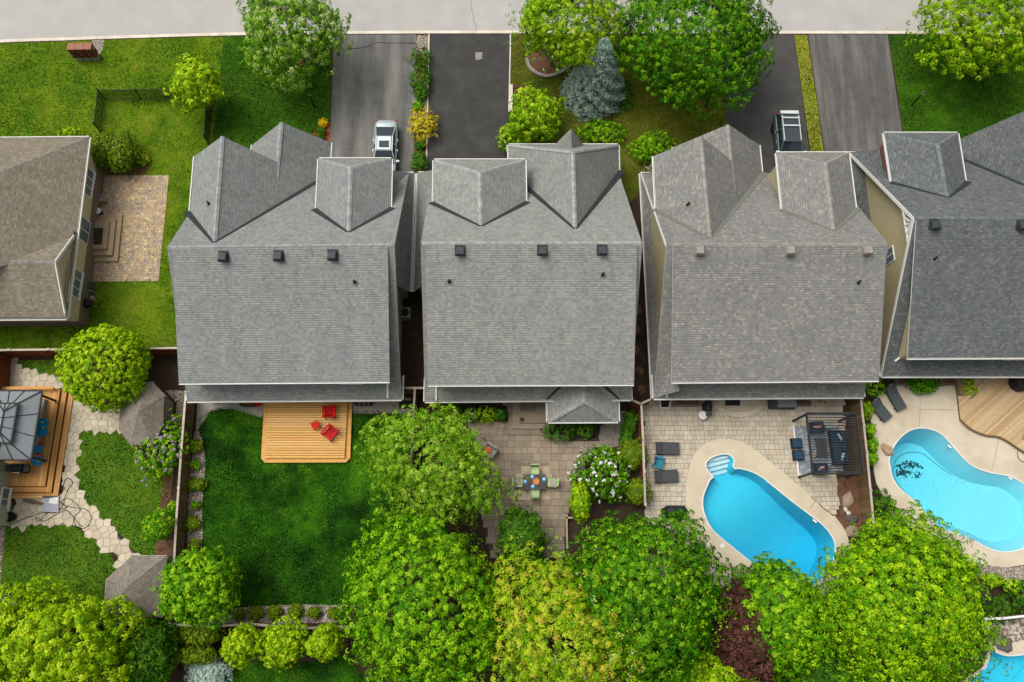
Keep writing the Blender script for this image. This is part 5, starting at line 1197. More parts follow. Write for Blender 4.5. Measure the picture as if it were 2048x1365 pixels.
for sx in (-1, 1):
    for sy in (-1, 1): MB().box((cg.x + sx * (hw - .22), cg.y + sy * (hh_ - .22), (gz + z5) / 2), (.12, .12, gz - z5)).build('post', 'gazrib', tg)
# things on the orange deck
def toytable(label, px, z):
    t = thing('water_table', label, 'toy'); 
    MB().lathe([(.25, .5), (.36, .5), (.38, .62), (.34, .62), (.3, .55), (.05, .55)], (0, .22, 0), 16).lathe([(.25, .5), (.34, .5), (.36, .62), (.32, .62), (.28, .55), (.05, .55)], (0, -.3, 0), 16).build('basin', 'bedblue', t)
    for a in range(4): MB().tube([(.2 * (-1) ** a, -.4 + .75 * (a // 2), 0), (.2 * (-1) ** a, -.4 + .75 * (a // 2), .52)], .04, 6).build('leg', 'bedblue', t)
    MB().box((.05, .3, .64), (.16, .1, .1)).build('spout', 'lime', t); MB().box((.1, -.05, .6), (.14, .14, .1)).build('spout', 'lime', t)
    p = P(*px, z + .55); t.location = (p.x, p.y, z); t.rotation_euler = (0, 0, .1); return t
toytable('blue plastic water play table on the orange deck', B6(275, 698), z5)
def kidpicnic(label, px, z):
    t = thing('kids_picnic_table', label, 'toy table'); MB().box((0, 0, .5), (.5, .4, .04)).build('tabletop', 'bedblue', t)
    for s in (-1, 1):
        MB().box((0, s * .42, .28), (.5, .18, .04)).build('bench', 'orange', t); MB().bar((-.2, s * .45, 0), (.2, -s * .1, .48), .05, .05).build('leg', 'bedblue', t); MB().bar((.2, s * .45, 0), (-.2, -s * .1, .48), .05, .05).build('leg', 'bedblue', t)
    p = P(*px, z + .3); t.location = (p.x, p.y, z); return t
kidpicnic('small blue and orange toy table on the orange deck', B6(258, 842), z5)
t = thing('toy_car', 'blue and lime ride-on toy by the gazebo post', 'toy'); MB().lathe([(.3, .05), (.38, .2), (.3, .3), (.1, .34)], (0, 0, 0), 14).build('body', 'bedblue', t); MB().box((.15, 0, .36), (.2, .25, .08)).build('seat', 'lime', t)
p = P(*B6(238, 912), z5 + .3); t.location = (p.x, p.y, z5)
def grill(label, px, z, rz, m1='cover', m2='charcoal', s=1.0):
    t = thing('barbecue_grill', label, 'grill'); MB().box((0, 0, .4), (.7 * s, .5 * s, .78)).build('cabinet', 'black', t); 
    hood = MB(); n = 8
    pr = [(-.26 * s, .8)] + [(-.26 * s * math.cos(math.pi * i / n), .86 + .24 * math.sin(math.pi * i / n)) for i in range(n + 1)] + [(.26 * s, .8)]
    extr_x(hood, pr, -.36 * s, .36 * s); hood.build('hood', m1, t)
    for sx in (-1, 1): MB().box((sx * .56 * s, 0, .84), (.38 * s, .46 * s, .05)).build('side_shelf', m2, t)
    MB().bar((-.25 * s, -.32 * s, .95), (.25 * s, -.32 * s, .95), .03, .03).build('handle', 'chrome', t)
    p = P(*px, z + .9); t.location = (p.x, p.y, z); t.rotation_euler = (0, 0, rz); return t
grill('dark barbecue grill below the gazebo on the orange deck', B6(110, 962), z5, 0)
one('deck_bench', MB().box(P(*B6(250, 690), z5 + .2), (.45, 3.6, .4)), 'greyfab', 'long grey bench half under the gazebo edge', 'bench')
# shingled garden houses
def hut(label, eave, cr, peak, ze, zp, white_edges=(), wall='greyfab', slats=None):
    e = [P(*cr(x, y), ze) for x, y in eave]; pk_ = P(*cr(*peak), zp); c = V3((sum(p.x for p in e) / len(e), sum(p.y for p in e) / len(e), 0)); pk_ = V3(((pk_.x + c.x) / 2, (pk_.y + c.y) / 2, zp))
    t = thing('garden_house', label, 'shed', c); mb = MB(); n = len(e)
    for i in range(n): mb.slab([e[i], e[(i + 1) % n], pk_], .08)
    r = mb.build('roof', ['shs', 'white' if white_edges else 'stonewall'], t, uv=True)
    for i in range(n): caps(r, e[i], pk_ - V3((0, 0, .01)), 'cap_shs', .13)
    w = [c + (p - c) * .86 for p in e]; MB().prism(w, 0, ze - .1).build('wall', wall, t)
    for i in white_edges: gutter(t, e[i], e[(i + 1) % n], 0, .08)
    return t, e, w
hA, eA, wA = hut('small octagonal shingled garden house beside the lilac', [(935, 405), (990, 402), (1068, 482), (1062, 690), (985, 810), (850, 815), (770, 715), (785, 560)], B6, (915, 605), 2.1, 3.3)
for i, (p, q) in enumerate(zip(wA, wA[1:] + wA[:1])):
    d_ = q - p; m_ = (p + q) / 2; nn = V3((d_.y, -d_.x, 0)).normalized(); 
    if nn.dot(m_ - V3((hA.location.x, hA.location.y, 0))) < 0: nn = -nn
    if i not in (1, 2, 3): continue
    m2_ = V3((m_.x, m_.y, 0)) + nn * .03
    fr_ = MB().bar(m2_ + V3((0, 0, .5)), m2_ + V3((0, 0, 1.75)), d_.length * .62, .04, up=nn).build('window', 'glass', hA)
    for k in range(8): z = .58 + .15 * k; dn = d_.normalized() * d_.length * .3; piece('louvre', 'greyfab', m2_ + nn * .03 + V3((0, 0, z)), (d_.length * .6, .05, .05), math.atan2(d_.y, d_.x), hA)
hB, eB, wB = hut('taupe shingled corner shed at the fence corner', [(990, 415), (1250, 418), (1215, 880), (775, 880), (790, 600)], C3, (965, 660), 2.2, 3.5, white_edges=(0, 3, 4))
# hose, grey lid and pot by the stone path
hp_ = spline(PL(C3, [(0, 200), (80, 190), (160, 150), (260, 115), (330, 95), (420, 95), (470, 40), (500, -60), (545, -130), (500, -160), (470, -100), (440, -10), (480, 40), (560, 60), (640, 70), (680, 120), (670, 180), (620, 215), (565, 190), (555, 130), (600, 80), (560, 20), (500, -10), (460, 20), (500, 60), (420, 70), (340, 110),
                       (285, 165), (270, 130), (330, 160), (420, 110), (500, 80), (590, 180), (615, 200), (600, 190)], .07), 5, False)
one('garden_hose', MB().tube([(p.x, p.y, .085) for p in hp_], .018, 6), 'rubber', 'black hose coiled on the flagstones', 'hose')
t = thing('storage_tray', 'flat grey plastic lid with white paper lying on flagstones', 'tray', P(*B6(335, 1200))); MB().prism(PL(B6, [(285, 1145), (392, 1148), (388, 1252), (278, 1248)]), .055, .16).build('lid', 'lilacb', t); MB().prism(PL(B6, [(322, 1160), (380, 1152), (372, 1198), (318, 1192)], .16), .165, .175).build('paper', 'white', t)
one('bark_log', MB().tube(PL(B6, [(155, 1172), (200, 1180), (285, 1198)], .14), [.1, .14, .06], 8), 'bark', 'dark weathered log beside the grey lid', 'log')
one('plant_pot', MB().lathe([(.24, 0), (.3, .42), (.33, .42), (.33, .46), (.27, .46), (.25, .36), (.05, .34)], P(*B6(90, 1283)), 16), 'black', 'black round pot by the pale green wall', 'pot')
# clutter along the brown-roofed house
t = thing('kettle_grill', 'round black kettle grill by the brown-roofed house', 'grill', P(*A6(545, 1110))); c = P(*A6(547, 1110)); MB().lathe([(.1, .5), (.28, .6), (.34, .76), (.34, .8), (.3, .92), (.16, 1.02), (.03, 1.05)], c, 18).build('bowl', 'black', t)
for a in (0, 2.1, 4.2): MB().tube([c + V3((.1 * math.cos(a), .1 * math.sin(a), .6)), c + V3((.32 * math.cos(a), .32 * math.sin(a), 0))], .02, 6).build('leg', 'steel', t)
t = thing('hose_cart', 'grey hose reel cart on the buff brick patio', 'hose reel', P(*A6(620, 480))); c = P(*A6(622, 485)); mb = MB(); mb.tube([c + V3((-.25, 0, .35)), c + V3((.25, 0, .35))], .2, 12); mb.build('reel', 'greyfab', t)
for s in (-1, 1): MB().bar(c + V3((s * .27, -.2, 0)), c + V3((s * .27, .15, .7)), .04, .06).build('frame', 'steel', t)
MB().bar(c + V3((-.4, .15, .7)), c + V3((.27, .15, .7)), .04, .04).build('handle', 'steel', t)
t = thing('round_stool', 'white round stool with dark base by the stone steps', 'stool', P(*A6(598, 555))); c = P(*A6(600, 560)); MB().lathe([(.2, .5), (.24, .52), (.24, .56), (.2, .6)], c, 18).build('seat', 'white', t); MB().lathe([(.22, 0), (.16, .5)], c, 12).build('base', 'black', t)
t = thing('gas_meter', 'grey utility meter against the stone base', 'meter', P(*A6(550, 1010))); c = P(*A6(548, 1005)); MB().box(c + V3((0, 0, .35)), (.35, .6, .7)).build('box', 'charcoal', t); MB().tube([c + V3((.25, -.35, 0)), c + V3((.25, -.35, .6)), c + V3((.0, -.35, .7))], .04, 8).build('pipe', 'steel', t); MB().lathe([(.16, .0), (.16, .3), (.1, .34)], c + V3((.2, -.75, 0)), 12).build('tank', 'greyfab', t)
t = thing('air_conditioner', 'pale air conditioning unit in the gap between the first two grey houses', 'air conditioner', P(811, 632)); c = P(812, 632); MB().box(c + V3((0, 0, .4)), (.75, .75, .8)).build('casing', 'greyfab', t); MB().lathe([(.3, .8), (.3, .82), (.05, .83)], c, 16).build('fan_grille', 'black', t)
flat('gap_walk', [(803, 585), (850, 585), (852, 775), (803, 775)], 'soil', .02)
for k, px in enumerate(((1271, 700), (1279, 742), (1272, 660), (1283, 778), (1276, 620))):
    p = P(*px); pc = cells([V3((p.x - .34, p.y - .34, 0)), V3((p.x + .34, p.y - .34, 0)), V3((p.x + .34, p.y + .34, 0)), V3((p.x - .34, p.y + .34, 0))], .62, k)
    one('stepping_stone', MB().prism([(p.x + .36 * math.cos(a + .2 * k) * random.uniform(.8, 1.1), p.y + .36 * math.sin(a + .2 * k) * random.uniform(.8, 1.1)) for a in (0, 1, 2, 3, 4, 5)], 0, .06), 'mulch', 'brown stepping stone in the narrow passage, ' + ['third from the angled gate', 'second from the angled gate', 'fourth from the angled gate', 'closest to the angled gate', 'farthest from the angled gate'][k], 'stone', 'passage stepping stones')

# ================================================================== SLAB PATIO (second yard)
t = thing('patio_steps', 'grey slab steps beside the square porch roof', 'steps', P(*B8(1120, 310)))
for q, z in (([(1117, 85), (1400, 85), (1400, 318), (1117, 318)], .17), ([(1150, 85), (1402, 85), (1402, 275), (1150, 275)], .32), ([(1200, 85), (1404, 85), (1404, 235), (1200, 235)], .46)):
    MB().prism(PL(B8, q, z), 0, z).build('step', 'slab2', t)
MB().prism(PL(B8, [(1206, 88), (1308, 88), (1308, 152), (1206, 152)], .47), .462, .49).build('door_mat', 'conc_d', t)
one('small_pot', MB().lathe([(.09, 0), (.13, .2), (.11, .2), (.1, .16)], P(*B8(1212, 212), .46), 12), 'jointd', 'small dark pot on the grey slab steps', 'pot')
t = thing('dining_table', 'dark slatted dining table set with plates and terracotta bowl', 'table'); tw, td = 1.5, .98
for i in range(9): MB().box((0, -td / 2 + td * (i + .5) / 9, .735), (tw, td / 9 - .012, .03)).build('top_slat', 'tabled', t)
for sx in (-1, 1):
    MB().box((sx * (tw / 2 - .06), 0, .7), (.06, td - .1, .05)).build('apron', 'tabled', t)
    for sy in (-1, 1): MB().box((sx * (tw / 2 - .08), sy * (td / 2 - .08), .34), (.06, .06, .68)).build('leg', 'tabled', t)
tcp = P(*B8(1303, 650), .75); t.location = (tcp.x, tcp.y, .05)
tz = .05 + .75
one('serving_bowl', MB().lathe([(.1, 0), (.2, .03), (.225, .06), (.2, .06), (.1, .025)], P(*B8(1313, 647), tz) , 24), 'terra', 'round terracotta dish in the middle of the dining table', 'dish')
for lab, px in (('blue and white plate at the left seat of the dining table', (1237, 648)), ('blue and white plate at the far seat of the dining table', (1287, 614)), ('blue and white plate at the right seat of the dining table', (1371, 632)), ('blue and white plate at the near seat of the dining table', (1291, 683))):
    c = P(*B8(*px), tz); t = thing('dinner_plate', lab, 'plate', c, 'place settings'); MB().lathe([(.06, 0), (.13, .012), (.135, .02), (.12, .02)], c, 20).build('plate', 'plateb', t); MB().lathe([(.03, .02), (.07, .022), (.075, .05), (.06, .05)], c + V3((-.02, .02, 0)), 14).build('bowl', 'plate', t)
def sage_chair(label, px, rz, throw=False):
    t = thing('dining_chair', label, 'chair', group='sage dining chairs')
    MB().box((0, 0, .44), (.56, .54, .1)).build('seat', 'sage', t); MB().add([(-.29, .24, .4), (.29, .24, .4), (.29, .3, .4), (-.29, .3, .4), (-.27, .36, .95), (.27, .36, .95), (.27, .42, .95), (-.27, .42, .95)], [(0, 1, 5, 4), (1, 2, 6, 5), (2, 3, 7, 6), (3, 0, 4, 7), (4, 5, 6, 7), (3, 2, 1, 0)]).build('backrest', 'sage', t)
    for sx in (-1, 1):
        MB().bar((sx * .3, -.25, .62), (sx * .3, .3, .66), .05, .04).build('armrest', 'greyfab', t)
        for sy in (-1, 1): MB().bar((sx * .26, sy * .24, .4), (sx * .28, sy * .27, 0), .04, .04).build('leg', 'tabled', t)
    if throw: MB().add([(-.2, -.2, .5), (.24, -.1, .5), (.2, .3, .56), (-.1, .26, .56), (-.2, -.2, .52), (.24, -.1, .53), (.2, .3, .6), (-.1, .26, .6)], [(4, 5, 6, 7), (0, 1, 5, 4), (1, 2, 6, 5), (2, 3, 7, 6), (3, 0, 4, 7)]).build('cushion', 'greyfab', t)
    p = P(*B8(*px), .5); t.location = (p.x, p.y, .05); t.rotation_euler = (0, 0, rz)
sage_chair('sage green chair on the house side of the dining table', (1303, 575), 0); sage_chair('sage green chair on the tree side of the dining table', (1303, 722), math.pi)
sage_chair('sage green chair with grey cushion left of the dining table', (1190, 655), math.radians(88), True); sage_chair('sage green chair with grey cushion right of the dining table', (1425, 655), math.radians(-95), True)
# half hidden armchair under the willow-like tree
t = thing('patio_armchair', 'pale armchair with an orange cushion half under the soft green tree', 'chair'); MB().box((0, 0, .3), (.8, .75, .3)).build('seat', 'greyfab', t); MB().box((0, .35, .6), (.8, .16, .5)).build('backrest', 'greyfab', t)
for s in (-1, 1): MB().box((s * .4, 0, .45), (.12, .75, .3)).build('armrest', 'greyfab', t); 
for s in (-1, 1):
    for q in (-1, 1): MB().box((s * .35, q * .3, .08), (.06, .06, .16)).build('leg', 'tabled', t)
MB().box((-.1, -.05, .52), (.4, .3, .14), .4).build('cushion', 'orange', t); p = P(*B8(985, 430), .4); t.location = (p.x, p.y, .05); t.rotation_euler = (0, 0, -.6)
one('planter_wall', MB().box(P(*B8(1530, 1000), .2), (.12, 2.2, .4)).box(P(*B8(1545, 905), .2), (.5, .12, .4)), 'slab2p', 'low slab planter wall at the patio edge by the big maple', 'wall')
flat('dark_mat', [(345, 77), (438, 77), (438, 135), (348, 135)], 'cover', .035, B8)
# ================================================================== BLUE POOL PATIO (third yard)
def lounger(label, a, b, z, mat, cr, back=.28, w=.68, group='sun loungers'):
    """a = head end, b = foot end (photo points)"""
    p, q = P(*cr(*a), z + .32), P(*cr(*b), z + .32); L_ = (q - p).length; t = thing('sun_lounger', label, 'sun lounger', group=group)
    bl = L_ * .36; MB().bar((bl, 0, .32), (L_, 0, .32), w, .05).build('seat_sling', mat, t); MB().bar((bl, 0, .32), (.06, 0, .32 + back), w, .05).build('backrest_sling', mat, t)
    for s in (-1, 1):
        MB().bar((0, s * w / 2, .3), (L_, s * w / 2, .3), .05, .06).build('side_rail', 'black', t)
        for x in (.35, L_ - .25): MB().bar((x, s * w / 2, 0), (x, s * w / 2, .3), .05, .05).build('leg', 'black', t)
    t.location = (p.x, p.y, z); d = q - p; t.rotation_euler = (0, 0, math.atan2(d.y, d.x)); return t
lounger('charcoal sun lounger on the house side of the teal chair', (222, 445), (385, 447), .05, 'charcoal', C1, w=.8)
lounger('charcoal sun lounger on the grill side of the teal chair', (215, 632), (378, 622), .05, 'charcoal', C1, w=.8)
t = thing('tub_chair', 'teal plastic armchair between the two charcoal loungers', 'chair'); MB().box((0, 0, .36), (.6, .58, .06)).build('seat', 'tealc', t)
for i in range(5): MB().bar((-.22 + .11 * i, .28, .38), (-.24 + .12 * i, .4, .85), .09, .025, up=(0, 1, 0)).build('back_slat', 'tealc', t)
for s in (-1, 1):
    MB().bar((s * .34, -.32, .6), (s * .34, .38, .6), .13, .04).build('armrest', 'tealc', t); MB().bar((s * .32, -.28, 0), (s * .32, -.28, .6), .06, .06).build('leg', 'tealc', t); MB().bar((s * .3, .34, 0), (s * .3, .34, .6), .06, .06).build('leg', 'tealc', t)
p = P(*C1(255, 540), .45); t.location = (p.x, p.y, .05); t.rotation_euler = (0, 0, math.radians(70))
t = thing('covered_grill', 'large grill under a black fitted cover by the pool deck', 'grill', P(*C1(362, 860)))
top = PL(C1, [(300, 835), (330, 818), (420, 820), (438, 845), (436, 878), (400, 890), (330, 886), (296, 862)], 1.05); c = sum(top, V3()) / 8
mb = MB(); lv = [(1.16, 0), (1.12, .55), (1.05, .85), (.82, 1.05), (.45, 1.12)]
for s, z in lv: mb.v += [tuple(V3((c.x, c.y, .05 + z)) + (p - c) * s) for p in top]
for i in range(len(lv) - 1):
    for k in range(8): mb.f.append([i * 8 + k, i * 8 + (k + 1) % 8, (i + 1) * 8 + (k + 1) % 8, (i + 1) * 8 + k]); mb.m.append(0); mb.c.append(0)
mb.f.append(list(range(32, 40))); mb.m.append(0); mb.c.append(0); mb.build('cover', 'cover', t)
MB().tube([tuple(V3((c.x, c.y, .4)) + (p - c) * 1.16) for p in top + top[:1]], .02, 6).build('tie_cord', 'black', t)
t = thing('side_table', 'small round white table on the tan patio', 'table', P(*C1(526, 240))); c = P(*C1(526, 240)); c.z = .05; MB().lathe([(.27, .44), (.3, .46), (.3, .49), (.26, .5)], c, 24).build('tabletop', 'white', t); MB().lathe([(.18, 0), (.03, .04), (.03, .45)], c, 10).build('pedestal', 'black', t)
# pergola
zp_ = 2.75; tc = [P(*C1(x, y), zp_) for x, y in ((1218, 218), (1540, 214), (1583, 604), (1255, 612))]
x0, x1 = (tc[0].x + tc[3].x) / 2, (tc[1].x + tc[2].x) / 2; y1, y0 = (tc[0].y + tc[1].y) / 2, (tc[2].y + tc[3].y) / 2
tpg = thing('black_pergola', 'black slatted pergola over the blue outdoor sofa', 'pergola', ((x0 + x1) / 2, (y0 + y1) / 2, .05))
for a, b in (((x0, y0), (x1, y0)), ((x0, y1), (x1, y1)), ((x0, y0), (x0, y1)), ((x1, y0), (x1, y1))): MB().bar((*a, zp_ - .08), (*b, zp_ - .08), .1, .18).build('beam', 'gazrib', tpg)
for i in range(22): y = y0 + (y1 - y0) * (i + .7) / 22.4; piece('slat', 'gazrib', ((x0 + x1) / 2, y, zp_), (x1 - x0 - .06, .05, .09), 0, tpg)
for sx in (x0 + .05, x1 - .05):
    for sy in (y0 + .05, y1 - .05):
        MB().bar((sx, sy, 0.02), (sx, sy, zp_ - .15), .12, .12).build('post', 'gazrib', tpg)
one('outdoor_rug', MB().prism(PL(C1, [(1126, 304), (1420, 300), (1450, 598), (1160, 616)]), .052, .066).prism(PL(C1, [(1121, 299), (1130, 299), (1164, 620), (1154, 620)]), .05, .067, 1), ['rugmat', 'white'], 'mottled blue-grey rug under the black pergola', 'rug')
def padded(name, label, cat, px, z, w, d, rz, mat, back=True, arms=True, pil=(), h=.42):
    t = thing(name, label, cat); MB().box((0, 0, h / 2 - .06), (w, d, h - .16)).build('base', 'black', t)
    n = max(1, round(w / .75))
    for i in range(n): MB().box((-w / 2 + w * (i + .5) / n, -.03, h), (w / n - .03, d - .1, .16)).build('seat_cushion', mat, t)
    if back:
        MB().box((0, d / 2 - .04, .45), (w, .1, .7)).build('back_frame', 'black', t)
        for i in range(n): MB().box((-w / 2 + w * (i + .5) / n, d / 2 - .16, h + .25), (w / n - .04, .16, .4)).build('back_cushion', mat, t)
    if arms:
        for s in (-1, 1): MB().box((s * (w / 2 + .04), 0, .34), (.1, d, .6)).build('armrest', 'black', t)
    for i, (x, y, m_) in enumerate(pil): 
        o_ = MB().box((0, 0, 0), (.42, .14, .38)).build('pillow', m_, t); o_.location = (x, y, h + .28); o_.rotation_euler = (.5, .3 * (-1) ** i, .6 * (-1) ** i)
    p = P(*px, z + h); t.location = (p.x, p.y, z); t.rotation_euler = (0, 0, rz); return t
padded('ottoman', 'navy ottoman nearer the house beside the pergola rug', 'ottoman', C1(1152, 410), .066, .68, .68, .03, 'navy', False, False)
padded('ottoman', 'navy ottoman nearer the pool beside the pergola rug', 'ottoman', C1(1165, 487), .066, .68, .68, -.02, 'navy', False, False)
padded('outdoor_sofa', 'long navy sofa with pale pillows under the pergola', 'sofa', C1(1418, 440), .066, 2.1, .85, math.radians(-88), 'navy', pil=((-.7, .1, 'paleblue'), (.7, .1, 'paleblue')))
padded('outdoor_armchair', 'dark armchair with pink pillow at the house end of the pergola', 'chair', C1(1275, 312), .066, .75, .75, 0, 'navy', pil=((0, .05, 'pink'),))
padded('outdoor_armchair', 'dark armchair with pink pillow at the pool end of the pergola', 'chair', C1(1300, 578), .066, .75, .75, math.pi, 'navy', pil=((0, .05, 'pink'),))
t = thing('coffee_table', 'low grey coffee table in the middle of the rug', 'table'); MB().box((0, 0, .36), (.7, 1.3, .05)).build('tabletop', 'charcoal', t)
for sx in (-1, 1):
    for sy in (-1, 1): MB().box((sx * .3, sy * .58, .17), (.05, .05, .34)).build('leg', 'black', t)
p = P(*C1(1310, 440), .4); t.location = (p.x, p.y, .066)
t = thing('drum_table', 'round pale blue drum stool under the pergola', 'stool'); MB().lathe([(.2, 0), (.24, .2), (.2, .44), (.18, .46)], (0, 0, 0), 18).build('drum', 'paleblue', t); MB().lathe([(.2, .44), (.21, .47), (.05, .48)], (0, 0, 0), 18).build('top', 'steel', t); p = P(*C1(1360, 300), .5); t.location = (p.x, p.y, .066)
# items along the rear wall of the third house
t = thing('window_well', 'pale framed window well at the left corner of the tan patio', 'window well', P(*C1(286, 170))); q = PL(C1, [(252, 130), (322, 130), (312, 190), (258, 190)])
for a, b in zip(q, q[1:] + q[:1]): MB().bar(a + V3((0, 0, .25)), b + V3((0, 0, .25)), .06, .4).build('side', 'white', t)
MB().sheet(q, z=.2).build('cover', 'cover', t)
for lab, q in (('stone edged planter with brown mulch left of the curved steps', [(343, 125), (508, 125), (508, 170), (343, 170)]), ('stone edged planter with brown mulch right of the grey box', [(1122, 125), (1226, 125), (1226, 168), (1122, 168)])):
    pq = PL(C1, q); t = thing('planter_bed', lab, 'planter', pq[3])
    for a, b in zip(pq, pq[1:] + pq[:1]): MB().bar(a + V3((0, 0, .14)), b + V3((0, 0, .14)), .14, .26).build('edge', 'conc_d', t)
    MB().sheet(pq, z=.22).build('mulch', 'mulch', t)
t = thing('curved_steps', 'curved stone steps at the rear door of the taupe house', 'steps', P(*C1(780, 200)))
for (xa, xb, yb_, z) in ((610, 945, 245, .16), (635, 920, 205, .3), (665, 890, 175, .44)):
    arc = [P(*C1(xa + (xb - xa) * k / 10, 120 + (yb_ - 120) * math.sin(math.pi * (.12 + .76 * k / 10)) ** .8), z) for k in range(11)]
    MB().prism([P(*C1(xa, 118), z)] + arc + [P(*C1(xb, 118), z)], 0, z).build('step', 'paver3', t)
MB().prism(PL(C1, [(683, 125), (780, 125), (780, 168), (683, 168)], .45), .445, .47).build('door_mat', 'cover', t)
grill('dark grill against the taupe house rear wall', C1(576, 170), .05, math.pi / 2, s=.9)
t = thing('storage_box', 'grey topped storage box against the taupe house rear wall', 'storage box', P(*C1(1030, 180))); c = P(*C1(1040, 160), .0); MB().box((c.x, c.y, .35), (1.75, .75, .6)).build('box', 'charcoal', t); MB().box((c.x + .25, c.y + .02, .68), (1.3, .72, .06)).build('lid', 'gazebo', t)
for lab, px, s in (('larger pale boulder near the patio corner wall', (1296, 138), .16), ('small brown stone near the patio corner wall', (1330, 148), .12)): one('stone', MB().lathe([(s * .6, 0), (s, s * .5), (s * .7, s), (s * .1, s * 1.15)], P(*C1(*px)), 9), 'boulder', lab, 'stone')
# boulders
def rock(label, cr, px, r, mat, seed, flat_=.6):
    rng = random.Random(seed); mb = MB(); seg, rings = 10, 6; c = P(*cr(*px)); el = rng.uniform(.75, 1.25); rot = rng.uniform(0, 3); prof = [rng.uniform(.78, 1.15) for _ in range(seg)]; flat_ *= 1.3
    for i in range(rings + 1):
        ph = math.pi / 2 * i / rings * 1.0
        for a in range(seg):
            t_ = 2 * math.pi * a / seg; rr = r * math.cos(ph) ** .7 * prof[a] * rng.uniform(.92, 1.06) if i < rings else .02
            x, y = rr * math.cos(t_) * el, rr * math.sin(t_) / el; mb.v.append((c.x + x * math.cos(rot) - y * math.sin(rot), c.y + x * math.sin(rot) + y * math.cos(rot), r * flat_ * math.sin(ph) * rng.uniform(.9, 1.08)))
    for i in range(rings):
        for a in range(seg): mb.f.append([i * seg + a, i * seg + (a + 1) % seg, (i + 1) * seg + (a + 1) % seg, (i + 1) * seg + a]); mb.m.append(0); mb.c.append(0)
    return one('boulder', mb, mat, label, 'boulder', 'garden boulders', smooth=False)
bed('mulch_bed', [(1412, 640), (1418, 760), (1432, 830), (1398, 892), (1440, 945), (1478, 1010), (1560, 1030), (1575, 620)], 'mulch', C1, z=.062)
rock('tall tan boulder behind the pool fence bed', C1, (1478, 780), .5, 'boulder', 1); rock('pale tan boulder at the foot of the pool bed', C1, (1505, 985), .48, 'boulder', 2); rock('grey boulder between the two tan boulders', C1, (1505, 905), .42, 'boulderg', 3)
rock('small white stone in the pool bed, upper of two', C1, (1466, 842), .18, 'pebw', 4); rock('small white stone in the pool bed, lower of two', C1, (1484, 867), .17, 'pebw', 5)
rock('square tan boulder at the edge of the turquoise pool', C2, (300, 522), .44, 'boulder', 6, .7); rock('cream boulder in the bed below the turquoise pool', C2, (345, 945), .3, 'pebw', 7); rock('pale stone beside the tuft below the turquoise pool', C8, (873, 612), .26, 'boulder', 8)
rock('large flat grey-green rock over the bottom right pool', C8, (850, 1075), .62, 'boulderg', 9, .4); rock('pale rock at the edge of the bottom right pool', C8, (780, 1040), .5, 'boulder', 10, .5); rock('grey boulder half buried by the capped fence', C2, (215, 480), .25, 'boulderg', 11)
# ================================================================== TURQUOISE POOL YARD
zw = .056
lounger('slate sun lounger nearer the pergola fence', (215, 200), (315, 322), zw, 'slate', C2, w=.75); lounger('slate sun lounger nearer the house wall', (315, 105), (405, 258), zw, 'slate', C2, w=.75)
q = [(752, 40), (785, 322), (850, 382), (950, 425), (1020, 432), (1080, 457), (1196, 532), (1320, 600), (1500, 600), (1500, 40)]
dk = PL(C2, q, .3); t = thing('weathered_deck', 'weathered diagonal board deck beside the turquoise pool', 'deck', dk[1]); MB().prism(PL(C2, q, .26), .0, .25).build('frame', 'fence', t)
u_ = (P(*C2(1080, 100)) - P(*C2(820, 330))).normalized(); nrm_ = V3((-u_.y, u_.x, 0)); base = P(*C2(820, 330)); rz = math.atan2(u_.y, u_.x)
poly = [(p.x, p.y) for p in dk]
for k in range(-45, 60):
    c0 = base + nrm_ * (k * .15); strip = [tuple((c0 + u_ * s * 40 + nrm_ * o)[:2]) for s, o in ((-1, .0), (1, .0), (1, .132), (-1, .132))]
    # clip the deck outline to this board
    pc = clip_half(clip_half(poly, strip[0], (-nrm_.x, -nrm_.y)), strip[2], (nrm_.x, nrm_.y))
    if len(pc) > 2 and max(p[0] for p in pc) > 27: MB().prism(pc, .25, .29 + random.uniform(-.002, .002)).build('board', 'deck4', t)
ed_ = spline(PL(C2, q[1:8], .3), 4, False); mb = MB(); mb.tube([(p.x, p.y, .25) for p in ed_], .07, 6); mb.build('edge_trim', 'fence', t)
MB().bar(P(*C2(762, 50), .45), P(*C2(790, 165), .45), .35, .4).build('planter_box', 'fence', t)
one('covered_barbecue', MB().lathe([(.62, 0), (.66, .5), (.6, .9), (.4, 1.05), (.1, 1.1)], P(*C2(1150, 90), .3), 10), 'cover', 'dark covered grill on the weathered deck', 'grill')
mbh = MB().tube([(p.x, p.y, .32 if i < 6 else .09) for i, p in enumerate(spline(PL(C2, [(1196, 370), (1180, 440), (1160, 510), (1155, 560), (1175, 590), (1200, 600)], .1), 4, False))], .02, 6); one('pool_hose', mbh, 'rubber', 'thin black hose curling off the weathered deck', 'hose')
for lab, q in (('low concrete planter left of the round bush by the slate house', [(340, 48), (428, 48), (428, 100), (360, 100)]), ('low concrete planter right of the round bush by the slate house', [(640, 48), (738, 48), (738, 98), (640, 98)])):
    pq = PL(C2, q); t = thing('planter_bed', lab, 'planter', pq[3])
    for a, b in zip(pq, pq[1:] + pq[:1]): MB().bar(a + V3((0, 0, .17)), b + V3((0, 0, .17)), .12, .3).build('edge', 'conc_d', t)
    MB().sheet(pq, z=.25).build('soil', 'mulch', t)
t = thing('pool_slide_rail', 'dark angled handrail by the bottom right pool', 'handrail', P(*C8(660, 1185))); MB().bar(P(*C8(745, 1105), .5), P(*C8(655, 1188), .5), .16, .1).build('rail', 'gazrib', t); MB().bar(P(*C8(745, 1105), .5) - V3((0, 0, .5)), P(*C8(745, 1105), .5), .06, .06).build('post', 'gazrib', t); MB().bar(P(*C8(655, 1188), .5) - V3((0, 0, .5)), P(*C8(655, 1188), .5), .06, .06).build('post', 'gazrib', t)
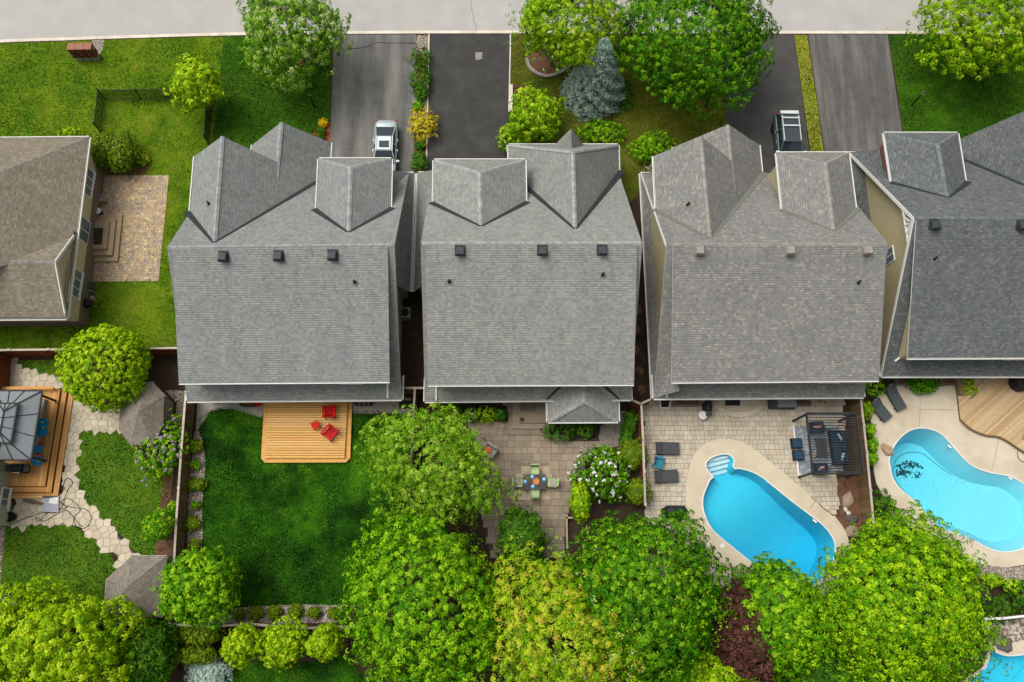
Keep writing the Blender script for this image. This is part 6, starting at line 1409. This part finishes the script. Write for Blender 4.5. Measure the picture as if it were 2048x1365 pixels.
t = thing('retaining_kerb', 'curved grey stone ring around the street tree bed', 'kerb', P(1100, 145)); rg_ = spline(PL(A3, [(960, 450), (975, 510), (1020, 555), (1090, 585), (1160, 580), (1230, 550), (1290, 505), (1320, 470)], 0), 4, False)
for a, b in zip(rg_, rg_[1:]): d = b - a; piece('stone', 'conc', (a + b) / 2 + V3((0, 0, .12)), (d.length - .02, .24, .24), math.atan2(d.y, d.x), t)
flat('tree_bed', [(960, 450), (975, 510), (1020, 555), (1090, 585), (1160, 580), (1230, 550), (1290, 505), (1320, 470), (1250, 380), (1050, 370)], 'mulch', .1, A3)
t = thing('path_edging', 'pale concrete edging beside the sealed driveway bed', 'edging', P(1022, 200))
for i in range(6): a, b = P(1022, 172 + i * 9), P(1022, 181 + i * 9); piece('stone', 'kerb', (a + b) / 2 + V3((0, 0, .1)), ((b - a).length - .02, .26, .2), math.pi / 2, t)

# ================================================================== VEGETATION
def nrmz(a): return a / np.maximum(1e-9, np.linalg.norm(a, axis=-1, keepdims=True))
def leaf_cloud(C, R, seed, n_clump=600, per=18, cr=.3, size=.17, aspect=.7, lobes=14, lobe_r=.38, zmin=-.35, up=.75, spread=.5, core=.74, wild=.12, shell=.55):
    """leaf quads in clumps on the lobes of a crown; C centre, R radii in metres"""
    rng = np.random.default_rng(seed); R = np.array(R, float)
    def bumps(d, f, k=7):
        kk = rng.normal(size=(k, 3)) * f; ph = rng.uniform(0, 6.283, k); return np.cos(d @ kk.T + ph).sum(1) / math.sqrt(k)
    N = int(n_clump * 1.9); i = np.arange(N) + .5; zz = 1 - 2 * i / N; ang = i * 2.399963; rr = np.sqrt(1 - zz * zz)
    d = nrmz(np.stack([rr * np.cos(ang), rr * np.sin(ang), zz], 1) + rng.normal(0, .9 / math.sqrt(N), (N, 3)))
    d = d[d[:, 2] > zmin - .1]; amp = lobe_r * .3
    rad = 1 - amp * .5 + amp * bumps(d, 2.6) + amp * .75 * bumps(d, 6.5) + rng.normal(0, .035 + wild * .22, len(d))
    if wild >= .35:
        for sd_ in nrmz(rng.normal(size=(18, 3)) * np.array([1, 1, .45])): rad = rad + rng.uniform(.12, .3) * np.exp(-(np.arccos(np.clip(d @ sd_, -1, 1)) / rng.uniform(.1, .2)) ** 2)
    inner = rng.random(len(d)) < .36; rad = np.where(inner, rad * rng.uniform(.68, .86, len(d)), rad); rad = np.clip(rad, .3, 1.32)
    keep = (bumps(d, 5.0) < 1.75) | inner
    cp, d = (d * rad[:, None])[keep], d[keep]; n = len(cp); cw = cp * R
    m = n * per; ci = np.repeat(np.arange(n), per); crad = cr * rng.uniform(.7, 1.3, n)
    dl = nrmz(.75 * rng.normal(size=(m, 3)) + .95 * d[ci] + np.array([0, 0, .3])); p = cw[ci] + dl * crad[ci, None] * rng.uniform(.72, 1.06, (m, 1))
    nn = nrmz(.95 * dl + .4 * d[ci] + np.array([0, 0, up * .3]) + spread * .6 * rng.normal(size=(m, 3)))
    return quads(C, p, nn, rng, size, aspect, np.clip(.55 * rng.random(n)[ci] + .2 * np.clip(dl[:, 2], 0, 1) + .3 * rng.random(m), 0, 1))  # upward leaves get lighter colours: brightness of clump tops painted in
def quads(C, p, nn, rng, size, aspect, val, tdir=None):
    m = len(p); t = nrmz(np.cross(nn, rng.normal(size=(m, 3)))) if tdir is None else nrmz(tdir - nn * np.sum(nn * tdir, 1, keepdims=True)); b = np.cross(nn, t)
    s = size * rng.uniform(.65, 1.3, (m, 1)); P0 = p + np.array(C)[None]
    droop = nn * s * .12
    v = np.stack([P0 - t * s * .5, P0 + b * s * .5 * aspect + droop, P0 + t * s * .5 - droop, P0 - b * s * .5 * aspect + droop], 1)
    v[..., 2] = np.maximum(v[..., 2], .03)
    return v.reshape(-1, 3), np.arange(m * 4).reshape(-1, 4), val
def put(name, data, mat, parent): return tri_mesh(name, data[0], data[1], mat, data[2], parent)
def trunk(parent, base, top, r, limbs, R, seed):
    rng = random.Random(seed); mb = MB(); b, t_ = V3(base), V3(top); mid_ = b.lerp(t_, .5) + V3((rng.uniform(-.15, .15), rng.uniform(-.15, .15), 0))
    mb.tube([b, b.lerp(mid_, .15), mid_, t_], [r * 1.35, r, r * .8, r * .35], 9)
    for i in range(limbs):
        a = 2 * math.pi * (i + rng.random() * .6) / limbs; s = mid_.lerp(t_, rng.uniform(0, .6)); e = V3((t_.x + math.cos(a) * R * .62, t_.y + math.sin(a) * R * .62, t_.z + rng.uniform(-.1, .25) * R))
        mb.tube([s, s.lerp(e, .5) + V3((0, 0, .25)), e], [r * .45, r * .28, r * .08], 6)
    return mb.build('trunk', 'bark', parent, smooth=True)
def tree(label, px, rp, zc, rz, mat, seed, base=None, name='tree', cat='tree', group='garden trees', tr=.16, extra=None, **kw):
    """px crown centre and rp crown radii in photo pixels, zc its height above the ground, rz vertical radius (m)"""
    C = P(*px, zc); s = mpp(*px, zc) * .97; rx, ry = (rp if isinstance(rp, tuple) else (rp, rp)); B = P(*base) if base else V3((C.x, C.y, 0)); B.z = 0
    t = thing(name, label, cat, B, group)
    trunk(t, B, C, tr, 7, min(rx, ry) * s, seed)
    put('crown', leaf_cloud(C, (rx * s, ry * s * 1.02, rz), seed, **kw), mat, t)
    if extra:
        for nm, m_, n_, sz in extra: put(nm, leaf_cloud(C + V3((0, 0, .12)), (rx * s, ry * s, rz), seed + 77, **{**kw, 'n_clump': n_, 'per': sz[1], 'size': sz[0], 'cr': sz[2]}), m_, t)
    return t
big = dict(n_clump=1000, per=30, cr=.25, size=.135, lobe_r=.45)
# -- street trees
tree('leafy street maple left of the worn driveway', (576, 58), (98, 92), 4.3, 3.0, 'lf_pale', 101, base=(612, 128), group='street trees', **{**big, 'n_clump': 900, 'wild': .45, 'lobe_r': .65})
tree('yellow-green street maple inside the stone ring', (1128, 50), (98, 96), 4.6, 3.3, 'lf_lime', 102, base=(1100, 132), group='street trees', extra=[('leaf_backs', 'lf_pale', 260, (.13, 12, .22))], **{**big, 'n_clump': 1000})
tree('broad deep green street maple by the dark driveway', (1392, 78), (148, 128), 5.0, 3.8, 'lf_deep', 103, base=(1360, 165), group='street trees', **{**big, 'n_clump': 1900, 'lobe_r': .5, 'wild': .2})
tree('yellow-green street tree at the top right corner', (1962, 52), (112, 92), 4.6, 3.0, 'lf_lime', 104, base=(1899, 131), group='street trees', **{**big, 'n_clump': 1000, 'wild': .4, 'lobe_r': .55})
tree('young thin lime tree by the black metal fence', (393, 172), (42, 48), 3.0, 1.6, 'lf_yellow', 105, base=(428, 226), group='street trees', tr=.07, n_clump=230, per=18, cr=.3, size=.19, lobes=9, lobe_r=.4, wild=.35, shell=.4)
tree('small bright ornamental tree beside the sealed driveway', (1072, 232), (48, 52), 2.4, 1.6, 'lf_lime', 106, base=(1062, 265), tr=.07, n_clump=330, per=16, cr=.25, size=.16, lobes=10, wild=.3)
# -- back yards
tree('round lime tree by the red-brown fence', (212, 735), (84, 88), 3.0, 2.3, 'lf_yellow', 107, n_clump=900, per=20, cr=.18, size=.13, lobe_r=.2, shell=.6, wild=.06)
tree('mid green tree at the fence corner of the dark lawn', (400, 1176), (70, 68), 3.4, 2.0, 'lf_maple', 108, n_clump=650, per=22, cr=.22, size=.14, lobe_r=.35, wild=.3)
tree('large yellow-green tree at the bottom left', (100, 1296), (146, 104), 4.5, 3.0, 'lf_yellow', 109, n_clump=1400, per=30, cr=.27, size=.135, lobe_r=.65, wild=.5, shell=.5)
tree('soft green wispy tree over the slab patio', (872, 948), (142, 110), 4.6, 2.8, 'lf_willow', 110, n_clump=1400, per=30, cr=.25, size=.13, aspect=.5, lobe_r=.75, wild=.55, shell=.5)
tree('large green maple at the end of the dark lawn', (848, 1205), (156, 172), 5.0, 3.6, 'lf_maple', 111, n_clump=1750, per=30, cr=.25, size=.135, lobe_r=.45, shell=.6)
tree('large silvery maple with rust seeds at the bottom centre', (1122, 1268), (168, 160), 5.4, 3.8, 'lf_rust', 112, n_clump=1800, per=30, cr=.27, size=.135, aspect=.5, lobe_r=.6, wild=.45, shell=.5, extra=[('leaf_backs', 'lf_pale', 500, (.13, 14, .24))])
tree('large domed maple left of the blue pool', (1288, 1190), (162, 154), 5.0, 3.5, 'lf_deep', 113, n_clump=2150, per=30, cr=.24, size=.13, lobe_r=.4, shell=.7, extra=[('leaf_tips', 'lf_lime', 380, (.11, 10, .18))])
tree('large bright maple between the two pools', (1806, 1212), (168, 162), 5.0, 3.5, 'lf_bright', 114, n_clump=1750, per=30, cr=.25, size=.135, lobe_r=.5, wild=.16, shell=.6, extra=[('leaf_shade', 'lf_maple', 700, (.13, 14, .22))])
tree('mid green tree at the foot of the blue pool', (1562, 1240), (84, 98), 4.0, 2.6, 'lf_maple', 115, n_clump=950, per=24, cr=.24, size=.145, lobe_r=.35, wild=.25, shell=.5)
tree('dark purple leaved tree between the green maples', (1482, 1270), (62, 95), 3.4, 2.2, 'lf_purple', 116, n_clump=700, per=18, cr=.28, size=.15, lobes=14, wild=.2)
tree('dark leaved tree at the edge of the slab patio', (1045, 1078), (46, 62), 2.6, 1.7, 'lf_dark', 117, n_clump=420, per=16, cr=.26, size=.15, lobes=10, wild=.3)
tree('slender tree by the mulch bed of the left lawn', (318, 1055), (24, 28), 1.8, .9, 'lf_maple', 118, tr=.05, n_clump=110, per=14, cr=.22, size=.14, lobes=6, wild=.3, shell=.3)
tree('shaded green tree behind the bottom left shed', (300, 1312), (48, 62), 2.4, 1.6, 'lf_dark', 119, n_clump=500, per=16, cr=.26, size=.16, lobes=12, wild=.2)
tree('bushy tree at the bottom edge right of the purple tree', (1430, 1370), (70, 55), 3.0, 1.8, 'lf_lime', 120, n_clump=500, per=18, cr=.28, size=.16, lobes=12, wild=.25)
tree('green tree at the bottom edge under the bright maple', (1640, 1360), (70, 60), 2.6, 1.7, 'lf_dark', 121, n_clump=500, per=18, cr=.28, size=.16, lobes=12)
# -- three lime maples behind the bottom fence
for i, (lab, x, y, r, ry) in enumerate((('lime globe maple, leftmost of the row behind the bottom fence', 488, 1290, 34, 37), ('lime globe maple, middle one of the row behind the bottom fence', 570, 1290, 44, 44), ('lime globe maple beside the large green maple', 652, 1285, 34, 34))):
    tree(lab, (x, y), (r, ry), 2.6, 1.4, 'lf_yellow', 130 + i, name='globe_maple', group='lime globe maples', tr=.07, n_clump=320, per=18, cr=.17, size=.12, lobe_r=.6, wild=.3, shell=.6)
# -- conifers and shrubs
def spruce(label, base, top_px, h, rb, mat, seed, n=2600):
    B = P(*base); B.z = 0; t = thing('spruce_tree', label, 'spruce', B); MB().tube([B, B + V3((0, 0, h * .9))], [.16, .03], 8).build('trunk', 'bark', t)
    rng = np.random.default_rng(seed); u = rng.random(n) ** .62; hz_ = .25 + (h - .3) * (1 - u); ang = rng.uniform(0, 6.283, n); lay = np.floor(hz_ / .42) * .42 + rng.normal(0, .09, n)
    fr = 1 - lay / h; rad = rb * np.clip(fr, 0, 1) ** .85 * (.78 + .28 * rng.random(n) + .16 * np.sin(ang * 9 + lay * 5)); cp = np.stack([rad * np.cos(ang), rad * np.sin(ang), lay], 1); out = np.stack([np.cos(ang), np.sin(ang), np.full(n, .25)], 1)
    per = 16; ci = np.repeat(np.arange(n), per); m = n * per; td = nrmz(out[ci] + .75 * rng.normal(size=(m, 3)) + np.array([0, 0, .3])); p = cp[ci] + td * rng.uniform(.05, .24, (m, 1)); nn = nrmz(np.cross(td, rng.normal(size=(m, 3))) + np.array([0, 0, .4]))
    put('crown', quads(B, p, nn, rng, .17, .32, np.clip(.55 * rng.random(n)[ci] + .45 * rng.random(m), 0, 1), td), mat, t)
spruce('silvery blue spruce in front of the centre house', (1186, 192), None, 6.8, 2.1, 'lf_spruce', 5, n=3200)
def shrub(label, px, rp, h, mat, seed, name='shrub', group='garden shrubs', dens=1.0, fine=False, flowers=None, cat='shrub', **kw):
    C = P(*px, h * .55); s = mpp(*px, h * .5); rx, ry = (rp if isinstance(rp, tuple) else (rp, rp)); Rm = (rx * s, ry * s, h * .52); A = rx * ry * s * s
    B = V3((C.x, C.y, 0)); t = thing(name, label, cat, B, group); rng = random.Random(seed); st = MB()
    for i in range(5): a = i * 1.26 + rng.random(); st.tube([B, C + V3((math.cos(a) * Rm[0] * .5, math.sin(a) * Rm[1] * .5, .1))], [.03, .012], 5)
    st.build('stem', 'bark', t)
    cr_, sz, per = (.1, .085, 14) if fine else (.17, .13, 15); n = int(max(30, dens * A * (340 if fine else 85)))
    k = dict(n_clump=n, per=per, cr=cr_, size=sz, lobes=9, lobe_r=.42, zmin=-.2, shell=.6 if not fine else .72, wild=.08 if fine else .2); k.update(kw)
    fo = put('foliage', leaf_cloud(C, Rm, seed, **k), mat, t)
    if fine: # dense twiggy interior
        cb = MB(); cb.lathe([(.35, -.7), (.72, -.35), (.9, 0), (.86, .35), (.62, .68), (.22, .9)], (0, 0, 0), 12); cb.v = [(C.x + x * Rm[0], C.y + y * Rm[1], max(.03, C.z + z * Rm[2])) for x, y, z in cb.v]; cb.c = [rng.random() * .5 for _ in cb.c]; cb.build('inner_foliage', mat, t, attr=True)
    if flowers: o_ = put('flowers', leaf_cloud(C + V3((0, 0, .06)), (Rm[0] * 1.02, Rm[1] * 1.02, Rm[2] * 1.04), seed + 9, **{**k, 'n_clump': flowers[1], 'per': flowers[2], 'cr': flowers[3], 'size': flowers[4], 'zmin': .1}), flowers[0], t); o_['kind'] = 'stuff'
    return t
def yew(label, px, rp, h, seed, mat='lf_yew', **kw): return shrub(label, px, rp, h, mat, seed, name='evergreen_shrub', group='clipped evergreens', fine=True, **kw)
# driveway strip and front beds
shrub('low olive shrub at the street end of the driveway strip', (842, 116), (19, 18), .8, 'lf_dark', 201); shrub('green shrub second from the street in the driveway strip', (842, 160), (21, 36), .9, 'lf_dark', 202)
tag(pebbles('pebbles', gb6b, 420, seed=33), 'white pebbles above the golden shrub between two driveways', 'pebbles')
shrub('thin green shrub above the white pebbles of the driveway strip', (843, 190), (15, 14), .6, 'lf_dark', 217); shrub('small green tuft among the white pebbles of the driveway strip', (836, 214), (8, 9), .4, 'lf_maple', 218)
shrub('golden shrub in the strip between the driveways', (847, 250), (28, 35), 1.2, 'lf_gold', 203, wild=.3); shrub('small round green shrub just past the golden shrub', (840, 290), (11, 11), .5, 'lf_dark', 204, fine=True); shrub('round green shrub between two others in the driveway strip', (839, 314), (13, 10), .5, 'lf_dark', 205, fine=True); shrub('low shrub nearest the roofs in the driveway strip', (838, 330), (16, 12), .6, 'lf_dark', 206)
shrub('bright yellow ball of flowers at the red mulch corner', (647, 247), (9, 9), .5, 'fl_yellow', 207, fine=True); shrub('small dark shrub below the yellow flowers', (643, 263), (9, 8), .5, 'lf_dark', 208, fine=True); shrub('small green shrub at the red mulch by the gable', (640, 276), (10, 6), .4, 'lf_dark', 209, fine=True)
shrub('bright shrub beside the sealed driveway at the roof edge', (1040, 272), (40, 26), 1.2, 'lf_lime', 210); shrub('bright shrub overhanging the sealed driveway corner', (1012, 280), (16, 26), 1.2, 'lf_lime', 211); shrub('small dark green shrub behind the concrete edging', (1030, 236), (13, 12), .7, 'lf_dark', 212)
shrub('spreading green shrub under the blue spruce', (1204, 266), (46, 24), .9, 'lf_maple', 213); shrub('green shrub left of the satellite dish', (1308, 292), (40, 30), 1.3, 'lf_maple', 214); shrub('low shrub right of the blue spruce', (1252, 190), (14, 34), .6, 'lf_dark', 215); shrub('loose shrub between centre roof and brown lawn', (1280, 305), (14, 22), .8, 'lf_maple', 216)
yew('large clipped evergreen by the brown roof corner, left lobe', (205, 300), (26, 40), 2.2, 220); yew('large clipped evergreen by the buff patio, right lobe', (245, 305), (30, 40), 2.2, 221); shrub('lime shrub behind the brown roof ridge', (146, 268), (28, 9), 1.0, 'lf_yellow', 222); shrub('small red leaved shrub beside the clipped evergreen', (286, 318), (11, 11), .4, 'lf_rust', 223)
# left yard
shrub('flowering lilac bush beside the octagonal garden house', (325, 895), (52, 62), 2.0, 'lf_maple', 224, flowers=('fl_lilac', 70, 14, .16, .1), wild=.3); shrub('white flowering bush at the lower left edge', (12, 1225), (34, 38), 1.4, 'lf_dark', 225, flowers=('fl_white', 26, 9, .14, .12)); shrub('dark shrub under the red-brown fence by the lime tree', (282, 735), (20, 26), 1.0, 'lf_dark', 226); shrub('green tuft at the fence below the lilac', (345, 1020), (9, 16), .6, 'lf_maple', 227)
# pebble borders: little clipped shrubs
for i, (lab, x, y, r, ry) in enumerate((('clipped shrub in the fence border beside the lilac', 388, 893, 17, 13), ('tiny green plant between clipped shrubs in the fence border', 391, 930, 9, 8), ('broad clipped shrub in the fence border level with the bright grass', 389, 970, 19, 13), ('small green plant below the broad clipped shrub', 393, 1011, 8, 7), ('clipped shrub in the fence border beside the mulch corner', 383, 1048, 18, 13), ('small green ball lowest in the fence border', 390, 1090, 11, 11),
                                           ('dark small shrub, leftmost in the bottom pebble border', 478, 1229, 12, 9), ('clipped shrub second from left in the bottom border', 513, 1226, 14, 11), ('clipped shrub third from left in the bottom border', 549, 1224, 15, 12), ('clipped shrub fourth from left in the bottom border', 590, 1223, 13, 13), ('clipped shrub fifth from left in the bottom border', 628, 1226, 14, 11), ('clipped shrub rightmost in the bottom border', 668, 1226, 13, 10))):
    yew(lab, (x, y), (r, ry), .6, 230 + i, dens=1.3, mat='lf_yew' if i not in (1, 3) else 'lf_maple')
for i, (lab, x, y, r, ry, h) in enumerate((('olive evergreen cluster behind the fence corner, upper lobe', 368, 1268, 36, 24, 1.6), ('olive evergreen cluster behind the fence corner, largest lobe', 410, 1272, 40, 19, 2.2), ('olive evergreen cluster behind the fence corner, lowest right lobe', 398, 1310, 42, 18, 2.2), ('olive evergreen cluster behind the fence corner, left lobe', 335, 1290, 20, 16, 1.4), ('olive evergreen cluster behind the fence corner, lowest left lobe', 345, 1312, 34, 14, 1.5))): yew(lab, (x, y), (r, ry), h, 250 + i)
shrub('silver-blue dwarf spruce at the bottom edge', (416, 1345), (42, 32), 1.4, 'lf_spruce', 260, fine=True, wild=.2)
# slab patio
for i, (lab, x, y, r, ry, m_) in enumerate((('tall green perennial left in the bed under the centre house eave', 908, 832, 20, 16, 'lf_lime'), ('pale striped hosta under the centre house eave', 944, 830, 14, 12, 'lf_pale'), ('green hosta beside the striped hosta', 972, 830, 20, 15, 'lf_lime'), ('dark perennial beside the grey slab steps', 1000, 830, 12, 10, 'lf_dark'), ('dark green shrub in front of the square porch, larger one', 1122, 862, 32, 20, 'lf_dark'), ('dark green shrub in front of the square porch, smaller one', 1170, 862, 18, 15, 'lf_dark'))): shrub(lab, (x, y), (r, ry), .9, m_, 270 + i)
shrub('large bush covered in white blossom by the slab patio', (1205, 952), (56, 50), 2.0, 'lf_deep', 280, flowers=('fl_white', 60, 10, .13, .14)); yew('olive globe evergreen against the pool fence, upper one', (1266, 910), (31, 28), 1.7, 281); yew('olive globe evergreen against the pool fence, lower one', (1274, 984), (26, 26), 1.7, 282); shrub('green shrub above the white blossom bush', (1212, 905), (18, 10), .9, 'lf_maple', 283)
for i in range(4): shrub(['ivy clump on the fence nearest the porch roof', 'ivy clump second from the porch roof', 'ivy clump third from the porch roof', 'ivy clump nearest the olive globe'][i], (1262 - i * 4, 838 + i * 16), (12, 12), .9, 'lf_dark', 290 + i)
tree('bright leafy sapling at the slab patio edge', (1160, 1005), (16, 34), 2.4, 1.2, 'lf_lime', 296, tr=.05, n_clump=120, per=15, cr=.24, size=.15, lobes=6, wild=.3, shell=.3)
# pool yards
shrub('round green bush between the concrete planters', (1846, 768), (30, 18), 1.0, 'lf_deep', 300, fine=True); shrub('fern-like plant in the deck planter box', (1936, 774), (12, 18), .7, 'lf_lime', 301); shrub('green shrub under the taupe roof corner', (1748, 775), (20, 16), 1.2, 'lf_maple', 302); shrub('lime shrub behind the pergola fence', (1733, 820), (8, 16), .8, 'lf_lime', 303)
for i, (lab, x, y, r, ry, m_) in enumerate((('low juniper beside the turquoise pool bed', 1764, 1010, 24, 22, 'lf_dark'), ('small green plant by the pergola fence, upper', 1738, 860, 7, 10, 'lf_maple'), ('small green plant by the pergola fence, lower', 1744, 890, 7, 12, 'lf_maple'), ('small plant by the fence post near the boulder', 1742, 918, 7, 9, 'lf_maple'), ('dark shrub above the capped fence', 2005, 1215, 34, 26, 'lf_dark'), ('grassy tuft near the pale stone', 2022, 1172, 16, 12, 'lf_lime'), ('dark shrub at the right edge above the capped fence', 2045, 1195, 20, 30, 'lf_dark'), ('lime perennial below the turquoise pool gravel', 1985, 1160, 16, 10, 'lf_lime'), ('dark shrub at the foot of the bright maple', 1760, 1060, 34, 22, 'lf_dark'), ('dark shrub hugging the end of the blue pool', 1540, 1150, 34, 26, 'lf_deep'), ('green shrub at the pool deck end left of the blue pool tip', 1480, 1155, 22, 22, 'lf_deep'))): shrub(lab, (x, y), (r, ry), 1.0, m_, 310 + i)
# ---- grass blades on every lawn
def vnoise(q, s, rng):
    g = rng.random((97, 97)); u = q / s; i = np.floor(u).astype(int); f = u - i; f = f * f * (3 - 2 * f); a = lambda dx, dy: g[(i[:, 0] + dx) % 97, (i[:, 1] + dy) % 97]
    return (a(0, 0) * (1 - f[:, 0]) + a(1, 0) * f[:, 0]) * (1 - f[:, 1]) + (a(0, 1) * (1 - f[:, 0]) + a(1, 1) * f[:, 0]) * f[:, 1]
def blades(poly, mat, dens, hb, z, seed, label):
    rng = np.random.default_rng(seed); xs = [p[0] for p in poly]; ys = [p[1] for p in poly]; ar = (max(xs) - min(xs)) * (max(ys) - min(ys)); n = int(ar * dens)
    q = rng.uniform((min(xs), min(ys)), (max(xs), max(ys)), (n, 2)); px_ = np.array([(p[0], p[1]) for p in poly]); ins = np.zeros(n, bool); j = len(px_) - 1
    for i in range(len(px_)):
        xi, yi = px_[i]; xj, yj = px_[j]; c = ((yi > q[:, 1]) != (yj > q[:, 1])) & (q[:, 0] < (xj - xi) * (q[:, 1] - yi) / (yj - yi + 1e-12) + xi); ins ^= c; j = i
    q = q[ins]; n = len(q)
    if n == 0: return
    a = rng.uniform(0, 6.283, n); h = hb * rng.uniform(.6, 1.4, n); w = .03; lean = rng.normal(0, .05, (n, 2)); dx, dy = np.cos(a) * w, np.sin(a) * w; zz = np.full(n, z - .004)
    v = np.stack([np.stack([q[:, 0] - dx, q[:, 1] - dy, zz], 1), np.stack([q[:, 0] + dx, q[:, 1] + dy, zz], 1), np.stack([q[:, 0] + lean[:, 0], q[:, 1] + lean[:, 1], z + h], 1)], 1).reshape(-1, 3)
    cl = np.clip((.42 * vnoise(q, 3.6, rng) + .33 * vnoise(q, 1.3, rng) + .25 * vnoise(q, .45, rng) - .5) * 3.0 + .38, 0, 1)
    tag(tri_mesh('grass', v, np.arange(n * 3).reshape(-1, 3), mat, np.clip(.8 * cl + .3 * (rng.random(n) - .3), 0, 1), None, 'stuff'), label, 'grass')
GL = ['light grass of the left front lawn', 'dark grass left of the worn driveway', 'brownish grass under the street maples', 'yellowish grass strip between two driveways', 'dark grass at the top right', 'dark green grass of the backyard with cedar deck', 'grass of the curved lawn beside the garden house', 'grass of the lawn at the lower left', 'small patch of grass under the red-brown fence', 'grass at the bottom edge below the lime maples', 'shaded grass behind the corner shed']
for i, (pl_, bl, dn, hb, z) in enumerate(LAWNS): blades(pl_, bl, dn * 3, hb, z, 400 + i, GL[i])
